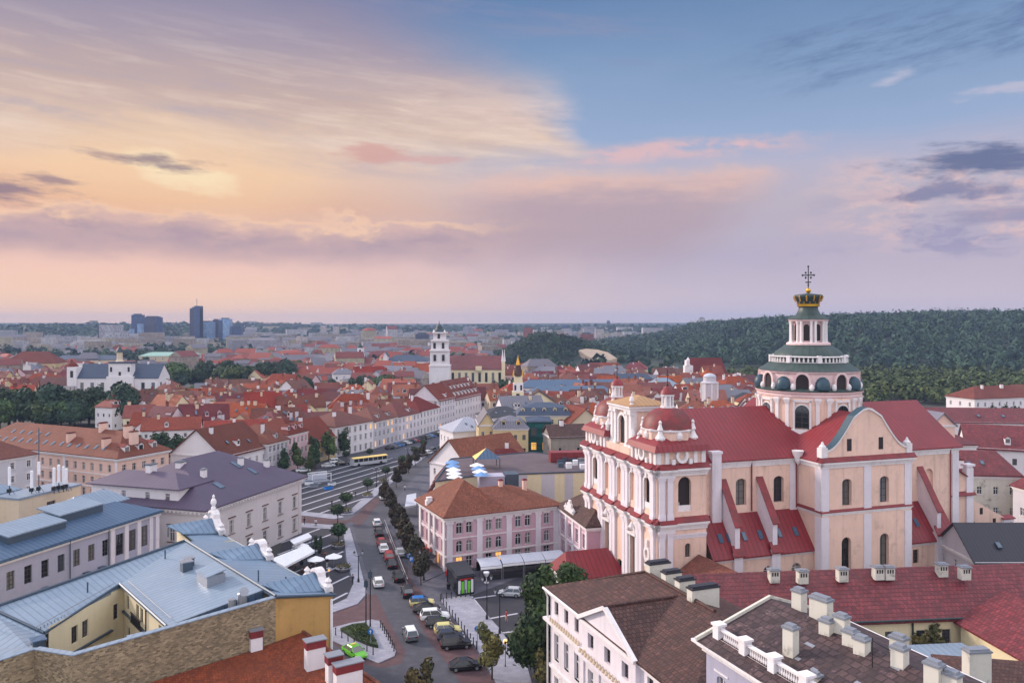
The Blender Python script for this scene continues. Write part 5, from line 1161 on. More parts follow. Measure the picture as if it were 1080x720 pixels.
# lower flat roof at the left bottom with air conditioner and dishes
LF = thing('flat_roofed_annex', 'low flat-roofed annex with dishes below the brick firewall', 'building', (-42, 66, 0))
mb = MB(); mb.prism([tuple(G(-60, 705, 11.5)), tuple(G(-60, 830, 11.5)), tuple(G(110, 830, 11.5)), tuple(G(95, 712, 11.5)), tuple(G(60, 700, 11.5))], 0, 11.3); addm(LF, 'wall', mb, OLDWALL)
for i, (px, py, lab) in enumerate(((52, 716, 'left satellite dish on the low annex roof'), (64, 720, 'right satellite dish on the low annex roof'))):
    p = P(px, py, 11.8); o = thing('satellite_dish', lab, 'satellite dish', (p.x, p.y, 11.3), .6, 'satellite dishes'); m = MB(); m.lathe([(.02, 0), (.3, .03), (.55, .12), (.62, .18)], 16); d_ = m.build('reflector', CANV, o, loc=(0, 0, .9), smooth=True); d_.rotation_euler = (R(60), 0, 0); m = MB(); m.tube([(0, .1, 0), (0, .1, 1.0)], .05, 6); m.build('pole', STEELD, o)
p = P(16, 716, 11.5); o = thing('rooftop_air_conditioner', 'pale rooftop air conditioner with round fans on the annex', 'air conditioner', (p.x, p.y, 11.3), .4); m = MB(); m.box((-1.3, -.5, .1), (1.3, .5, 1.1)); m.build('casing', CANVG, o)
for x in (-.65, .65): m = MB(); m.lathe([(.42, 1.1), (.42, 1.16), (.1, 1.18)], 16, x, 0); m.build('fan', IRON, o)
# ------------------------------------------------------------------ pink hotel
hd = Vector((36, -17)).normalized(); hc = Vector((-101, 204)); hu = [1.8+3.3*i for i in range(18)]
PH, q = big('pink_hotel', 'long pink three-storey hotel with red tiled roof and white-framed windows', hc-hd*61, hd, 61, 16, 11, {0: [(rowops(hu, 1.2, 7.4, 1.9), 'cross'), (rowops(hu, 1.2, 3.9, 1.9), 'cross'), (rowops(hu, 1.3, .5, 2.2), 'cross')], 1: [(rowops([2, 5, 8, 11, 14], 1.2, 7.4, 1.9), 'cross'), (rowops([2, 5, 8, 11, 14], 1.2, 3.9, 1.9), 'cross')]}, PINKW)
band(PH, q, 10.4, 10.8, .35); band(PH, q, 10.8, 11.05, .6); band(PH, q, 6.5, 6.75, .12); band(PH, q, 3.1, 3.4, .15)
mb = MB(); hip(mb, q, 11.05, 5.8, .6); addm(PH, 'roof', mb, TILE); rzh = math.atan2(hd.y, hd.x)
A, d, n, L = fr(q[0], q[1])
for u in (.5, 20.5, 40.5, 60.5): mb = MB(); wbox(mb, A, d, n, u-.45, u+.45, -.02, .15, 0, 10.4); addm(PH, 'pilaster', mb, LAV)
for k in range(15): p, n_ = slope_pt(q, 11.05, 5.8, 0, .1+.055*k, .3+.02*(k % 2), .6); skylight(PH, p, n_, .9, 1.5)
for k in range(5): p, n_ = slope_pt(q, 11.05, 5.8, 0, .2+.06*k, .62, .6); skylight(PH, p, n_, .9, 1.3)
for u in (.25, .5, .75): p, n_ = slope_pt(q, 11.05, 5.8, 1, u, .2, .6); dormer(PH, p, p.z-.2, rzh+math.pi/2, 1.6, 1.5, 2.4, W_, TILE)
for u, t in ((.62, .5), (.86, .42), (.74, .98), (.9, .95), (.97, .75)): p, n_ = slope_pt(q, 11.05, 5.8, 0, u, t, .6); chimney(PH, p, p.z, 2.0, 2.2, 1.0, rzh+1.57, PINKW)
house('grey_town_house', 'grey four-storey house corner at the left edge beyond the stair house', 'house', PD(-60, 0, 193).xy, (.904, -.427), 17, 12, 13.5, 4, GREY, TILE, 'hip', 4, group='town houses', seed=5, style='surround')
# ------------------------------------------------------------------ houses on the west side of the square
S0 = Vector((-79.7, 220)); A_ = [G(*p) for p in ((283, 503), (304, 496.5), (325, 490), (354, 482), (394, 473), (420, 465.5), (443, 459), (463, 453), (480, 448), (507, 440))]
def frontage(i): a, b = Vector(A_[i]), Vector(A_[i+1]); return a, (b-a).normalized(), (b-a).length
GQ = 'houses along the west side of the square'
house('town_house', 'white gabled house with a big red roof and round dormer behind the town hall', 'house', S0, (6.3, 19), 20, 18, 9, 7.2, W_, TILE, 'gable', 2, (6, 4), ww=1.1, group=GQ, chims=((0, .2, .8),), dorms=((0, .45, .25),), skys=((0, .7, .3), (0, .3, .4)))
for i, lab, wm, ez, rh, rf, fl, by, kw in ((0, 'pale blue-white house with a gabled dormer, left of the pink house', GREY, 9.8, 5, 'hip', 3, (5, 3), dict(dorms=((0, .5, .2),), chims=((0, .3, .8),))),
        (1, 'pink house with three small dormers facing the square', ROSE, 11, 4.6, 'hip', 3, (5, 3), dict(dorms=((0, .2, .25), (0, .5, .25), (0, .8, .25)))),
        (2, 'low yellow house with a tall red roof beside the pink house', YEL, 7.2, 6.5, 'gable', 2, (5, 3), dict(chims=((0, .3, .9),))),
        (3, 'broad white three-storey corner house with brown window frames on the square', W_, 10.1, 4.2, 'hip', 3, (7, 4), dict(lit=.1, shop=True, chims=((0, .3, .7), (0, .8, .9)), style='surround')),
        (4, 'grey-white terrace house with dormers beyond the broad corner house', GREY, 9.6, 4.6, 'hip', 3, (6, 3), dict(lit=.16, shop=True, dorms=((0, .3, .2), (0, .7, .2)))),
        (5, 'plain pale grey house with warmly lit shop windows on the square', LAV, 9.3, 5, 'hip', 3, (6, 3), dict(lit=.25, shop=True, dorms=((0, .6, .2),))),
        (6, 'white house with lit ground floor under a long red roof, mid-row', W_, 9.6, 5.2, 'hip', 3, (6, 3), dict(lit=.25, shop=True, chims=((0, .3, .9),))),
        (7, 'tall lavender-white house with white gable end and fancy dormer', LAV, 12.6, 6.4, 'gable', 4, (6, 4), dict(lit=.1, shop=True, dorms=((0, .5, .15),))),
        (8, 'long white hotel with two rows of roof dormers at the end of the square', W_, 11.6, 8.0, 'gable', 3, (9, 4), dict(dorms=tuple((0, .1+.13*k, .2) for k in range(7))+tuple((0, .15+.13*k, .55) for k in range(6)), chims=((0, .9, .8),)))):
    a, d, L = frontage(i); house('town_house', lab, 'house', a, d, L-.05, 14 if i != 3 else 17, ez, rh, wm, TILE, rf, fl, by, ww=1.15, wh=1.9, group=GQ, over=.45, **kw)
# ------------------------------------------------------------------ lilac house and its neighbours
lo, ld = Vector((-12.2, 147)), Vector((.904, .426)).normalized()
lu = [ux(lo, ld, p) for p in (484.5, 495, 515.7, 526, 546.7, 556.7, 576.7)]; lp = [.7]+[ux(lo, ld, p) for p in (505.7, 536.7, 567.5)]+[23]
side = [1.8, 4.6, 7.5, 10.4, 13.2]
LH, q = big('lilac_house', 'lilac three-storey house with white pilasters, arched windows and orange-brown roof', lo, ld, 23.6, 15, 10.0, {0: [(rowops(lu, 1.25, 6.7, 2.2, 1), 'arch'), (rowops(lu, 1.25, 3.3, 2.2, 1), 'arch'), (rowops(lu, 1.3, .4, 2.0), 'cross', (0, 3))], 3: [(rowops(side, 1.2, 6.6, 2.1), 'surround'), (rowops(side, 1.2, 3.3, 2.1), 'surround'), (rowops(side, 1.6, .3, 2.2), 'cross', (0, 1, 3, 4))]}, LILAC)
for a, b, e in ((9.2, 9.6, .25), (9.6, 9.85, .5), (9.85, 10.05, .8), (2.6, 2.9, .22), (5.85, 6.05, .15)): band(LH, q, a, b, e)
A, d, n, L = fr(q[0], q[1])
for u in lp: mb = MB(); wbox(mb, A, d, n, u-.55, u+.55, -.02, .2, 0, 9.2); wbox(mb, A, d, n, u-.7, u+.7, -.02, .35, 8.7, 9.2); addm(LH, 'pilaster', mb, LAV)
mb = MB()
for u in lu: wbox(mb, A, d, n, u-.75, u+.75, -.01, .07, 9.05-.25, 9.2)
addm(LH, 'frieze', mb, STONE)
A, d, n, L = fr(q[3], q[0]); mb = MB(); wbox(mb, A, d, n, 0, L, -.02, .06, 2.9, 9.2)
wl_ = [mb]
for u in (.7, 6.05, 8.95, 14.3): mb = MB(); wbox(mb, A, d, n, u-.5, u+.5, .04, .25, 0, 9.2); addm(LH, 'pilaster', mb, STONE)
mb = MB(); hip(mb, q, 10.05, 3.3, .9); ql = [q[0], q[0]+(q[1]-q[0]).normalized()*12, q[3]+(q[1]-q[0]).normalized()*12, q[3]]; hip(mb, ql, 10.06, 5.4, .905); addm(LH, 'roof', mb, TILEO)
mb = MB(); p = q[0]+(q[3]-q[0])*.62; mb.cbox((p.x, p.y, 10), (1.4, 1.0, 1.4), 0, .44); mb.cbox((p.x, p.y, 11.4), (1.0, .8, .6), 0, .44); addm(LH, 'parapet_block', mb, STONE)
for u, t in ((.6, .97), (.8, .9)): p, n_ = slope_pt(q, 10.05, 3.3, 0, u, t, .9); chimney(LH, p, p.z, 1.3, .8, .6, .44, PINKW, REDT)
wo, wd = Vector((9.3, 157)), Vector((.248, -.969)).normalized(); wu = [2.6, 6.6, 10.6, 14.6]
LW, q = big('lilac_wing', 'lilac side house with ornate white gable, wedged against the church', wo, wd, 16.5, 10, 9.7, {0: [(rowops(wu, 1.5, 5.6, 2.4), 'surround'), (rowops(wu, 1.5, 1.2, 2.6), 'surround')]}, LILAC)
for a, b, e in ((9.0, 9.3, .2), (9.3, 9.75, .5), (4.6, 4.9, .2)): band(LW, q, a, b, e)
A, d, n, L = fr(q[0], q[1])
for u in (.6, 4.6, 8.6, 12.6, 16): mb = MB(); wbox(mb, A, d, n, u-.45, u+.45, -.02, .2, 0, 9.0); addm(LW, 'pilaster', mb, LAV)
mb = MB(); hip(mb, q, 9.75, 4.2, .6); addm(LW, 'roof', mb, TILEB)
mb = MB()
for x0, x1, h in ((-2.6, 2.6, .7), (-2.0, 2.0, 1.3), (-1.1, 1.1, 2.1), (-.5, .5, 2.7)): wbox(mb, A, d, n, 6.6+x0, 6.6+x1, -.2-h*.001, .3-h*.05, 9.75, 9.75+h)
for s in (-2.3, 2.3): p = A+d*(6.6+s)+n*.05; mb.lathe([(.3, 10.4), (.4, 10.8), (.15, 11.2), (.05, 11.5)], 8, p.x, p.y)
addm(LW, 'ornate_gable', mb, STONE)
# flat roofed building with terrace
fp = [P(459, 508, 12), P(505, 501.5, 12), P(619, 497.5, 12), P(632, 484, 12), P(560, 477, 12), P(476, 484, 12)]
FT = thing('terrace_building', 'flat-roofed mauve building with sunshades, behind the lilac house', 'building', (0, 185, 0))
mb = MB(); mb.prism([(p.x, p.y) for p in fp], 0, 12); addm(FT, 'wall', mb, CREAM)
mb = MB(); mb.poly([(p.x, p.y, 12.02) for p in fp]); addm(FT, 'roof', mb, MAUV)
mb = MB()
for a, b in zip(fp, fp[1:]+fp[:1]): mb.tube([(a.x, a.y, 12.1), (b.x, b.y, 12.1)], .22, 4)
addm(FT, 'parapet', mb, STEELD)
for px, w in ((548, 3.5), (578, 3), (600, 2)):
    mb = MB(); A, d, n, L = fr((fp[1].x, fp[1].y), (fp[2].x, fp[2].y)); u = ux((fp[1].x, fp[1].y), d, px); wbox(mb, A, d, n, u-w/2, u+w/2, -.02, .05, 3, 11.8); addm(FT, 'wall_panel', mb, GREY)
mb = MB(); mb.slab([tuple(fp[0]), (fp[0].x-3.4, fp[0].y+.5, 6.0), (fp[5].x-4.6, fp[5].y+8, 6.0), tuple(fp[5])], .25)
for k in range(7): t = (k+.5)/7; a = fp[0].lerp(fp[5], t); b = Vector((fp[0].x-3.4, fp[0].y+.5, 6)).lerp(Vector((fp[5].x-4.6, fp[5].y+8, 6)), t); mb.tube([tuple(a+Vector((0, 0, .15))), tuple(b+Vector((0, 0, .15)))], .22, 4)
addm(FT, 'sloping_side', mb, TILE)
mb = MB(); p = P(518, 500, 13); mb.cbox((p.x, p.y-1.5, 8), (5.5, 4, 5.2), 0, .15); addm(FT, 'stair_block', mb, BLUEG); mb = MB(); mb.cbox((p.x+4.3, p.y-1.2, 8), (2.8, 4, 5.6), 0, .15); addm(FT, 'plant_tower', mb, STEELD)
pa = P(513, 486, 13.5); o = thing('roof_gazebo', 'square gazebo with blue and yellow pyramid roof on the mauve terrace', 'gazebo', (pa.x, pa.y, 12.02), .2); m = MB()
m.add([(-3, -2.4, 2.3), (3, -2.4, 2.3), (3, 2.4, 2.3), (-3, 2.4, 2.3), (0, 0, 4.6)], [(0, 1, 4), (1, 2, 4), (2, 3, 4)], 0); m.add([(-3, -2.4, 2.3), (-3, 2.4, 2.3), (0, 0, 4.6)], [(1, 0, 2)], 1); m.build('roof', [BLUD, CANVY], o)
for x in (-2.8, 2.8):
    for y in (-2.2, 2.2): m = MB(); m.tube([(x, y, 0), (x, y, 2.3)], .08, 6); m.build('post', IRON, o)
def umbrella(label, p, s=1.0, mat=CANV, group=None, h=2.5):
    o = thing('sunshade', label, 'sunshade', p, random.uniform(0, 1.5), group); m = MB(); r = 1.5*s
    K = 8; m.add([(r*math.cos(2*math.pi*k/K), r*math.sin(2*math.pi*k/K), h-.7) for k in range(K)]+[(0, 0, h)], [(k, (k+1) % K, K) for k in range(K)]); m.build('canopy', mat, o); m = MB(); m.tube([(0, 0, 0), (0, 0, h)], .04, 6); m.build('pole', STEEL, o); return o
OR = ['first', 'second', 'third', 'fourth', 'fifth', 'sixth', 'seventh', 'eighth', 'ninth', 'tenth', 'eleventh', 'twelfth', 'thirteenth', 'fourteenth', 'fifteenth', 'sixteenth', 'seventeenth', 'eighteenth', 'nineteenth', 'twentieth', 'twenty-first', 'twenty-second', 'twenty-third', 'twenty-fourth', 'twenty-fifth', 'twenty-sixth', 'twenty-seventh', 'twenty-eighth', 'twenty-ninth', 'thirtieth', 'thirty-first', 'thirty-second', 'thirty-third', 'thirty-fourth', 'thirty-fifth', 'thirty-sixth', 'thirty-seventh', 'thirty-eighth', 'thirty-ninth', 'fortieth']
for k in range(5): p = P(477+.6*k, 487+3.8*k, 14); umbrella(f'white and blue sunshade, {OR[k]} from the back in the left terrace row', (p.x, p.y, 12.02), 1.15, CANVB if k < 2 else CANV, 'sunshades on the terrace')
for k in range(4): p = P(503+1.5*k, 490+3.3*k, 14); umbrella(f'blue and white sunshade, {OR[k]} from the back in the right terrace row', (p.x, p.y, 12.02), 1.15, CANVB if k % 2 else CANV, 'sunshades on the terrace')
rr = random.Random(4)
ac = None
for k in range(12):
    p = P(590+rr.uniform(0, 28), 484+rr.uniform(0, 10), 12.5)
    mb = MB(); mb.cbox((p.x, p.y, 12.03), (rr.uniform(1, 2), rr.uniform(.8, 1.2), rr.uniform(.7, 1.4)), 0, rr.uniform(0, .5)); addm(FT, 'air_unit', mb, [STEEL, CANV, STEELD][k % 3])
mb = MB(); p = P(600, 487, 12.5); mb.cbox((p.x, p.y+4, 12.02), (9, 3.5, 2.4), 0, .1); addm(FT, 'plant_room', mb, REDT); mb = MB(); mb.cbox((p.x+8, p.y+5, 12.02), (8, 3, 2.2), 0, .1); addm(FT, 'plant_room', mb, STEELD)
# gabled orange house
ro, rd = Vector((-16.6, 211.6)), Vector((.75, .66)).normalized(); rn = Vector((rd.y, -rd.x))
house('gabled_house', 'house with bright orange tiled roof and white gable beside the street', 'house', ro+rn*9, rd, 21, 18, 8, 7, W_, TILEO, 'gable', 2, (6, 4), chims=((0, .75, .5),), skys=((0, .6, .4), (0, .8, .35)), group='town houses')
house('low_red_roofed_house', 'low house with long red roof strip in front of the yellow building', 'house', PD(496, 0, 212).xy, (.97, .2), 15, 6, 9.5, 2.2, W_, TILE, 'hip', 2, group='town houses')
house('yellow_building', 'yellow three-storey building with grey mansard roof and dormers', 'building', PD(521, 0, 248).xy, (1, .05), 10.7, 12, 13, 3.4, YEL, GRYM, 'mansard', 3, (4, 4), style='dark', dorms=((0, .3, .2), (0, .7, .2)), seed=3)
house('yellow_building', 'narrow yellow gable-ended building left of the mansard one', 'building', PD(505, 0, 254).xy, (1, .1), 5.2, 16, 13.4, 4, YEL, GRYM, 'gable', 3, (2, 4), seed=4)
nb, q = house('netted_building', 'building wrapped in dark green scaffold netting', 'building', PD(557, 0, 252).xy, (1, .02), 7.2, 13, 14.4, 1.0, NETG, NAVR, 'hip', 3, (2, 3), style='dark', ww=1.8, wh=2.4, seed=2, trim=False, lit=.2)
mb = MB()
A, d, n, L = fr(q[0], q[1])
for u in (0, 2.4, 4.8, 7.2):
    p = A+d*u+n*.9; mb.tube([(p.x, p.y, 0), (p.x, p.y, 15)], .06, 5)
for z in (2.5, 5, 7.5, 10, 12.5, 15): wbox(mb, A, d, n, 0, L, .3, .95, z, z+.08)
addm(nb, 'scaffold', mb, STEELD)
house('mansard_building', 'building with long steel-blue mansard roof behind the netted one', 'building', PD(546, 0, 268).xy, (1, .02), 18, 13, 14.8, 3.8, CREAM, NAVR, 'mansard', 4, (7, 4), dorms=tuple((0, .12+.19*k, .18) for k in range(5)), seed=6)
house('brick_ruin_house', 'weathered bare brick house with brown roof beside the netted building', 'house', PD(581, 0, 240).xy, (.98, .2), 11.5, 10, 11.5, 3.2, OLDWALL, TILEB, 'gable', 2, (2, 2), style='bare', chims=((0, .4, .9),), seed=8)
house('cream_gabled_house', 'cream house with stepped gables rising behind the brick ruin', 'house', PD(600, 0, 262).xy, (.95, .3), 12, 14, 12.5, 5, BEIGE, TILE, 'gable', 3, (3, 3), chims=((1, .5, .5),), seed=9)
house('pale_roofed_building', 'pavilion with a broad pale metal hipped roof facing the street', 'building', PD(478, 0, 268).xy, (.9, .43), 15, 13, 9, 4.2, W_, WHTM, 'hip', 2, (4, 4), skys=((0, .5, .3), (0, .4, .5), (0, .62, .3)), seed=10)
house('dark_roofed_building', 'building with glossy black roof and roof lights behind the pale pavilion', 'building', PD(512, 0, 300).xy, (.95, .3), 17, 13, 10, 3.6, W_, BLKR, 'hip', 3, (5, 4), skys=((0, .3, .4), (0, .5, .5), (0, .7, .4)), seed=11)
# ------------------------------------------------------------------ low roofs at the foot of the church
house('red_roofed_porch', 'low house with smooth red metal roof at the foot of the church front', 'house', Vector((9.5, 131)), Vector((.95, .311)), 9.5, 8, 3.6, 3.6, W_, REDM, 'hip', 1, (3, 3), hipk=.3, seed=12)
house('orange_roofed_house', 'house with steep orange-tiled roof below the church tower', 'house', Vector((23.5, 121.5)), Vector((.37, -.93)), 15, 12.5, 6.2, 3.7, DIRTY, TILEO, 'gable', 2, (4, 3), seed=13)
# ------------------------------------------------------------------ white house with brown roof, right foreground
E1, e1 = Vector((4.5, 93)), Vector((.353, -.936)).normalized()
at_ = [1.7, 4.4, 7.1]+[11.6, 15.3, 18.9]+[22.6, 25.2, 27.8]
WH, q = big('white_house', 'white neoclassical house with pediment and dark brown tiled roof', E1, e1, 29.5, 16, 14.8, {0: [(rowops(at_, 1.05, 12.4, 1.55), 'dark'), (rowops(at_, 1.25, 7.2, 3.0), 'surround'), (rowops(at_, 1.25, 2.6, 2.7), 'surround')]}, LAV)
for a, b, e in ((14.3, 14.6, .25), (14.6, 14.85, .55), (11.0, 11.3, .25), (11.3, 11.6, .7), (6.0, 6.3, .2)): band(WH, q, a, b, e)
mb = MB(); hip(mb, q, 14.85, 3.5, .7); addm(WH, 'roof', mb, TILEB)
A, d, n, L = fr(q[0], q[1]); u0, u1 = 9.6, 20.9; um = (u0+u1)/2
mb = MB(); wbox(mb, A, d, n, u0, u1, -.05, .55, 0, 14.85)
for u in (9.9, 20.6, 13.4, 17.1): wbox(mb, A, d, n, u-.3, u+.3, .5, .7, 0, 11)
def zat(k): return A+d*k
pt = lambda u, k, z: ((A+d*u+n*k).x, (A+d*u+n*k).y, z)
pm = MB(); pm.add([pt(u0, .6, 14.9), pt(u1, .6, 14.9), pt(um, .6, 17.7), pt(u0, -.3, 14.9), pt(u1, -.3, 14.9), pt(um, -.3, 17.7)], [(0, 1, 2), (3, 5, 4)]); addm(WH, 'pediment', pm, LAV)
tr = MB(); tr.tube([pt(u0-.4, .8, 14.95), pt(um, .8, 17.95), pt(u1+.4, .8, 14.95)], .3, 4); tr.tube([pt(u0-.3, .75, 14.85), pt(u1+.3, .75, 14.85)], .2, 4); addm(WH, 'pediment_moulding', tr, STONE)
pr_ = MB(); pr_.slab([pt(u0-.5, .55, 14.8), pt(um, .55, 18.0), pt(um, -7.5, 18.0), pt(u0-.5, -1.5, 14.8)], .18); pr_.slab([pt(um, .55, 18.0), pt(u1+.5, .55, 14.8), pt(u1+.5, -1.5, 14.8), pt(um, -7.5, 18.0)], .18); addm(WH, 'pediment_roof', pr_, TILEB)
rs = MB(); rs.tube([pt(um, 1.0, 18.05), pt(um, -7.5, 18.05)], .2, 6); rs.tube([pt(16*.5+.2, -8, 18.4), pt(21, -8, 18.4)], .2, 6); rs.tube([pt(-.4, .4, 15.0), pt(8, -8, 18.4)], .18, 6); addm(WH, 'ridge_tile', rs, TILEB)
for u in at_[3:6]:                                 # the projecting middle carries its own windows
    for z, h, st in ((12.4, 1.55, 'dark'), (7.2, 3.0, 'surround'), (2.6, 2.7, 'surround')): p = A+d*u+n*.36; one('window', win_mesh(1.05 if z > 12 else 1.25, h, 0, st), WH, (p.x-WH.location.x, p.y-WH.location.y, z), math.atan2(d.y, d.x))
mb2 = MB()
for k, w in ((.55, 0),):
    for a, b in ((u0, at_[3]-.65), (at_[3]+.65, at_[4]-.65), (at_[4]+.65, at_[5]-.65), (at_[5]+.65, u1)): wbox(mb2, A, d, n, a, b, -.05, .55, 0, 14.85)
    for u in at_[3:6]:
        for z0, z1 in ((0, 2.6), (5.3, 7.2), (10.2, 12.4), (13.95, 14.85)): wbox(mb2, A, d, n, u-.65, u+.65, -.05, .55-.003, z0, z1)
for u in (9.9, 13.45, 17.1, 20.6): wbox(mb2, A, d, n, u-.35, u+.35, .5, .72, 0, 11)
wbox(mb2, A, d, n, u0-.3, u1+.3, .5, 1.25, 11.3, 11.6); addm(WH, 'projecting_bay', mb2, LAV)
fb = MB()
for k in range(14):
    u = 1+k*.62+(1.2 if k > 12 else 0)
    p = A+d*u+n*.45; fb.lathe([(.16, 11.6), (.2, 11.75), (.12, 11.95), (.05, 12.1)], 6, p.x, p.y)
for k in range(17): p = A+d*(10+k*.66)+n*1.0; fb.lathe([(.16, 11.6), (.2, 11.75), (.12, 11.95), (.05, 12.1)], 6, p.x, p.y)
addm(WH, 'ledge_ornament', fb, BEIGE)
gt = MB(); gt.tube([pt(-.5, .75, 15.02), pt(9.2, .75, 15.02)], .13, 6); gt.tube([pt(-.2, .7, 15), pt(-.2, .3, 14), pt(-.2, .3, 0)], .1, 6); addm(WH, 'gutter', gt, W_)
for s, w, h in ((.6, 2.6, 1.9), (3.4, 2.0, 1.7), (6.0, 1.9, 1.7), (9.3, 3.2, 1.9)):
    p = pt(8+s, -9.2, 17.6); chimney(WH, p, 17.2, h+.5, .95, w, math.atan2(d.y, d.x)+math.pi, DIRTY, BLKR); KIDS
for u, k in ((6.5, -3.2), (22.5, -4.2), (24.8, -4.6)): mb = MB(); p = pt(u, k, 0); mb.slab([pt(u-.7, k+.7, 16.2+(-k-3)*.35), pt(u+.7, k+.7, 16.2+(-k-3)*.35), pt(u+.5, k-1.2, 16.75+(-k-3)*.35), pt(u-.5, k-1.2, 16.75+(-k-3)*.35)], .5); addm(WH, 'roof_hatch', mb, TILEB)
# ------------------------------------------------------------------ house with balustrade, right foreground
E2, e2, T = Vector((15.3, 62.7)), Vector((.37, -.93)).normalized(), 21.0; wu = [1.9+2.75*i for i in range(8)]
BH, q = big('balustrade_house', 'lavender house with white roof balustrade and mottled brown tiled roof', E2, e2, 26, 12.8, T, {0: [(rowops(wu, 1.1, T-4.4, 2.3, .6), 'surround'), (rowops(wu, 1.1, T-8.8, 2.3), 'surround')]}, BLUEG)
for a, b, e in ((T-.8, T-.45, .25), (T-.45, T-.2, .55), (T-.2, T, .85)): band(BH, q, a, b, e)
A, d, n, L = fr(q[0], q[1]); pt = lambda u, k, z: ((A+d*u+n*k).x, (A+d*u+n*k).y, z)
mb = MB(); mb.slab([pt(-.2, .8, T+.03), pt(26, .8, T+.03), pt(26, -6.4, T+2.45), pt(-.2, -6.4, T+2.45)], .2); mb.slab([pt(-.2, -6.4, T+2.45), pt(26, -6.4, T+2.45), pt(26, -13.3, T+.1), pt(-.2, -13.3, T+.1)], .2); addm(BH, 'roof', mb, TILEP)
mb = MB(); mb.add([pt(0, 0, T), pt(0, -12.8, T), pt(0, -6.4, T+2.3)], [(0, 1, 2)]); addm(BH, 'gable_wall', mb, W_)
mb = MB(); mb.tube([pt(-.25, .8, T+.15), pt(-.25, -6.4, T+2.55), pt(-.25, -13.2, T+.2)], .18, 4); addm(BH, 'verge_coping', mb, DIRTY)
bz = T+.25; k_ = -.6; bl = MB(); wbox(bl, A, d, n, .5, 25, k_-.18, k_+.18, bz-.1, bz+.2); wbox(bl, A, d, n, .5, 25, k_-.16, k_+.16, bz+.85, bz+1.0); addm(BH, 'balustrade_rail', bl, STONE)
bb = MB(); bb.lathe([(.055, .2), (.1, .36), (.05, .6), (.07, .85)], 6); bb = bb.mesh('baluster', [STONE])
for k in range(96):
    u = 1.05+k*.24
    if (u-.7) % 3.2 > .6: p = pt(u, k_, 0); one('baluster', bb, BH, (p[0]-BH.location.x, p[1]-BH.location.y, bz))
for k in range(8):
    u = .8+k*3.2; m = MB(); wbox(m, A, d, n, u-.34, u+.34, k_-.34, k_+.34, bz-.25, bz+1.15); wbox(m, A, d, n, u-.44, u+.44, k_-.44, k_+.44, bz+1.15, bz+1.32); addm(BH, 'balustrade_pedestal', m, W_)
ra = math.atan2(d.y, d.x)
for px, py, z, h, w, dp in ((843, 648, 22.8, 2.3, 1.2, 1.05), (866, 656, 23.1, 2.2, 2.1, 1.05), (834, 684, 22.5, 1.9, 1.2, .95), (888, 671, 23.1, 1.8, 1.2, .95), (872, 670, 23.0, 1.4, 1.2, .95), (897, 682, 23.0, 1.4, 1.2, .95), (909, 690, 23.0, 1.4, 1.2, .95), (948, 694, 22.6, 1.8, 1.35, .95), (949, 706, 23, 1.8, 1.2, .95), (985, 724, 23, 1.8, 1.3, .95), (1004, 732, 22.8, 1.6, 1.3, .95), (860, 716, 21.8, .5, 1.0, .7)):
    p = P(px, py, z); chimney(BH, p, z, h*.9, w*.74, dp*.74, ra+.2, DIRTY, STEEL)
mb = MB(); p = P(920, 705, 22.8); mb.tube([(p.x, p.y, 22.3), (p.x, p.y, 24.9)], .04, 5); mb.tube([(p.x, p.y, 24.7), (p.x+1.4, p.y-.4, 24)], .03, 5); addm(BH, 'aerial', mb, IRON)
r9 = random.Random(9)
for k in range(16):
    mb = MB(); u, kk = r9.uniform(5, 21), r9.uniform(-1.3, -6.0); z = T+.03+(.8-kk)/7.2*2.42; s = r9.uniform(.2, .45); mb.slab([pt(u-s, kk+.14, z-.01), pt(u+s, kk+.14, z-.01), pt(u+s*.9, kk-.14, z+.075), pt(u-s, kk-.14, z+.075)], .05); addm(BH, 'patched_sheet', mb, STEEL)
# ------------------------------------------------------------------ long crimson roof below the church
fu = [ux((24, 100), Vector((.995, .1)), p) for p in (938, 971, 998)]
LR, q = big('long_crimson_house', 'long low cream house with a weathered crimson roof below the church', (24, 100), (.995, .1), 58, 13, 8.0, {0: [(rowops(fu, 1.2, 4.4, 1.9), 'dark'), (rowops([3, 7, 11, 15], 1.2, 4.4, 1.9), 'dark')]}, CREAM)
mb = MB(); gable(mb, q, 8.0, 4.4, .6); addm(LR, 'roof', mb, TILEC)
mb = MB(); mb.poly([(q[0].x, q[0].y, 8), (q[3].x, q[3].y, 8), ((q[0].x+q[3].x)/2, (q[0].y+q[3].y)/2, 12.2)]); addm(LR, 'gable_wall', mb, CREAM)
for px, py, lab in ((888, 606, 0), (926, 604, 0), (937, 604, 0), (993, 601, 0), (1017, 604, 0), (846, 608, 0), (816, 607, 0)):
    p = P(px, py, 12.2); m = MB(); rz = .1; m.cbox((p.x, p.y, 11.4), (1.3, 1.0, 1.6), 0, rz)
    for x in (-.35, 0, .35): m.box((x-.1, -.52, 12.3), (x+.1, -.49, 12.8), 1, rz, (p.x, p.y))
    m.cbox((p.x, p.y, 13.0), (1.6, 1.3, .16), 2, rz); m.cbox((p.x, p.y, 13.16), (1.1, .8, .1), 2, rz); addm(LR, 'chimney', m, [DIRTY, DARK, STEEL])
mb = MB(); mb.tube([(q[0].x, q[0].y-.7, 7.9), (q[1].x, q[1].y-.7, 7.9)], .13, 6); p = q[0]+(q[1]-q[0])*(ux((24, 100), Vector((.995, .1)), 962)/58); mb.tube([(p.x, p.y-.2, 7.6), (p.x, p.y-.2, 0)], .12, 6); addm(LR, 'gutter', mb, COPD)
RW, q = big('crimson_side_wing', 'cream side wing with crimson roof running towards the bottom right corner', (57.8, 102.6), (.1, -.995), 30, 13, 7.6, {0: [(rowops([4, 9, 15], 1.1, 3.8, 1.7), 'dark')]}, CREAM)
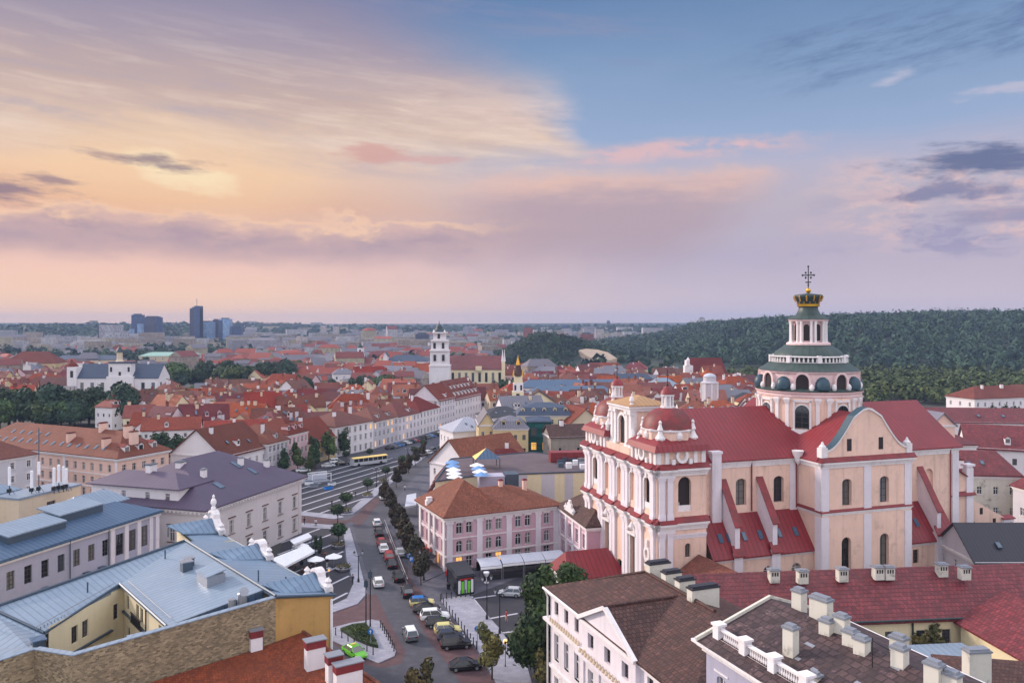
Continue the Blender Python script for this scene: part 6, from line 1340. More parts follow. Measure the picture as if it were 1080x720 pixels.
mb = MB(); gable(mb, q, 7.6, 3.6, .6); addm(RW, 'roof', mb, TILEC)
o_ = house('stone_outhouse', 'small mossy brown-roofed outhouse at the bottom right corner', 'house', P(1010, 706, 9).xy, (.97, -.2), 12, 7, 7.4, 1.6, OLDWALL, TILEB, 'hip', 1, (3, 2), seed=31)
_p = P(1030, 722, 12.0); chimney(o_[0], (_p.x-o_[0].location.x, _p.y-o_[0].location.y), 12.0, 3.4, 2.2, 1.1, .1, DIRTY, STEEL, world=False)
o_ = house('flat_blue_roof_shed', 'shed with pale blue sheet roof beside the courtyard bush', 'shed', P(962, 694, 6.5).xy, (.97, .1), 9, 4, 6.0, .4, DIRTY, BLUL, 'flat', 1, (2, 1), seed=32, trim=False)
# ------------------------------------------------------------------ houses at the right edge
for nm, lab, o, d, L, W, ez, rh, wm, rm, rf, fl, by, kw in (
    ('weathered_house', 'stained cream house with maroon roof and two roof lights behind the church wing', (94, 169), (.98, -.12), 13, 11, 13.6, 4.6, DIRTY, TILEC, 'hip', 3, (4, 3), dict(skys=((0, .3, .45), (0, .5, .5)), chims=((0, .15, .3),), hipk=.5)),
    ('white_cottage', 'low white house with plain maroon roof and two windows, right of the choir roof', (104, 196), (.96, .2), 12, 12, 15.5, 3.8, W_, TILEC, 'hip', 3, (3, 3), dict(chims=((0, .05, .4),))),
    ('white_convent', 'long white house with round dormer under a maroon roof at the right edge', (116.5, 204), (.93, -.36), 38, 13, 14.2, 5.2, W_, TILEC, 'gable', 3, (9, 3), dict(dorms=((0, .25, .2), (0, .6, .2)), style='dark')),
    ('turret_house', 'little house with pointed red turret roof at the right edge', (103, 158), (.97, .1), 5, 5, 12.6, 3.2, GREY, TILEC, 'hip', 2, (1, 1), {}),
    ('maroon_roofed_house', 'house with brown-red hipped roof and pale gable dormer at the right edge', (107, 155), (.97, .1), 16, 12, 11.6, 5, BEIGE, TILEC, 'hip', 3, (4, 3), dict(dorms=((0, .25, .25),))),
    ('black_roofed_house', 'low grey house with steep black metal roof beside the sacristy', (74.6, 128), (1, .0), 26, 12, 7.6, 4.8, GREY, BLKR, 'gable', 2, (6, 3), dict(skys=((0, .2, .4),), chims=((0, .52, .8), (0, .6, .7)))),
    ('pale_school', 'white building with coral-red roof among trees right of the hill', (187, 322), (.95, .3), 34, 14, 15, 4.5, W_, TILE, 'hip', 4, (9, 3), dict(chims=((0, .3, .8), (0, .6, .8)))),
    ('ochre_block', 'ochre long block behind the white building with coral roof', (222, 352), (.95, .3), 40, 14, 14, 4, YEL, TILE, 'hip', 3, (9, 3), {}),
    ('long_white_roof_house', 'long maroon-roofed house with white parapet below the forest', (139, 262), (.99, -.1), 50, 13, 13.5, 4, W_, TILEC, 'gable', 3, (9, 3), dict(skys=((0, .3, .4), (0, .45, .4)))),
    ('gable_front_house', 'white gable-fronted house at the right edge in front of long maroon roof', (166, 243), (.98, -.1), 16, 13, 13, 5, W_, TILEC, 'gable', 3, (4, 4), dict(sides=None)),
    ('pink_gabled_chapel', 'narrow pink gabled building rising just behind the choir roof', (100, 190), (.98, .2), 6.5, 9, 21.5, 3, PINKW, GRYM, 'gable', 4, (1, 2), {}),
    ('cream_roof_house', 'cream gable peeking between choir roof and dark trees', (84, 196), (.98, .2), 8, 9, 23.0, 2.5, CREAM, TILE, 'hip', 4, (2, 2), {})):
    house(nm, lab, 'house', o, d, L, W, ez, rh, wm, rm, rf, fl, by, group='houses at the right edge', **kw)
# ------------------------------------------------------------------ trees near the streets
for k, (px, py, sc) in enumerate(((411, 541, .82), (416, 553, .9), (421, 566, .95), (425.5, 578, .95), (431, 590, 1.0), (437, 602, .95), (444, 617, .85), (405, 530, .8), (418, 514, .8), (424, 506, .85), (431, 499, .85), (438, 491, .8), (446, 484, .8))):
    tree('plum', f'plum-leaved street tree, {OR[k]} counted ' + ('towards the camera along the shop pavement' if k < 7 else 'going away up the street from the white car'), G(px, py), sc, k % 3, 'plum trees along the shop pavement')
for k, (px, py, s, lab) in enumerate(((356, 551, 1.25, 'dark clipped ball tree beside the brick crossing'), (357.5, 574, 1.3, 'clipped ball tree next to the forecourt sidewalk'), (365, 537, 1.25, 'broad clipped ball tree at the near corner of the square'), (388, 518.5, 1.1, 'clipped ball tree, second up the square sidewalk'), (407, 504.5, 1.05, 'clipped ball tree, third up the square sidewalk'), (424, 491, 1.0, 'clipped ball tree, fourth up the square sidewalk'), (437, 481, 1.0, 'clipped ball tree at the far tip of the square'), (447, 473, 1.0, 'clipped ball tree past the far tip of the square'), (365, 486, 1.0, 'clipped ball tree beside the white parked van'), (390, 482, .9, 'clipped ball tree beside the yellow-roofed bus'), (333, 494, 1.0, 'clipped ball tree in front of the yellow house'))):
    tree('ball', lab, G(px, py), s, k % 2, 'clipped trees round the square', sz=s*.9)
for k, (px, py, s) in enumerate(((314, 497, 1.25), (331, 492, 1.35), (347, 486, 1.4), (363, 481, 1.35), (326, 499, .9), (300, 500, 1.1))):
    tree('street', f'dark green street tree, {OR[k]} before the west houses of the square', G(px, py), s, k % 2, 'street trees before the west houses')
tree('olive', 'olive-brown round tree with slim trunk at the plaza sidewalk end', G(519, 716), 1.0, 0, sz=1.0)
tree('olive', 'olive-brown treetop at the bottom edge in mid-road', G(442, 756), .95, 1)
tree('olive', 'thin yellowish tree by the barrier next to the white house', G(575, 734), .85, 2)
tree('grand', 'tall dark full-crowned tree beside the white house', (3.7, 101, 0), .98, 0, sz=1.0)
tree('grand', 'dark spreading tree in front of the church porch', (8.6, 113.5, 0), 1.0, 1, sz=.8)
tree('olive', 'russet round bush in the cream courtyard below the crimson roof', P(980, 702, 2).to_tuple()[:2], 1.15, 0, sz=1.0)
tree('broad', 'green tree growing by the brick ruin behind the church front', PD(614, 0, 226).xy, .85, 1)
r8 = random.Random(8)
def planter(label, p, sc=1.0):
    o = thing('flower_planter', label, 'planter', (p[0], p[1], 0), r8.uniform(0, 3), 'planters on the square'); m = MB(); m.lathe([(.7*sc, 0), (.95*sc, .5), (1.0*sc, .55), (.85*sc, .55)], 14); m.build('bowl', KERB, o)
    V = leaf_cloud([(0, 0, .75, .95*sc, .45)], 260, .13, int(sc*100)+len(label)); one('flowers', quads_mesh('flowers', V, LEAFO), o)
for px, py, lab in ((365, 540.5, 'flower planter under the broad clipped ball tree'), (357, 577, 'flower planter on the forecourt edge, far one'), (362, 601, 'flower planter with yellow blooms near the curved sidewalk'), (388, 524, 'flower planter under the second clipped ball tree'), (405, 509, 'flower planter under the third clipped ball tree'), (423, 497, 'flower planter under the fourth clipped ball tree')): planter(lab, G(px, py), 1.5)
# ------------------------------------------------------------------ cars
def loft(st, n=4):
    mb = MB(); rows = []
    for x, w, zb, zt, e in st: rows.append([(x, -w+e, zb), (x, -w, zb+.12), (x, -w, (zb+zt)/2+.1), (x, -w+e*1.6, zt), (x, w-e*1.6, zt), (x, w, (zb+zt)/2+.1), (x, w, zb+.12), (x, w-e, zb)])
    k = 8; vs = [p for r in rows for p in r]
    fs = [(i*k+j, (i+1)*k+j, (i+1)*k+(j+1) % k, i*k+(j+1) % k) for i in range(len(rows)-1) for j in range(k)]
    mb.add(vs, fs+[list(range(k)), list(range(len(vs)-k, len(vs)))[::-1]]); return mb
CARS = {}
def car_proto(kind):
    if kind in CARS: return CARS[kind]
    h = {'sedan': 1.46, 'hatch': 1.5, 'suv': 1.72}[kind]; bl = .92 if kind != 'suv' else 1.05; L = 2.25 if kind != 'hatch' else 2.0
    st = [(-L, .72, .42, bl-.12, .12), (-L+.12, .86, .28, bl-.02, .08), (-L+.7, .9, .22, bl, .07), (0, .92, .2, bl, .07), (L-1.15, .9, .2, bl-.04, .08), (L-.25, .86, .26, bl-.18, .1), (L, .7, .36, bl-.34, .14)]
    body = loft(st).mesh('body', [CP['white']], smooth=False)
    a0, a1, b0, b1 = {'sedan': (-1.75, -.95, .25, 1.1), 'hatch': (-1.9, -1.45, .2, 1.0), 'suv': (-2.1, -1.75, .3, 1.05)}[kind]
    g = MB(); lo, hi = bl-.02, h-.06
    g.add([(a0, -.82, lo), (b1, -.82, lo), (b0, -.62, hi), (a1, -.62, hi), (a0, .82, lo), (b1, .82, lo), (b0, .62, hi), (a1, .62, hi)], [(0, 1, 2, 3), (4, 7, 6, 5), (1, 5, 6, 2), (0, 3, 7, 4)]); glass = g.mesh('windows', [GLASS])
    r = MB(); r.add([(a1-.08, -.66, hi-.05), (b0+.1, -.66, hi-.05), (b0, -.56, h), (a1+.05, -.56, h), (a1-.08, .66, hi-.05), (b0+.1, .66, hi-.05), (b0, .56, h), (a1+.05, .56, h)], [(3, 2, 6, 7), (0, 1, 2, 3), (4, 7, 6, 5), (1, 5, 6, 2), (0, 3, 7, 4)])
    for s in (-1, 1):
        for (xa, za, ya), (xb, zb, yb) in (((b1+.02, lo, .83), (b0+.04, hi, .63)), ((a0-.02, lo, .83), (a1-.04, hi, .63)), (((a0+b1)/2-.1, lo, .83), ((a1+b0)/2-.1, hi, .635))): r.tube([(xa, s*ya, za), (xb, s*yb, zb)], .05, 4)
    roof_ = r.mesh('roof', [CP['white']])
    w = MB(); 
    vs = [(.33*math.cos(2*math.pi*k/14), y, .33+.33*math.sin(2*math.pi*k/14)) for y in (-.11, .11) for k in range(14)]; w.add(vs, [(k, (k+1) % 14, 14+(k+1) % 14, 14+k) for k in range(14)]+[list(range(14))[::-1], list(range(14, 28))]); tyre = w.mesh('wheel', [RUBBER])
    w = MB(); vs = [(.2*math.cos(2*math.pi*k/10), y, .33+.2*math.sin(2*math.pi*k/10)) for y in (-.13, .13) for k in range(10)]; w.add(vs, [(k, (k+1) % 10, 10+(k+1) % 10, 10+k) for k in range(10)]+[list(range(10))[::-1], list(range(10, 20))]); rim = w.mesh('rim', [STEEL])
    lg = MB(); lg.box((-.06, -.2, -.09), (.06, .2, .09)); hl = lg.mesh('headlight', [HEADL]); lg = MB(); lg.box((-.06, -.17, -.1), (.06, .17, .1)); tl = lg.mesh('tail_light', [TAILL])
    mi = MB(); mi.box((-.1, -.1, -.07), (.1, .1, .07)); mir = mi.mesh('mirror', [IRON])
    CARS[kind] = dict(body=body, glass=glass, roof=roof_, tyre=tyre, rim=rim, hl=hl, tl=tl, mir=mir, L=L, bl=bl, b1=b1); return CARS[kind]
def paint(o, m): o.material_slots[0].link = 'OBJECT'; o.material_slots[0].material = m
def car(label, p, hd, colour='black', kind='sedan', group='parked cars', two=None, name='parked_car', taxi=False):
    c_ = car_proto(kind); o = thing(name, label, 'car', (p[0], p[1], .01), math.atan2(hd[1], hd[0]), group)
    paint(one('body', c_['body'], o), CP[two or colour]); one('windows', c_['glass'], o); paint(one('roof', c_['roof'], o), CP[colour])
    L, bl = c_['L'], c_['bl']
    for x in (-L+.85, L-.85):
        for y in (-.82, .82): t = one('wheel', c_['tyre'], o, (x, y, 0)); one('rim', c_['rim'], t)
    for y in (-.58, .58): one('headlight', c_['hl'], o, (L-.1, y, bl-.36)); one('tail_light', c_['tl'], o, (-L+.06, y, bl-.22))
    for y in (-.95, .95): one('mirror', c_['mir'], o, (c_['b1']-.25, y, bl+.05))
    if taxi: m = MB(); m.box((-.15, -.35, 0), (.15, .35, .16)); m.build('taxi_sign', CANVY, o, loc=(-.3, 0, 1.46))
    return o
ST = Vector((-.25, .97)); SD = Vector((.98, .2))
car('white car driving away up the road with red tail lights on', G(399, 617), ST, 'white', 'hatch', 'moving cars', name='moving_car')
car('grey car with pale roof driving away near the traffic island', G(432.5, 672), (-.3, .95), 'white', 'suv', 'moving cars', 'grey', 'moving_car')
car('lime green taxi turning beside the traffic island', G(374, 691), (.66, -.75), 'lime', 'sedan', 'moving cars', None, 'taxi_car', True)
for px, py, col, kd, lab in ((404, 526, 'white', 'hatch', 'white car farthest up the kerb of the shop street'), (397.5, 553.5, 'white', 'hatch', 'white hatchback at the head of the kerbside line'), (399.5, 564.5, 'black', 'suv', 'black car behind the white hatchback in the kerbside line'), (402, 574, 'red', 'hatch', 'bright red car in the kerbside line'), (404.5, 580.5, 'white', 'sedan', 'white car between two red ones in the kerbside line'), (410, 589.5, 'red', 'suv', 'dark red car, second red one in the kerbside line'), (413, 597, 'black', 'sedan', 'black saloon after the second red car in the kerbside line'), (420, 611, 'black', 'suv', 'black car at the end of the railing'), (429.5, 627, 'black', 'suv', 'black car standing alone just past the railing'), (422, 585, 'silver', 'sedan', 'silver car behind the railing under the plum trees')):
    car(lab, G(px, py), ST, col, kd, 'cars parked along the kerb')
for px, py, col, kd, two, lab in ((445, 638, 'blue', 'hatch', 'beige', 'car with blue roof and pale sides, first of the angled bays'), (450, 645, 'black', 'sedan', None, 'black saloon in the second angled bay'), (458.5, 653, 'white', 'suv', None, 'white car in the third angled bay'), (462, 660, 'black', 'hatch', None, 'black hatchback in the fourth angled bay beside the white car'), (472, 667, 'beige', 'hatch', None, 'pale yellow car in the fifth angled bay'), (475, 674.5, 'navy', 'hatch', None, 'navy car in the sixth angled bay'), (481, 682.5, 'black', 'suv', None, 'black car in the seventh angled bay by the sign'), (491, 705, 'black', 'sedan', None, 'black saloon parked alone below the angled bays')):
    car(lab, G(px, py), SD, col, kd, 'cars in the angled bays', two)
car('silver car crossing the plaza in front of the white marquee', G(538, 628), (-.98, .15), 'silver', 'hatch', 'cars on the plaza')
WD = Vector((.35, .94))
for k, (px, py, col, kd, lab) in enumerate(((319.5, 497.5, 'white', 'sedan', 'white car just right of the town hall roof edge'), (355, 488.5, 'white', 'suv', 'white van-like car under the street trees'), (361, 490, 'black', 'sedan', 'black car next to the white van-like car'), (346, 492.5, 'silver', 'sedan', 'silver car near the yellow house trees'))): car(lab, G(px, py), (.9, .4), col, kd, 'cars west of the square')
for k in range(16):
    t = k/15; px, py = 402+t*66, 473.5-t*18.5; p = Vector(G(px, py))+Vector((3.5, 0))
    car(f'{["dark", "grey", "blue", "dark", "white", "dark", "red", "navy"][k % 8]} car, {OR[k]} from the left before the shop windows', p, WD.lerp(Vector((.9, .3)), .5), ['black', 'grey', 'blue', 'black', 'white', 'navy', 'red', 'navy'][k % 8], ['sedan', 'hatch', 'suv'][k % 3], 'cars before the shop windows')
for k in range(9):
    t = k/8; p = G(447+t*40, 481-t*18)
    car(f'car under the far end of the plum trees, {OR[k]} going away', p, (.42, .9), ['black', 'white', 'grey', 'black', 'silver', 'navy', 'black', 'white', 'grey'][k], ['sedan', 'hatch', 'suv'][k % 3], 'cars up the far street')
# bus with a yellow roof
b0 = thing('sightseeing_bus', 'long bus with pale yellow roof parked at the top of the square', 'bus', (*G(389, 490), 0), math.atan2(.62, .78)); m = MB(); m.box((-6, -1.25, .5), (6, 1.25, 1.5)); m.build('body', CP['silver'], b0); m = MB(); m.box((-5.9, -1.2, 1.5), (5.9, 1.2, 2.6)); m.build('windows', GLASS, b0)
m = MB(); m.slab([(-6.2, -1.35, 2.75), (6.2, -1.35, 2.75), (6.2, 0, 3.0), (-6.2, 0, 3.0)], .15); m.slab([(-6.2, 0, 3.0), (6.2, 0, 3.0), (6.2, 1.35, 2.75), (-6.2, 1.35, 2.75)], .15); m.build('roof', CANVY, b0)
for x in (-4.2, 3.8):
    for y in (-1.15, 1.15): one('wheel', car_proto('sedan')['tyre'], b0, (x, y, .1)).scale = (1.5, 1.5, 1.5)
for k in range(8): m = MB(); m.box((-6+k*1.7, -1.26, 1.5), (-5.85+k*1.7, 1.26, 2.7)); m.build('window_post', CP['silver'], b0)
# stage frame on the square
sp = G(337, 508); o = thing('stage_frame', 'white open frame stage being set up on the square', 'stage', (*sp, 0), .6); o.scale = (.7, .7, .75); m = MB()
for x in (-4, 4):
    for y in (-2.5, 2.5): m.tube([(x, y, 0), (x, y, 3.4)], .14, 6)
for y in (-2.5, 2.5): m.tube([(-4, y, 3.4), (4, y, 3.4)], .16, 6); m.tube([(-4, y, 3.4), (0, y, 2.9), (4, y, 3.4)], .08, 5)
m.build('frame', CANV, o); m = MB(); m.box((-4, -2.4, 0), (4, 2.4, .5)); m.build('deck', STEEL, o); m = MB(); m.box((-3.9, 2.3, .6), (3.9, 2.4, 3.0)); m.build('back_cloth', CANVG, o)
for k, (px, py, mt) in enumerate(((326, 511, CANV), (331, 514, STEEL), (346, 516, BLUEP), (350, 512, CANV), (322, 508, CANVG))):
    o = thing('equipment_case', ['white equipment crate left of the stage', 'grey equipment crate before the stage', 'blue equipment crate right of the stage', 'white crate behind the blue one by the stage', 'grey crate nearest the town hall by the stage'][k], 'crate', (*G(px, py), 0), .4*k, 'crates by the stage'); m = MB(); m.box((-1.1, -.6, .08), (1.1, .6, .95)); m.build('case', mt, o); m = MB(); m.box((-1.15, -.65, .95), (1.15, .65, 1.05)); m.build('lid', STEELD, o)
# ------------------------------------------------------------------ people
import bmesh
def make_person():
    global PM
    SK = [((0, 0, .95), .15), ((0, 0, 1.18), .14), ((0, 0, 1.4), .16), ((0, 0, 1.5), .065), ((0, .02, 1.57), .075), ((0, .02, 1.66), .1), ((0, .02, 1.74), .06), ((.1, .02, .84), .1), ((.11, .12, .48), .07), ((.11, .0, .08), .045), ((.12, .14, .03), .04), ((-.1, .02, .84), .1), ((-.11, -.02, .48), .07), ((-.11, -.2, .1), .045), ((-.12, -.08, .03), .04), ((.2, 0, 1.4), .065), ((.27, -.05, 1.12), .048), ((.27, .08, .88), .036), ((.27, .12, .8), .04), ((-.2, 0, 1.4), .065), ((-.27, .06, 1.12), .048), ((-.27, .2, .92), .036), ((-.27, .25, .85), .04)]
    ED = [(0, 1), (1, 2), (2, 3), (3, 4), (4, 5), (5, 6), (0, 7), (7, 8), (8, 9), (9, 10), (0, 11), (11, 12), (12, 13), (13, 14), (2, 15), (15, 16), (16, 17), (17, 18), (2, 19), (19, 20), (20, 21), (21, 22)]
    bm = bmesh.new(); ly = bm.verts.layers.skin.verify(); vs = []
    for (co, r) in SK: v = bm.verts.new(co); v[ly].radius = (r, r); vs.append(v)
    vs[0][ly].use_root = True
    for a, b in ED: bm.edges.new((vs[a], vs[b]))
    me = bpy.data.meshes.new('person'); bm.to_mesh(me); bm.free(); ob = bpy.data.objects.new('person', me); COL.objects.link(ob)
    ob.modifiers.new('s', 'SKIN'); sb = ob.modifiers.new('d', 'SUBSURF'); sb.levels = 1; sb.render_levels = 1
    bpy.context.view_layer.update(); PM = bpy.data.meshes.new_from_object(ob.evaluated_get(bpy.context.evaluated_depsgraph_get())); bpy.data.objects.remove(ob)
make_person()
PMS = {}
def person(label, p, rz, top, leg):
    key = (top.name, leg.name)
    if key not in PMS:
        me = PM.copy(); me.materials.clear()
        for m in (top, leg, SKIN): me.materials.append(m)
        for f in me.polygons:
            z = f.center.z; x = abs(f.center.x); f.material_index = 2 if z > 1.5 or (x > .22 and z < .95) else (0 if z > .93 else 1); f.use_smooth = True
        h = MB(); h.lathe([(.1, 1.62), (.125, 1.68), (.115, 1.76), (.06, 1.82), (.01, 1.83)], 10, 0, -.01); PMS[key] = (me, h.mesh('hair', [HAIR]))
    o = bpy.data.objects.new('person', PMS[key][0]); COL.objects.link(o); o.location = (p[0], p[1], p[2] if len(p) > 2 else .02); o.rotation_euler = (0, 0, rz); tag(o, label, 'person', 'people in the streets'); one('hair', PMS[key][1], o)
for px, py, a, t, l, lab in ((534, 655, 2.0, CLOTHR, SKIN, 'person in a red top crossing the plaza by the lamp'), (350, 533.5, 1.0, CLOTHD, CLOTHD, 'person in dark clothes walking alone on the square'), (371, 524.5, .3, CLOTHW, CLOTHD, 'person in pale top, left of the pair on the square'), (375, 524, 2.5, CLOTHD, CLOTHD, 'person in dark jacket, right of the pair on the square'), (372, 616, .7, CLOTHD, CLOTHD, 'person in dark clothes on the curved sidewalk'), (399, 503, 1.2, CLOTHD, CLOTHW, 'person with pale trousers beside the square sidewalk'), (427, 518, .5, CLOTHW, CLOTHD, 'person in white top on the shop pavement'), (452, 592, 1.5, CLOTHD, CLOTHD, 'person in dark coat near the lilac house corner'), (443, 575, 2.2, CLOTHR, CLOTHD, 'person in red at the cafe doors'), (321, 553, 1.0, CLOTHD, CLOTHD, 'person standing at the town hall corner'), (333, 555, 0, CLOTHW, CLOTHD, 'person in white crossing the brick road'), (345, 598, 0.4, CLOTHD, CLOTHW, 'person standing among the cafe tables')): person(lab, G(px, py), a, t, l)
# ------------------------------------------------------------------ street furniture
def bollard_mesh():
    m = MB(); m.lathe([(.09, 0), (.09, .06), (.06, .1), (.055, .8), (.08, .84), (.08, .92), (.03, .98)], 8); return m.mesh('bollard', [IRON])
BM_ = bollard_mesh(); isl = [(354, 668.5), (360.5, 671.5), (367, 675), (373.5, 679), (387, 685.5), (393.5, 689.5)]+[(401.5, 660.5), (403.5, 663.5), (405.5, 667), (407.5, 670.5), (409.5, 674), (411.5, 677.5), (413.5, 681.5), (415.5, 685.5)]
def bollard(p, lab, grp): o = bpy.data.objects.new('bollard', BM_); COL.objects.link(o); o.location = p; o.scale = (1.25, 1.25, 1.15); tag(o, lab, 'bollard', grp)
for k, (px, py) in enumerate(isl): bollard((*G(px, py+1.5), .12), f'black bollard on the traffic island, {OR[k]} from the left' if k < 6 else f'black bollard on the right rim of the traffic island, {OR[k-6]} from the back', 'bollards round the traffic island')
for k in range(13):
    t = k/12; bollard((*G(464.5+t*38, 633.5+t*51), .1), f'black bollard at the angled bays, {OR[k]} from the back', 'bollards at the angled bays')
for k in range(7): bollard((*G(466+k*5, 632.5-k*.7), .1), f'black bollard across the plaza sidewalk, {OR[k]} from the left', 'bollards across the plaza sidewalk')
def lamp(label, px, py, h=6.2, n=2):
    o = thing('street_lamp', label, 'street lamp', (*G(px, py), .05), .5, 'street lamps'); m = MB(); m.lathe([(.22, 0), (.2, .5), (.1, .8), (.07, h-.4), (.09, h-.3)], 8); m.build('post', IRON, o)
    m = MB()
    for s in ((-1, 1) if n == 2 else (0,)): m.tube([(0, 0, h-.5), (s*.45, 0, h-.2), (s*.75, 0, h-.1)], .04, 5)
    m.build('bracket', IRON, o)
    for s in ((-1, 1) if n == 2 else (0,)): l = MB(); l.lathe([(.1, h-.15), (.22, h+.3), (.16, h+.35)], 6, s*.75, 0); q_ = l.build('lantern', CANVG, o); l = MB(); l.lathe([(.27, h+.32), (.1, h+.55), (.02, h+.7)], 6, s*.75, 0); l.build('cap', IRON, q_)
for l in (('black double lamp at the near side of the plaza', 527, 668), ('black double lamp on the plaza sidewalk, second from the camera', 513.5, 653), ('black double lamp at the white house corner', 557, 700), ('black double lamp at the forecourt by the curved sidewalk', 378, 614, 5), ('black double lamp beside the brick parking strip', 447, 612, 5), ('black lamp on the square edge near the second ball tree', 397, 513, 5), ('black lamp on the square edge near the fourth ball tree', 430, 489, 5)): lamp(*l)
o = thing('globe_lamp', 'low lamp with glowing globe near the barrier', 'lamp', (*G(533, 703), .05)); m = MB(); m.lathe([(.12, 0), (.05, .4), (.04, 3.0)], 8); m.build('post', IRON, o); m = MB(); m.lathe([(.05, 3.0), (.26, 3.15), (.32, 3.4), (.22, 3.62), (.02, 3.7)], 12); m.build('globe', LAMPG, o, smooth=True)
def sign(label, px, py, z, h, mat, shape='round', rz=0.0, double=1):
    o = thing('traffic_sign', label, 'traffic sign', (*G(px, py), z), rz, 'traffic signs'); m = MB(); m.tube([(0, 0, 0), (0, 0, h)], .05, 6); m.build('pole', STEEL, o)
    m = MB()
    if shape == 'round': m.add([(.42*math.cos(2*math.pi*k/16), y, h-.3+.42*math.sin(2*math.pi*k/16)) for y in (-.1, -.05) for k in range(16)], [list(range(16))[::-1], list(range(16, 32))]+[(k, (k+1) % 16, 16+(k+1) % 16, 16+k) for k in range(16)])
    else: m.box((-.42, -.1, h-.85), (.42, -.05, h))
    m.build('plate', mat, o); m = MB()
    if shape == 'round': m.box((-.06, -.115, h-.55), (.06, -.1, h-.1)); m.add([(-.2, -.113, h-.25), (.2, -.113, h-.25), (0, -.113, h-.02)], [(0, 1, 2)])
    else: m.box((-.2, -.115, h-.75), (-.1, -.1, h-.12)); m.box((-.1, -.115, h-.22), (.15, -.1, h-.12)); m.box((-.1, -.115, h-.5), (.15, -.1, h-.4)); m.box((.1, -.115, h-.4), (.2, -.1, h-.22))
    m.build('symbol', CANV, o)
sign('round blue arrow sign on pole at the angled bays', 503.5, 685, .1, 3.2, BLUEP); sign('round blue arrow sign on the hedge of the traffic island', 391, 682, .12, 2.4, BLUEP, rz=-.2)
sign('square blue parking sign nearer to the plum trees', 434, 607, .1, 3.4, BLUEP, 'square'); sign('square blue parking sign nearer to the kerbside cars', 431.5, 604, .1, 3.6, BLUEP, 'square')
for px, py, h, lab in ((390.5, 661, 8.5, 'tall dark pole, right of two on the traffic island'), (386, 660, 7, 'tall dark pole, left of two on the traffic island')):
    o = thing('signal_pole', lab, 'pole', (*G(px, py), .12), 0, 'poles on the traffic island'); m = MB(); m.lathe([(.14, 0), (.1, .6), (.07, h)], 8); m.build('pole', IRON, o); m = MB(); m.box((-.3, -.1, h-1.2), (.3, .1, h-.2)); m.build('back_plate', STEELD, o)
# railing beside the kerbside cars
ra_ = Vector(G(405.5, 553)); rb_ = Vector(G(430, 617)); o = thing('metal_railing', 'long dark railing with pale top rail beside the kerbside cars', 'railing', (*ra_, .1)); rl = rb_-ra_; m = MB()
for z in (.35, .65): m.tube([(0, 0, z), (rl.x, rl.y, z)], .03, 5)
for k in range(41): t = k/40; m.tube([(rl.x*t, rl.y*t, 0), (rl.x*t, rl.y*t, .95)], .035, 5)
m.build('bars', IRON, o); m = MB(); m.tube([(0, 0, 1.0), (rl.x, rl.y, 1.0)], .09, 6); m.build('top_rail', STEEL, o); m = MB(); m.tube([(0, 0, .1), (rl.x, rl.y, .1)], .16, 4); m.build('plinth', KERB, o)
# barrier
o = thing('boom_barrier', 'white and red boom barrier beside the white house', 'barrier', (*G(571, 712), .05), -.9); m = MB(); m.box((-.2, -.2, 0), (.2, .2, 1.1)); m.build('post', REDP, o); m = MB()
for k in range(6): m.box((-.35-k*.6, -.05, .95+.28*k), (.2-k*.6, .05, 1.05+.28*k), k % 2)
m.build('arm', [CANV, REDP], o)
# pavement cafe at the town hall
def awning(name, label, q4, h0, h1, mats, cat='awning', posts=True):
    c = sum((Vector(p) for p in q4), Vector((0, 0)))/4; o = thing(name, label, cat, (c.x, c.y, 0)); z = [h0, h0, h1, h1]; m = MB(); m.slab([(p[0]-c.x, p[1]-c.y, zz) for p, zz in zip(q4, z)], .12); m.build('canvas', mats, o)
    m = MB(); 
    for a, b in ((0, 1),): m.slab([(q4[a][0]-c.x, q4[a][1]-c.y, h0), (q4[b][0]-c.x, q4[b][1]-c.y, h0), (q4[b][0]-c.x, q4[b][1]-c.y-.01, h0-.35), (q4[a][0]-c.x, q4[a][1]-c.y-.01, h0-.35)], .03)
    m.build('valance', mats, o)
    for p, zz in zip(q4, z): k = MB(); x, y = (p[0]-c.x)*.97, (p[1]-c.y)*.97; k.tube([(x, y, 0), (x, y, zz)], .06, 6); k.build('post', STEELD, o)
    return o
awning('cafe_awning', 'long white cafe awning in front of the town hall', [G(294, 600, 3), G(332, 580, 3), G(324, 574.5, 3.4), G(282, 591, 3.4)], 2.9, 3.5, CANV)
awning('cafe_awning', 'short white cafe awning close to the town hall wall', [G(310, 573, 3), G(329, 565, 3), G(325, 562, 3.2), G(306, 570, 3.2)], 2.9, 3.3, CANV)
o = thing('cafe_fence', 'low dark fence round the cafe tables by the scrolled gables', 'fence', (*G(300, 606), 0)); m = MB(); A_0, B_0 = Vector(G(290, 598)), Vector(G(318, 616)); v = B_0-A_0; b_ = Vector(o.location[:2])
for k in range(15): p = A_0+v*(k/14)-b_; m.tube([(p.x, p.y, 0), (p.x, p.y, 1.1)], .05, 5)
p0, p1 = A_0-b_, B_0-b_; m.tube([(p0.x, p0.y, 1.1), (p1.x, p1.y, 1.1)], .07, 5); m.box((0, 0, 0), (.01, .01, .01)); m.build('railing', IRON, o)
r5 = random.Random(5)
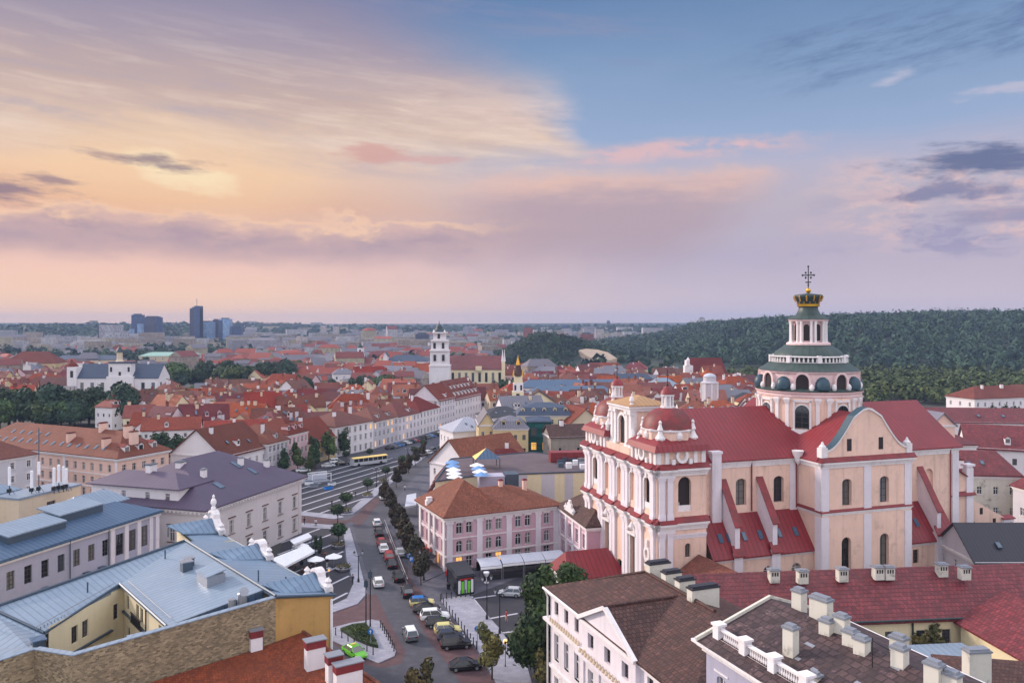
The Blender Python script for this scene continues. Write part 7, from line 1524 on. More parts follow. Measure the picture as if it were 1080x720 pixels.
def cafe_table(label, p):
    o = thing('cafe_table', label, 'table', (p[0], p[1], .02), r5.uniform(0, 3), 'cafe tables'); m = MB(); m.lathe([(.45, .72), (.45, .76)], 12); m.build('tabletop', CANV if r5.random() < .5 else WOOD, o); m = MB(); m.lathe([(.25, 0), (.04, .05), (.04, .72)], 8); m.build('leg', IRON, o)
    for k in range(3):
        a = k*2.1; c = thing('cafe_chair', f'{["outward", "tucked-in", "turned"][k]} dark cafe chair at the {label}', 'chair', (p[0]+.75*math.cos(a), p[1]+.75*math.sin(a), .02), a+math.pi/2, 'cafe chairs'); m = MB(); m.box((-.22, -.22, .42), (.22, .22, .47)); m.build('seat', WOOD, c); m = MB(); m.box((-.22, -.24, .5), (.22, -.2, .9)); m.build('backrest', WOOD, c)
        for x in (-.19, .19):
            for y in (-.19, .19): m = MB(); m.box((x-.02, y-.02, 0), (x+.02, y+.02, .42)); m.build('leg', IRON, c)
k = 0
for px, py, w in ((312, 600, 'left end of the awning'), (322, 604, 'first potted tree'), (330, 599, 'orange heater'), (338, 594, 'awning corner'), (326, 612, 'fence end'), (334, 608, 'second potted tree'), (318, 590, 'awning middle'), (343, 587, 'forecourt strip')): cafe_table(f'round table by the {w}', G(px, py))
for k, (px, py) in enumerate(((305, 598), (331, 588), (337, 583), (333, 578), (318, 595), (338, 579))):
    o = thing('potted_tree', f'slim dark potted evergreen, {OR[k]} along the cafe awning', 'potted plant', (*G(px, py), 0), 0, 'potted evergreens at the cafe'); m = MB(); m.lathe([(.3, 0), (.42, .6), (.36, .6)], 10); m.build('pot', IRON, o); V = leaf_cloud([(0, 0, 1.2, .4, .7), (0, 0, 2.1, .3, .7)], 260, .12, k); one('leaves', quads_mesh('leaves', V, LEAFD), o)
for px, py, lab in ((333, 600, 'white cafe sunshade between the tables'), (352, 597, 'small white cafe sunshade at the forecourt edge'), (317, 585, 'white cafe sunshade behind the long awning')): umbrella(lab, (*G(px, py), .02), 1.1, CANV, 'cafe sunshades')
for px, py, lab in ((330, 592, 'orange glowing heater under the long awning'), (347, 612, 'orange flower lamp at the cafe corner')):
    o = thing('patio_heater', lab, 'heater', (*G(px, py), 0), 0, 'patio heaters'); m = MB(); m.lathe([(.25, 0), (.2, .7), (.05, .8), (.05, 2.0)], 8); m.build('stand', STEEL, o); m = MB(); m.lathe([(.15, 1.7), (.2, 2.0), (.15, 2.2)], 8); m.build('burner', WARM, o); m = MB(); m.lathe([(.5, 2.2), (.1, 2.4), (.02, 2.42)], 12); m.build('hood', STEEL, o)
# white marquee of four bays beside the lilac house
mo, md = Vector(G(507, 613)), Vector((.953, .30)); mn = Vector((-md.y, md.x))
for k in range(4):
    a = mo+md*(k*4.1); o = thing('marquee', f'white arched marquee bay, {OR[k]} from the left beside the lilac house', 'marquee', (a.x, a.y, 0), math.atan2(md.y, md.x), 'marquee bays beside the lilac house'); z0 = 2.7+(.0 if k else -.2); m = MB(); K = 8
    arc = [(5.0*i/K, z0+1.15*math.sin(math.pi*(.15+.7*i/K))-.5) for i in range(K+1)]
    m.add([(x, y, z) for x in (0, 3.98) for y, z in arc], [(i, i+1, K+2+i, K+1+i) for i in range(K)]); c_ = m.build('canopy', CANVG, o, smooth=False); md_ = c_.modifiers.new('thick', 'SOLIDIFY'); md_.thickness = .06
    m = MB(); m.slab([(0, -.02, z0), (3.98, -.02, z0), (3.98, -.06, z0-.4), (0, -.06, z0-.4)], .02); m.build('valance', CANV, o)
    for x, y in ((.08, .05), (3.9, .05), (.08, 4.9), (3.9, 4.9)): m = MB(); m.tube([(x, y, 0), (x, y, z0-.05)], .05, 6); m.build('post', STEEL, o)
    m = MB(); m.box((.15, .2, .02), (3.8, .3, .9)); m.build('low_screen', IRON, o)
    m = MB(); m.box((.4, 4.5, .5), (3.6, 4.6, 2.2)); m.build('back_screen', GLASS, o)
o = thing('goblet_sculpture', 'white goblet-shaped sculpture before the first marquee bay', 'sculpture', (*G(513, 614), 0)); m = MB(); m.lathe([(.45, 0), (.4, .1), (.08, .3), (.07, .9), (.35, 1.2), (.55, 1.7), (.5, 1.9)], 12); m.build('goblet', CANV, o)
# kiosk
kp = [Vector(G(481, 609, 3.2)), Vector(G(502, 606, 3.2)), Vector(G(492.5, 591, 3.2)), Vector(G(469.5, 594, 3.2))]; kc = sum(kp, Vector((0, 0)))/4
o = thing('glass_kiosk', 'glass kiosk with black roof and lime-green painted front', 'kiosk', (kc.x, kc.y, 0)); g = grow(kp, -.35); m = MB(); m.prism([(p.x-kc.x, p.y-kc.y) for p in kp], 2.9, 3.2); m.prism([(p.x-kc.x, p.y-kc.y) for p in grow(kp, -.25)], 3.2, 3.4); m.build('roof', BLACKC, o)
m = MB(); m.prism([(p.x-kc.x, p.y-kc.y) for p in g], .05, 2.9); m.build('glazing', GLASS, o)
A, d, n, L = fr(tuple(g[0]), tuple(g[1])); A = A-kc
for k, mt in enumerate((CANV, GREENP, CANVG, GREENP, CANV)): m = MB(); wbox(m, A, d, n, .1+k*L/5, .1+(k+1)*L/5-.12, .01, .06, .3, 2.5-.2*(k % 2)); m.build('painted_panel', mt, o)
for p in g: m = MB(); m.box((p.x-kc.x-.09, p.y-kc.y-.09, 0), (p.x-kc.x+.09, p.y-kc.y+.09, 2.9)); m.build('corner_post', IRON, o)
m = MB(); wbox(m, A, d, n, .3, L-.3, .05, .1, 2.55, 2.85); m.build('fascia', REDP, o)
for px, py, mt, lab in ((471.5, 607, REDP, 'red litter bin beside the kiosk'), (473, 621, IRON, 'black litter bin before the kiosk')):
    o = thing('litter_bin', lab, 'bin', (*G(px, py), .02), 0, 'litter bins'); m = MB(); m.lathe([(.3, .1), (.36, .9), (.3, .95)], 10); m.build('bin_body', mt, o); m = MB(); m.lathe([(.2, 0), (.2, .1)], 8); m.build('foot', IRON, o)
# street cafe canopy up the shop street
awning('street_canopy', 'pale blue-white cafe canopy among the plum trees', [G(427, 534, 2.8), G(439, 532, 2.8), G(439, 520, 3.2), G(429, 522, 3.2)], 2.8, 3.3, CANVG)
for px, py, mt, lab in ((446, 590, 'plum', 'dark pink sunshade at the lilac house doors'), (443, 583, 'dark', 'black sunshade beside the dark pink one'), (449, 597, 'dark', 'black sunshade nearest the lilac house corner')): umbrella(lab, (*G(px, py), .1), 1.4, CLOTHR if mt == 'plum' else BLACKC, 'shop street sunshades')
# ------------------------------------------------------------------ landmarks beyond the old town
def simple(name, label, px, Y, w, dp, ez, rh, wm, rm, roof='gable', floors=2, bays=(6, 2), rz=0.0, base=0, cat='building', **k):
    p = PD(px, 0, Y); return house(name, label, cat, (p.x, p.y), (math.cos(rz), math.sin(rz)), w, dp, ez, rh, wm, rm, roof, floors, bays, cheap=True, **k)
def zpx(py, Y): return H-(py-CY)*Y/F
# white church with dark blue roof, left
Yc = 470; o, q = simple('white_church', 'long white church with dark blue roof and baroque central front', 81, Yc, 48, 16, zpx(398, Yc), zpx(384, Yc)-zpx(398, Yc), W_, NAVR, 'gable', 1, (8, 2), cat='church', style='bare', ww=2.2, wh=6, f0=zpx(398, Yc)-9, over=.4, chims=((0, .2, .99), (0, .8, .99)))
def lb(root, name, mat, c_, prof, n=12, smooth=False): m = MB(); m.lathe(prof, n, c_[0], c_[1]); return shift(m.build(name, mat, root, smooth=smooth), root.location)
def bx(root, name, mat, px0, px1, y0, y1, py0, py1): m = MB(); m.box((PD(px0, 0, y0).x, y0, zpx(py1, y0)), (PD(px1, 0, y0).x, y1, zpx(py0, y0))); return shift(m.build(name, mat, root), root.location)
bx(o, 'front_pavilion', W_, 112, 140, Yc-2, Yc+6, 397, 412); bx(o, 'upper_front', W_, 114.5, 138, Yc-1.5, Yc+4, 383, 397); bx(o, 'front_cornice', NAVR, 114, 139, Yc-2.2, Yc+5, 381.5, 383)
for px in (116, 134.5): bx(o, 'upper_opening', DARK, px, px+2.2, Yc-1.6, Yc-1.4, 387, 392)
bx(o, 'upper_opening', DARK, 125, 127.5, Yc-1.6, Yc-1.4, 392, 396); bx(o, 'portal', DARK, 124, 129, Yc-2.1, Yc-1.9, 402, 411)
c_ = (PD(126.3, 0, Yc+3).x, Yc+3); lb(o, 'lantern', BEIGE, c_, [(2.6, zpx(382, Yc)), (1.6, zpx(379, Yc)), (1.6, zpx(372, Yc)), (2.0, zpx(371.5, Yc))]); lb(o, 'lantern_cap', COPD, c_, [(2.1, zpx(371.5, Yc)), (1.6, zpx(369, Yc)), (.8, zpx(367, Yc)), (.3, zpx(365, Yc)), (.05, zpx(362.5, Yc))], smooth=True)
bx(o, 'side_tower', W_, 70.5, 80.5, Yc-1, Yc+8, 387, 407); bx(o, 'tower_opening', DARK, 74, 77, Yc-1.1, Yc-.9, 391, 398)
c_ = (PD(75.5, 0, Yc+3.5).x, Yc+3.5); lb(o, 'side_tower_cap', TILE, c_, [(4.2, zpx(387.5, Yc)), (3.0, zpx(384, Yc)), (1.2, zpx(382, Yc)), (.2, zpx(379, Yc))], 8)
# white bell tower and church beyond
Yb = 520; bt = thing('bell_tower', 'tall white bell tower with dark green cap beside a brown-roofed church', 'tower', PD(463, 0, Yb+7).xy.to_3d())
def tier(px0, px1, py0, py1, d0, d1, nm='tower_stage', mat=W_): return bx(bt, nm, mat, px0, px1, Yb+d0, Yb+d1, py0, py1)
tier(452.5, 474, 386, 410, 0, 13); tier(453.5, 473, 370, 386, .6, 12); tier(454.5, 472, 359, 370, 1.1, 11.5); tier(457, 469.5, 350.5, 359, 2.5, 10)
for a, b, y in ((452, 474.5, 386), (453, 473.5, 370), (454, 472.5, 359.5), (456, 470.5, 351)): tier(a, b, y-.8, y+.4, -.4, 13, 'tower_cornice', STONE)
for px, y0, y1 in ((457, 361.5, 367.5), (466, 361.5, 367.5), (457.2, 374, 380.5), (466.2, 374, 380.5), (461.5, 352, 357)): tier(px, px+2.6, y0, y1, -.1 if y0 > 370 else (.9 if y0 > 360 else 2.3), 2.6, 'tower_opening', DARK)
c_ = (PD(463.3, 0, Yb+6.5).x, Yb+6.5); lb(bt, 'tower_cap', COPD, c_, [(4.4, zpx(351, Yb)), (3.8, zpx(348, Yb)), (2.0, zpx(346.5, Yb)), (2.4, zpx(345, Yb)), (1.2, zpx(343, Yb)), (.3, zpx(341.5, Yb)), (.08, zpx(338, Yb))], 12, True)
for px in (457.5, 469): c2_ = (PD(px, 0, Yb+3).x, Yb+3); lb(bt, 'tower_urn', STONE, c2_, [(.5, zpx(351, Yb)), (.7, zpx(349.5, Yb)), (.1, zpx(347.5, Yb))], 8)
o, q = simple('university_church', 'cream church with long red-brown roof, right of the white bell tower', 474, 535, 36, 20, zpx(389, 535), zpx(375.5, 535)-zpx(389, 535), CREAM, TILEC, 'gable', 1, (8, 2), cat='church', style='bare', ww=1.9, wh=6.5, f0=zpx(389, 535)-9)
bx(o, 'front_gable', CREAM, 529, 532.5, 534, 556, 381, 400); bx(o, 'side_gable', CREAM, 501.5, 508, 533, 537, 386.5, 391)
for px in (530, 532): c_ = (PD(px, 0, 536).x, 536); lb(o, 'front_pinnacle', STONE, c_, [(.9, zpx(381, 535)), (.5, zpx(376, 535)), (.1, zpx(368.5, 535))], 8)
# cathedral belfry, small tower, long white building
Yd = 760; o = thing('belfry', 'slim white belfry with dark spire cap, left of the bell tower', 'tower', PD(379.5, 0, Yd).to_tuple()[:2]+(0,)); sv_ = o
for a, b, y0, y1 in ((375.3, 384, 379, 400), (376, 383.3, 373.5, 379), (376.8, 382.4, 367, 373.5)): bx(o, 'tower_stage', W_, a, b, Yd, Yd+8, y0, y1)
for y0, y1 in ((368.5, 372), (375, 378)): bx(o, 'tower_opening', DARK, 378.8, 380.6, Yd-.1, Yd+.1, y0, y1)
c_ = (PD(379.6, 0, Yd+4).x, Yd+4); lb(o, 'spire_cap', COPD, c_, [(3.2, zpx(367, Yd)), (2.6, zpx(365, Yd)), (1.2, zpx(363.5, Yd)), (.3, zpx(361, Yd)), (.05, zpx(358.5, Yd))], 10)
o = thing('small_belfry', 'short beige belfry standing right of the slim white one', 'tower', PD(388, 0, 700).to_tuple()[:2]+(0,)); bx(o, 'tower_stage', BEIGE, 385, 391, 700, 706, 381, 400); bx(o, 'tower_stage', BEIGE, 385.7, 390.3, 700.5, 705, 377, 381); bx(o, 'tower_opening', DARK, 387, 389, 699.9, 700.1, 384, 388); c_ = (PD(388, 0, 703).x, 703); lb(o, 'cap', COPD, c_, [(2.1, zpx(377, 700)), (1.0, zpx(375.5, 700)), (.1, zpx(374, 700))], 8)
simple('long_white_palace', 'long white palace with grey-blue roof, left of the bell tower', 406, 640, 34, 16, zpx(381, 640), 5, W_, NAVR, 'hip', 3, (12, 3), style='bare', chims=((0, .05, .9),))
bt2 = simple('white_gable_house', 'small white pointed gable at the left end of the palace', 404, 636, 3.5, 8, zpx(375, 636), 3, W_, NAVR, 'gable', 1, (1, 1))
# orthodox church with golden spire
Yo = 345; o = thing('orthodox_church', 'small cream orthodox church with golden spire and brown roof', 'church', PD(546, 0, Yo).to_tuple()[:2]+(0,))
bx(o, 'tower_base', CREAM, 540, 552.5, Yo, Yo+5, 413, 440); bx(o, 'tower_stage', W_, 541, 551.8, Yo+.3, Yo+4.7, 404, 413); bx(o, 'tower_stage', CREAM, 542, 551, Yo+.5, Yo+4.5, 396, 404)
for px in (542.5, 548.7): bx(o, 'tower_opening', DARK, px, px+2, Yo-.05+.3, Yo+.6, 406, 411.5)
bx(o, 'tower_window', DARK, 544.5, 548, Yo-.05, Yo+.1, 415, 419)
c_ = (PD(546.3, 0, Yo+2.5).x, Yo+2.5); lb(o, 'tent_roof', TILEB, c_, [(2.6, zpx(397, Yo)), (1.7, zpx(391, Yo)), (1.0, zpx(385, Yo))], 8); lb(o, 'gilded_spire', GOLD, c_, [(1.1, zpx(386.5, Yo)), (.6, zpx(381, Yo)), (.25, zpx(378, Yo)), (.06, zpx(374.5, Yo))], 8)
for s in (-1.9, 1.9): lb(o, 'pinnacle', GOLD, (c_[0]+s, c_[1]-1.5), [(.5, zpx(397, Yo)), (.3, zpx(393, Yo)), (.03, zpx(389.5, Yo))], 6)
simple('church_nave', 'cream hall with maroon roof and round window beside the golden-spired tower', 552, Yo+2, 13.5, 14, zpx(424, Yo), zpx(412.5, Yo)-zpx(424, Yo), CREAM, TILEB, 'gable', 1, (3, 2), chims=((0, .25, .6),))
simple('porch_house', 'small white porch with red roof left of the golden-spired tower', 529, Yo+1, 5, 8, zpx(423, Yo), 2.6, W_, TILEB, 'gable', 1, (2, 1))
# red roofed church right of the middle, domed scaffold, blue roofs
o, q = simple('red_roofed_church', 'church with tall red tiled roof and small white baroque front', 732, 560, 24, 22, zpx(393.5, 560), zpx(378, 560)-zpx(393.5, 560), W_, TILE, 'gable', 1, (5, 3), cat='church', rz=.15)
for a, b, y0, y1 in ((722.5, 731, 385.5, 400), (724, 727.5, 380, 386)): bx(o, 'white_front', W_, a, b, 556, 562, y0, y1)
c_ = (PD(725.7, 0, 558).x, 558); lb(o, 'front_turret', STONE, c_, [(1.3, zpx(380, 558)), (1.0, zpx(378.5, 558)), (.1, zpx(376.5, 558))], 8)
Ys = 360; o = thing('wrapped_dome', 'dome wrapped in white sheeting among maroon roofs', 'tower', PD(748.5, 0, Ys).to_tuple()[:2]+(0,)); c_ = (PD(748.5, 0, Ys).x, Ys)
lb(o, 'drum', GREY, c_, [(3.6, zpx(425, Ys)), (3.6, zpx(404, Ys)), (4.0, zpx(403.8, Ys)), (4.0, zpx(403, Ys)), (2.9, zpx(402, Ys)), (2.8, zpx(397.5, Ys)), (3.1, zpx(397, Ys))], 16); lb(o, 'dome', CANVG, c_, [(2.8, zpx(397, Ys)), (2.4, zpx(395, Ys)), (1.2, zpx(393.8, Ys)), (.1, zpx(393.4, Ys))], 16, True)
for k in range(8): t = k*math.pi/4; m = MB(); m.box((-.3, -.3, zpx(420, Ys)), (.3, .3, zpx(404, Ys)), 0, t, (c_[0]+3.7*math.cos(t), c_[1]+3.7*math.sin(t))); shift(m.build('drum_pier', STONE, o), o.location)
for k, (px, Y, w, dp, ez, rh, rm, lab) in enumerate(((556, 395, 46, 14, 10, 4, BLUD, 'long house with steel-blue metal roof, nearer of two behind the orthodox church'), (548, 425, 60, 12, 11, 4, BLUD, 'long house with steel-blue metal roof, farther of two behind the orthodox church'), (684, 430, 22, 16, 9, 6.5, BLUL, 'hall with pale blue barrel-like roof right of the middle'), (640, 480, 30, 12, 10, 5, NAVR, 'yellow house with long slate-blue roof near the small hill'), (575, 455, 20, 12, 9, 4, BLUL, 'house with pale metal roof behind the steel-blue ones'), (785, 380, 20, 14, 9, 4, BLUD, 'house with bright blue patched roof right of the wrapped dome'), (770, 372, 14, 12, 9, 4, BLKR, 'house with black roof beside the wrapped dome'), (146, 800, 60, 18, 12, 4, COPL, 'long hall with pale green copper roof behind the white church'), (343, 640, 30, 14, 10, 3.5, COPL, 'pale green roofed hall, right one near the tree belt'), (283, 610, 24, 14, 10, 3.5, COPL, 'pale green roofed hall, left one near the tree belt'), (2, 620, 40, 20, 14, 9, TILE, 'large brick-red church-like roof at the left edge'), (52, 700, 60, 16, 13, 4, NAVR, 'long cream block with dark roof left of the skyscrapers'), (205, 560, 26, 13, 9, 4, CANV and GRYM, 'long house with grey roof before the tree belt'))):
    simple('long_house', lab, px, Y, w, dp, ez, rh, (CREAM, W_, YEL, BEIGE)[k % 4], rm, 'hip', 3, (9, 3), rz=(.05, .1, .2, -.1, .1, -.3, -.2, .1, .05, .05, .1, .05, .1)[k], style='bare', group='long houses of the old town')
# ------------------------------------------------------------------ towers of the modern centre
def tower(label, px0, px1, py0, py1, Y, mat, dp=None, topmat=None, extra=()):
    x0, x1 = PD(px0, 0, Y).x, PD(px1, 0, Y).x; o = thing('office_tower', label, 'skyscraper', ((x0+x1)/2, Y, 0), 0, 'office towers of the modern centre'); w = x1-x0; dp = dp or w*.8; z = zpx(py0, Y)
    m = MB(); m.box((-w/2, 0, 0), (w/2, dp, z)); m.build('tower_body', mat, o); m = MB(); m.box((-w*.35, dp*.2, z), (w*.3, dp*.7, z+2.5)); m.build('plant_room', STEELD, o)
    for a, b, h, mt in extra: m = MB(); m.box((-w/2+a*w, -.5, 0), (-w/2+b*w, dp+.5, z+h)); m.build('tower_wing', mt, o)
    return o
def facade(name, c1, c2, fw, fh, gl):
    m = mk(name, c1, c2, pat='brick' if gl else 'tile', pw=fw, ph=fh, mortar=.6, var=.5, vs=.03, fine=.05, fs=.05, rough=.3 if gl else .8); return m
FT1 = facade('glass_facade', rgb(60, 78, 120), rgb(44, 60, 98), 3, 3.5, True); FT2 = facade('pale_glass_facade', rgb(150, 180, 216), rgb(104, 132, 178), 4, 3.5, True); FT3 = facade('concrete_facade', rgb(190, 186, 192), rgb(120, 118, 130), 3.4, 3.2, False); FT4 = facade('dark_facade', rgb(70, 70, 92), rgb(54, 56, 78), 3, 3.5, True); FT5 = facade('panel_facade', rgb(196, 184, 180), rgb(150, 142, 146), 4, 3, False); FT6 = facade('brick_tower_facade', rgb(150, 92, 84), rgb(120, 70, 68), 4, 3, False)
tower('wide pale concrete slab tower, leftmost of the group', 104, 123, 342.5, 372, 1350, FT3, extra=((-.03, .02, 0, FT4), (.97, 1.3, -10, FT3)))
tower('dark blue tower with pale lower strip, right of the concrete slab', 138.5, 149, 332, 368, 1600, FT1, extra=((-.2, .3, -28, FT2), (.62, 1.02, -18, FT2)))
tower('broad dark blue rounded tower, second of the pair', 151.5, 166.5, 334.5, 364, 1550, FT1, extra=((.15, .85, 1.5, FT4),))
o = tower('tallest dark tower with sloped top and antenna', 200, 210.8, 325, 366, 1700, FT4, extra=((.45, 1.0, 5, FT1),)); m = MB(); m.tube([(2, 6, zpx(323, 1700)), (2, 6, zpx(315, 1700))], .5, 5); m.build('antenna', STEELD, o)
tower('lower blue glass tower right of the tallest one', 211, 223.5, 339.5, 366, 1720, FT2); tower('slim dark tower in the right cluster', 224, 230.5, 337.5, 366, 1740, FT4); tower('bright glass tower with angled top in the right cluster', 231, 242, 336.3, 366, 1700, FT2, extra=((.0, .35, -3, FT1),)); tower('last dark low tower in the right cluster', 244, 254, 344, 366, 1700, FT1)
tower('pale apartment tower, left of a pair near the belfry', 312.5, 317.5, 354, 372, 1100, FT5); tower('pale apartment tower, right of a pair near the belfry', 319, 323.5, 355, 372, 1120, FT5); tower('dark wide office block left of the apartment towers', 272, 285, 356, 372, 1150, FT4)
tower('brick-red apartment block left of the small hill', 552, 562, 345.5, 362, 1500, FT6); tower('brick-red long block beyond the small hill', 612, 626, 352, 362, 1400, FT6); tower('pale tower above the forest edge', 737.5, 743.5, 335.5, 350, 2600, FT5); tower('pink-grey apartment slab, left of two beyond the belfry', 338, 343.5, 343, 356, 2000, FT5); tower('pink-grey apartment slab, right of two beyond the belfry', 351, 357, 344, 356, 2000, FT5); tower('slate office block above the white palace', 438, 452, 352, 362, 1500, FT4); tower('blue-grey slab on the far ridge', 592, 598, 343, 352, 2600, FT1); tower('dark slab on the far ridge', 640, 643.5, 338.5, 352, 2900, FT4); tower('beige apartment slab behind the brick-red ones', 628, 637, 347, 361, 1600, FT5)
# ------------------------------------------------------------------ hills
def ter(name, x0, x1, y0, y1, f, mat, nx=60, ny=30):
    me = bpy.data.meshes.new(name); X, Y = np.meshgrid(np.linspace(x0, x1, nx), np.linspace(y0, y1, ny)); Z = f(X, Y); V = np.stack([X, Y, Z], -1).reshape(-1, 3)
    fs = [(j*nx+i, j*nx+i+1, (j+1)*nx+i+1, (j+1)*nx+i) for j in range(ny-1) for i in range(nx-1)]; me.from_pydata(V.tolist(), [], fs); me.materials.append(mat); me.polygons.foreach_set('use_smooth', [True]*len(fs)); o = bpy.data.objects.new(name, me); COL.objects.link(o); tag(o, kind='structure'); return o
def smooth(t): t = np.clip(t, 0, 1); return t*t*(3-2*t)
def bigh(X, Y):
    top = np.interp(X, [60, 131, 215, 290, 350, 430, 530, 600, 707, 900, 1500], [0, 0, 11, 24, 35, 40, 49, 45, 47, 44, 38])
    top = top+3*np.sin(X*.021)+2*np.sin(X*.06+1); sh = np.interp(X, [0, 200, 400, 700], [860, 740, 640, 560])
    return top*smooth((Y-sh)/(1050-sh))*(1-.25*smooth((Y-1200)/600))-.2
def smallh(X, Y):
    d = np.sqrt(((X-56)/75)**2+((Y-960)/120)**2); return 22*smooth(1.25-d)*1.0+5*np.sin(X*.05)*smooth(1.2-d)-.3
ter('forest_hill', 40, 1500, 540, 1900, bigh, WOODF, 90, 50); ter('castle_hill', -50, 160, 800, 1120, smallh, WOODF, 40, 30)
def ridgeL(X, Y): return (17+3*np.sin(X*.004)+2*np.sin(X*.013+2))*smooth((Y-2200)/700)*np.interp(X, [-3500, -900, -500, 200, 1200], [1, 1, .72, .62, .7])
ter('far_ridge_hills', -3600, 3600, 2100, 4200, ridgeL, WOODF, 80, 14)
ter('left_ridge_hills', -2200, -700, 1750, 2200, lambda X, Y: (22+2*np.sin(X*.02))*smooth((Y-1750)/250)*smooth((-700-X)/200), WOODF, 30, 14)
def far_h(X, Y): return (40+4*np.sin(X*.0012))*smooth((Y-4000)/700)
ter('horizon_hills', -5000, 5000, 3900, 5450, far_h, WOODF, 60, 10)
m = MB(); sp_ = [(610, 369), (618, 367.5), (630, 368.5), (640, 371), (649, 377), (643, 379), (630, 378), (620, 376), (614, 372)]
me_ = []
for px, py in sp_: p = PD(px, py, 872); me_.append((p.x, p.y-(py-366)*1.2, p.z))
m.slab(me_, 6); tag(m.build('sandy_slope', SAND), kind='structure')
# ------------------------------------------------------------------ woods as masses of leaves
rng = np.random.default_rng(11)
def wood(name, pts, n, size, mat, rlo=3.2, rhi=5.5, label=None):
    """one mass: every crown a loose heap of leaf clumps at its own spot"""
    P_ = np.asarray(pts); T = len(P_); r = rng.uniform(rlo, rhi, T); h = r*rng.uniform(1.0, 1.5, T); idx = np.repeat(np.arange(T), n); N = T*n
    d = rng.normal(size=(N, 3)); d[:, 2] = np.abs(d[:, 2])*1.1-.25; d /= np.linalg.norm(d, axis=1)[:, None]
    lump = 1+.25*np.sin(d[:, 0]*5+idx)+.2*np.sin(d[:, 1]*6+idx*1.7); rad = rng.uniform(.6, 1, N)**.5*lump
    ctr = P_[idx]+np.stack([d[:, 0]*r[idx]*rad, d[:, 1]*r[idx]*rad, h[idx]*.75+d[:, 2]*h[idx]*rad], 1)
    nn = d+rng.normal(0, .25, (N, 3)); nn /= np.linalg.norm(nn, axis=1)[:, None]; t = np.cross(nn, rng.normal(size=(N, 3))); t /= np.linalg.norm(t, axis=1)[:, None]; b = np.cross(nn, t); s = size*rng.uniform(.6, 1.4, N)[:, None]*(r[idx]/4.3)[:, None]
    V = np.stack([ctr-t*s-b*s*.7, ctr+t*s-b*s*.6, ctr+t*s*.8+b*s*.8, ctr-t*s*.8+b*s*.6], 1).reshape(-1, 3)
    o = bpy.data.objects.new(name, quads_mesh(name, V, mat)); COL.objects.link(o); tag(o, label, kind='stuff'); return o
def scatter(n, x0, x1, y0, y1, f, keep=None):
    X = rng.uniform(x0, x1, n); Y = np.sqrt(rng.uniform(y0*y0, y1*y1, n)); Z = f(X, Y); k = np.ones(n, bool) if keep is None else keep(X, Y, Z)
    return np.stack([X, Y, Z], 1)[k]
inview = lambda X, Y, mgn=60: np.abs(X) < Y*.66+mgn
pts = scatter(13000, 60, 1250, 560, 1500, bigh, lambda X, Y, Z: (Z > 1.0) & inview(X, Y)); wood('forest', pts, 90, .8, LEAFF, 2.8, 6.6, 'dense mixed forest covering the long hill behind the church')
pts = scatter(1500, -30, 140, 850, 1060, smallh, lambda X, Y, Z: (Z > .5) & ~((X > 70) & (X < 118) & (Y < 905))); wood('hill_woods', pts, 60, .85, LEAFF, 2.6, 4.2, 'low dark woods covering the small round hill')
pts = scatter(900, 150, 500, 420, 640, lambda X, Y: X*0, lambda X, Y, Z: (X > 130+(640-Y)*.28) & inview(X, Y, 10) & (X < 440-(560-Y)*.25)); wood('valley_woods', pts, 120, .75, LEAFM, 3.2, 5.6, 'tree-filled valley at the foot of the forest hill')
pts = scatter(4200, -2600, 2600, 2150, 3300, ridgeL, lambda X, Y, Z: inview(X, Y)); wood('ridge_woods', pts, 16, 4.2, LEAFF, 6, 10, 'dark wooded ridges along the horizon')
pts = scatter(3000, -2000, -700, 1750, 2150, lambda X, Y: (21+2*np.sin(X*.02))*smooth((Y-1750)/250)*smooth((-700-X)/200), lambda X, Y, Z: inview(X, Y)); wood('left_ridge_woods', pts, 22, 2.4, LEAFF, 5, 8, 'dark wooded slope at the left horizon')
nz = lambda X, Y: np.sin(X*.012+1)+np.sin(Y*.011+X*.006)+np.sin((X+Y)*.02)
pts = scatter(13000, -1700, 1700, 640, 2600, lambda X, Y: X*0-.5, lambda X, Y, Z: inview(X, Y) & (nz(X, Y) > .1)); wood('city_trees', pts, 20, 2.0, LEAFF, 3.5, 6.5, 'scattered tree belts between the blocks of the distant city')
# ------------------------------------------------------------------ park trees of the middle distance, one by one
k = 0
for (px, Y, n, spread, s, where) in ((20, 345, 12, 26, 1.5, 'in the dark park left of the pink hotel'), (62, 352, 14, 30, 1.55, 'in the dark park below the white church'), (100, 385, 9, 22, 1.25, 'in the dark park under the white church front'), (195, 540, 14, 52, 1.6, 'in the tree belt right of the white church'), (240, 555, 14, 50, 1.7, 'in the middle of the long tree belt'), (365, 490, 14, 36, 1.15, 'in the clump left of the bell tower'), (545, 470, 9, 24, 1.05, 'behind the golden spire'), (598, 430, 7, 20, 1.0, 'before the steel-blue roofs'), (650, 620, 16, 90, 1.1, 'in the belt under the small hill'), (760, 480, 10, 40, 1.0, 'beyond the wrapped dome'), (935, 300, 10, 24, 1.15, 'right behind the choir roof'), (985, 330, 12, 40, 1.15, 'below the white coral-roofed building'), (300, 700, 10, 70, 1.1, 'among the far pale roofs'), (450, 600, 10, 40, 1.0, 'around the white palace')):
    for i in range(n):
        x = PD(px, 0, Y).x+rr.uniform(-spread, spread); y = Y+rr.uniform(-spread, spread)*.45; k += 1
        tree('broad', f'{["dark", "mid", "pale", "deep", "dull", "olive"][(k*5) % 6]} green {["round", "tall", "wide", "small", "full", "loose", "ragged"][(k*3) % 7]} crown, {OR[i]} tree {where}', (x, y, 0), s*rr.uniform(.8, 1.2), k % 3, 'park trees')
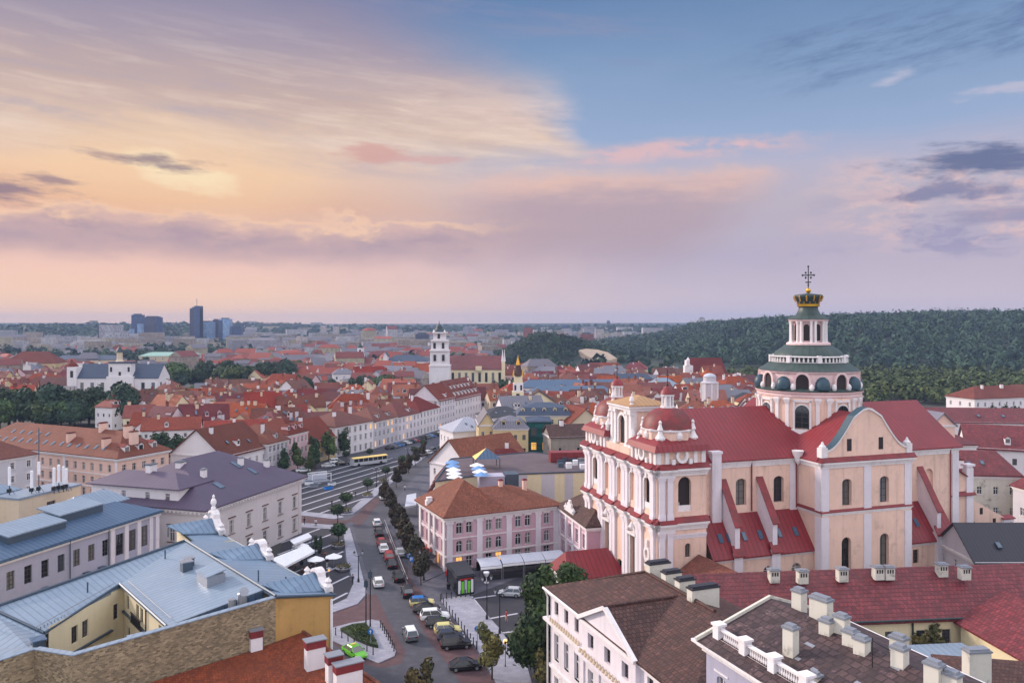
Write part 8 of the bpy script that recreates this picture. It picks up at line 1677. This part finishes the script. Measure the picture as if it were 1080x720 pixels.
for px, Y, s, v, lab, kd in ((143, 262, .95, 0, 'green tree left of the big pair behind the pink hotel', 'broad'), (173, 258, 1.05, 0, 'biggest tree of the pair behind the pink hotel', 'broad'), (186, 262, .8, 1, 'bushy tree between the pink hotel and white gable', 'broad'), (46, 268, 1.15, 1, 'large round tree left behind the pink hotel', 'broad'), (75, 262, .7, 2, 'small tree right of the large round one behind the hotel', 'broad'), (196, 275, .6, 1, 'bright green tree above the white-gabled house', 'broad'), (260, 295, .95, 0, 'pointed dark spruce among red roofs', 'spruce'), (228, 272, .45, 1, 'light green bush among the red roofs', 'broad'), (106, 300, .7, 1, 'yellowish green tree beside the cream-walled red roofs', 'broad'), (470, 300, .6, 0, 'dark tree between the street and the pale pavilion', 'broad')):
    tree(kd, lab, PD(px, 0, Y).xy, s, v, 'trees among the roofs')
# ------------------------------------------------------------------ houses of the old town
NH = 0; occ = []
def blocked(x, y):
    px = CX+F*x/y
    if y < 420 and (x > -74+(y-237)*.40) and (px < 520): return True          # square and street
    if px > 500 and y < 300: return True
    if px < 205 and y < 300 and not (px > 120 and y > 268): return True
    if px < 118 and y < 420: return True
    if y < 250: return True
    if px > 640 and y < 300: return True
    if px > 900 and y < 420: return True
    if y > 420 and x > 130+(640-y)*.28 and y > 520: return True
    for ax, ay, ar in ((-217, 478, 32), (-48, 526, 14), (-25, 545, 28), (4, 348, 14), (118, 566, 20), (89, 360, 9), (-144, 764, 8)):
        if (x-ax)**2+(y-ay)**2 < ar*ar: return True
    if px > 845: return True
    if 168 < px < 268 and 470 < y < 650: return True
    if 335 < px < 395 and 440 < y < 545: return True
    if 62 < px < 178 and 385 < y < 482: return True
    if 448 < px < 536 and 425 < y < 545: return True
    return False
rh_ = random.Random(21); LAST = ['']
roofs = {'red': mk('brick_red_tiles', rgb(154, 74, 52), rgb(118, 54, 44), pat='tile', pw=.4, ph=.5, var=.6, vs=.1, fine=.2, fs=.6, rnd=.2), 'orange-red': mk('orange_red_tiles', rgb(172, 88, 58), rgb(134, 66, 48), pat='tile', pw=.4, ph=.5, var=.6, vs=.1, fine=.2, fs=.6, rnd=.16), 'maroon': mk('maroon_tiles', rgb(118, 54, 56), rgb(92, 42, 46), pat='tile', pw=.4, ph=.5, var=.6, vs=.1, fine=.2, fs=.6, rnd=.18), 'rust-brown': mk('rust_brown_tiles', rgb(128, 76, 62), rgb(96, 56, 50), pat='tile', pw=.4, ph=.5, var=.6, vs=.1, fine=.2, fs=.6, rnd=.18), 'grey': GRYM}
walls = {'white': W_, 'cream': CREAM, 'pale grey': GREY, 'beige': BEIGE, 'yellow': YEL, 'rose': ROSE}
rows = []; y = 262.0
while y < 640 and NH < 300: rows.append(y); y += 15+y*.014
for ri, yr in enumerate(rows):
    x = -yr*.66-10; cnt = {}
    while x < yr*.66+10 and NH < 300:
        Lh = rh_.uniform(10, 20)*(1 if yr < 450 else 1.15); yy = yr+rh_.uniform(-4, 4)
        if blocked(x+Lh/2, yy) or blocked(x, yy) or blocked(x+Lh, yy+6) or rh_.random() < .04: x += 9; continue
        if rh_.random() < .09:
            nt_ = cnt['t'] = cnt.get('t', 0)+1; tree('broad', f'leafy courtyard tree, {OR[nt_-1]} tree from the left in {OR[ri]} rooftop row', (x+4, yy, 0), rh_.uniform(.75, 1.05)*(1 if yr < 450 else 1.15), rh_.randrange(3), 'courtyard trees of the old town'); x += 9; continue
        rk = rh_.choices(list(roofs), (36, 14, 16, 24, 10))[0]; wk = rh_.choices(list(walls), (36, 18, 16, 14, 10, 6))[0]; sh = rh_.choice(['gable', 'gable', 'hip']); ang = rh_.choice([.3, .3, .35, -.25, .1, 1.25, 1.3, -.3])*1.0+rh_.uniform(-.08, .08)
        if abs(ang) > 1: Lh *= .8
        Wd = rh_.uniform(9, 13); ez = rh_.uniform(6.5, 10.5); rhh = Wd*rh_.uniform(.36, .52); sec = 'left' if CX+F*x/yy < 330 else ('middle' if CX+F*x/yy < 640 else 'right'); cnt[sec] = cnt.get(sec, 0)+1
        where = {'left': 'west quarter', 'middle': 'quarter below the bell tower', 'right': 'quarter behind the church'}[sec]
        ds = tuple((0, rh_.uniform(.15, .85), .22) for _ in range(rh_.choice([0, 0, 1, 2, 3])) ) if yr < 480 else (); ch = tuple((rh_.choice([0, 0, 2]), rh_.uniform(.12, .88), rh_.uniform(.7, .98)) for _ in range(rh_.choice([1, 2, 2, 3]) if yr < 520 else 1)); sk = tuple((0, rh_.uniform(.15, .85), rh_.uniform(.35, .6)) for _ in range(rh_.choice([0, 1, 3]))) if yr < 430 else ()
        near = yr < 380
        LAST[0] = house('old_town_house', f'{rk} {"gabled" if sh == "gable" else "hipped"} roof, {wk} walls, {OR[cnt[sec]-1]} in {OR[ri]} row, {where}', 'house', (x, yy), (math.cos(ang), math.sin(ang)), Lh, Wd, ez, rhh, walls[wk], roofs[rk], sh, 2 if near else 1, (max(2, int(Lh/3.2)), 3) if near else (max(2, int(Lh/4)), 2), style='bare', ww=1.1 if near else 1.4, wh=1.5 if near else 1.9, group='red-roofed houses of the old town', chims=ch, chm=rh_.choice([W_, BEIGE, BRICKR, GREY, BEIGE]), dorms=ds, skys=sk, cheap=True, seed=NH, f0=1.0 if near else ez-3.6, over=.4)[0].name
        if yr < 470 and rh_.random() < .4 and abs(ang) < 1 and Lh > 11:
            hr = bpy.data.objects[LAST[0]]; dd = Vector((math.cos(ang), math.sin(ang))); nn = Vector((dd.y, -dd.x)); u0 = rh_.uniform(1, Lh-7); wq = rect(Vector((x, yy))+dd*u0+nn*rh_.uniform(3, 6), dd, rh_.uniform(4.5, 6), rh_.uniform(7, 9)); wz = ez-rh_.uniform(.3, 1.6)
            m = MB()
            for i in range(4): wall(m, wq[i], wq[(i+1) % 4], 0, wz)
            for i in ((0, 2) if (wq[1]-wq[0]).length < (wq[2]-wq[1]).length else (1, 3)): a_, b_ = wq[i], wq[(i+1) % 4]; mm = (a_+b_)/2; m.poly([(a_.x, a_.y, wz), (b_.x, b_.y, wz), (mm.x, mm.y, wz+rhh*.55-.1)])
            shift(m.build('wing_wall', walls[wk], hr), hr.location); m = MB(); gable(m, wq, wz, rhh*.55, .3); shift(m.build('wing_roof', roofs[rk], hr), hr.location)
            ops = rowops([(wq[1]-wq[0]).length/2], 1.0, wz-2.2, 1.4); dn = (wq[1]-wq[0]).normalized(); put_windows(hr, wq[0]+Vector((dn.y, -dn.x))*.21, dn, Vector((dn.y, -dn.x)), ops, 'bare')
        NH += 1; x += Lh*(.98 if abs(ang) < 1 else .75)+rh_.uniform(-.5, 2.5)
# ------------------------------------------------------------------ the rest of the city, one mass
def city(name, label, n, y0, y1, flat, hmin, hmax, cols, seed, lw=(10, 26), f=None, rp=(.45, .3, .25)):
    r = np.random.default_rng(seed); X = r.uniform(-1, 1, n); Y = np.sqrt(r.uniform(y0*y0, y1*y1, n)); X = X*(Y*.67+20); vs = []; fs = []; mi = []
    k = 0
    for x, y in zip(X, Y):
        if x > 60 and y > 520 and x > 100+(1500-y)*-.1 and y < 1500 and x > 80: continue
        if abs(x-56) < 85 and abs(y-960) < 150: continue
        if y < 900 and nz(x, y) > 1.2: continue
        if nz(x, y) > .5 and y > 700: continue
        if any((x-ax)**2+(y-ay)**2 < ar*ar for ax, ay, ar in ((-217, 478, 40), (-48, 526, 20), (-25, 545, 40), (118, 566, 26), (-144, 764, 14))): continue
        px = CX+F*x/y
        if px > 830 and y < 950: continue
        if x > 25 and 545 < y < 950: continue
        if 165 < px < 272 and y < 690: continue
        w, d = r.uniform(*lw)/2, r.uniform(8, 15)/2; h = r.uniform(hmin, hmax)*(1 if r.random() > .1 else 1.6); a = r.choice([.3, .3, -.25, 1.2, .1])+r.uniform(-.15, .15); ca, sa = math.cos(a), math.sin(a); z = 0 if f is None else float(f(np.array(x), np.array(y)))
        P4 = [(x+u*ca-v*sa, y+u*sa+v*ca) for u, v in ((-w, -d), (w, -d), (w, d), (-w, d))]; b = len(vs); vs += [(p[0], p[1], z-3) for p in P4]+[(p[0], p[1], z+h) for p in P4]; wi = r.integers(0, 4)
        fs += [(b, b+1, b+5, b+4), (b+1, b+2, b+6, b+5), (b+2, b+3, b+7, b+6), (b+3, b, b+4, b+7)]; mi += [wi]*4; ri = 4+r.choice(3, p=rp)
        if flat and r.random() < flat: fs.append((b+4, b+5, b+6, b+7)); mi.append(7)
        else:
            rh = d*r.uniform(.6, .9); hp = w*r.choice([1.0, .6]); b2 = len(vs); e = .5
            G4 = [(x+u*ca-v*sa, y+u*sa+v*ca, z+h-.15) for u, v in ((-w-e, -d-e), (w+e, -d-e), (w+e, d+e), (-w-e, d+e))]; vs += G4+[(x-hp*ca, y-hp*sa, z+h+rh), (x+hp*ca, y+hp*sa, z+h+rh)]
            fs += [(b2, b2+1, b2+5, b2+4), (b2+2, b2+3, b2+4, b2+5), (b2+1, b2+2, b2+5), (b2+3, b2, b2+4)]; mi += [ri, ri, wi if hp == w else ri, wi if hp == w else ri]
    mb = MB(); mb.v = vs; mb.f = [list(q) for q in fs]; mb.m = mi; o = mb.build(name, cols); return tag(o, label, kind='stuff')
CW_ = [mk('far_wall_'+n_, k_, tuple(v*.55 for v in k_[:3])+(1,), pat='tile', pw=2.6, ph=3.0, mortar=.9, var=.4, vs=.02, fine=.05, fs=.1) for n_, k_ in (('white', rgb(184, 180, 186)), ('cream', rgb(178, 166, 144)), ('grey', rgb(160, 156, 164)), ('beige', rgb(160, 146, 136)))]
CR_ = [mk('far_roof_'+n_, k_, None, var=.6, vs=.02, fine=.15, fs=.15) for n_, k_ in (('red', rgb(146, 74, 62)), ('maroon', rgb(118, 62, 60)), ('grey', rgb(112, 108, 118)), ('flat', rgb(128, 128, 140)))]
city('distant_houses', 'mass of distant red-roofed houses beyond the old town', 1700, 520, 1150, .2, 6, 11, CW_+CR_, 5, rp=(.32, .28, .4))
city('distant_city', 'mass of pale distant city blocks reaching to the horizon', 2200, 1100, 2700, .8, 8, 22, CW_+CR_, 6, (16, 55), rp=(.15, .15, .7))
city('ridge_blocks', 'far apartment blocks standing along the horizon ridges', 420, 2700, 3600, .95, 10, 24, CW_+CR_, 8, (20, 70), ridgeL)
# ------------------------------------------------------------------ haze
m = bpy.data.materials.new('evening_haze'); m.use_nodes = True; nt = m.node_tree; nt.nodes.clear(); pv = nt.nodes.new('ShaderNodeVolumePrincipled'); pv.inputs['Color'].default_value = (.38, .5, .78, 1); pv.inputs['Density'].default_value = 1.35e-4; pv.inputs['Anisotropy'].default_value = .0
ou = nt.nodes.new('ShaderNodeOutputMaterial'); nt.links.new(pv.outputs[0], ou.inputs['Volume'])
mb = MB(); mb.box((-5200, -120, -1.2), (5200, 5600, 100)); o = mb.build('haze', m); tag(o, kind='stuff')
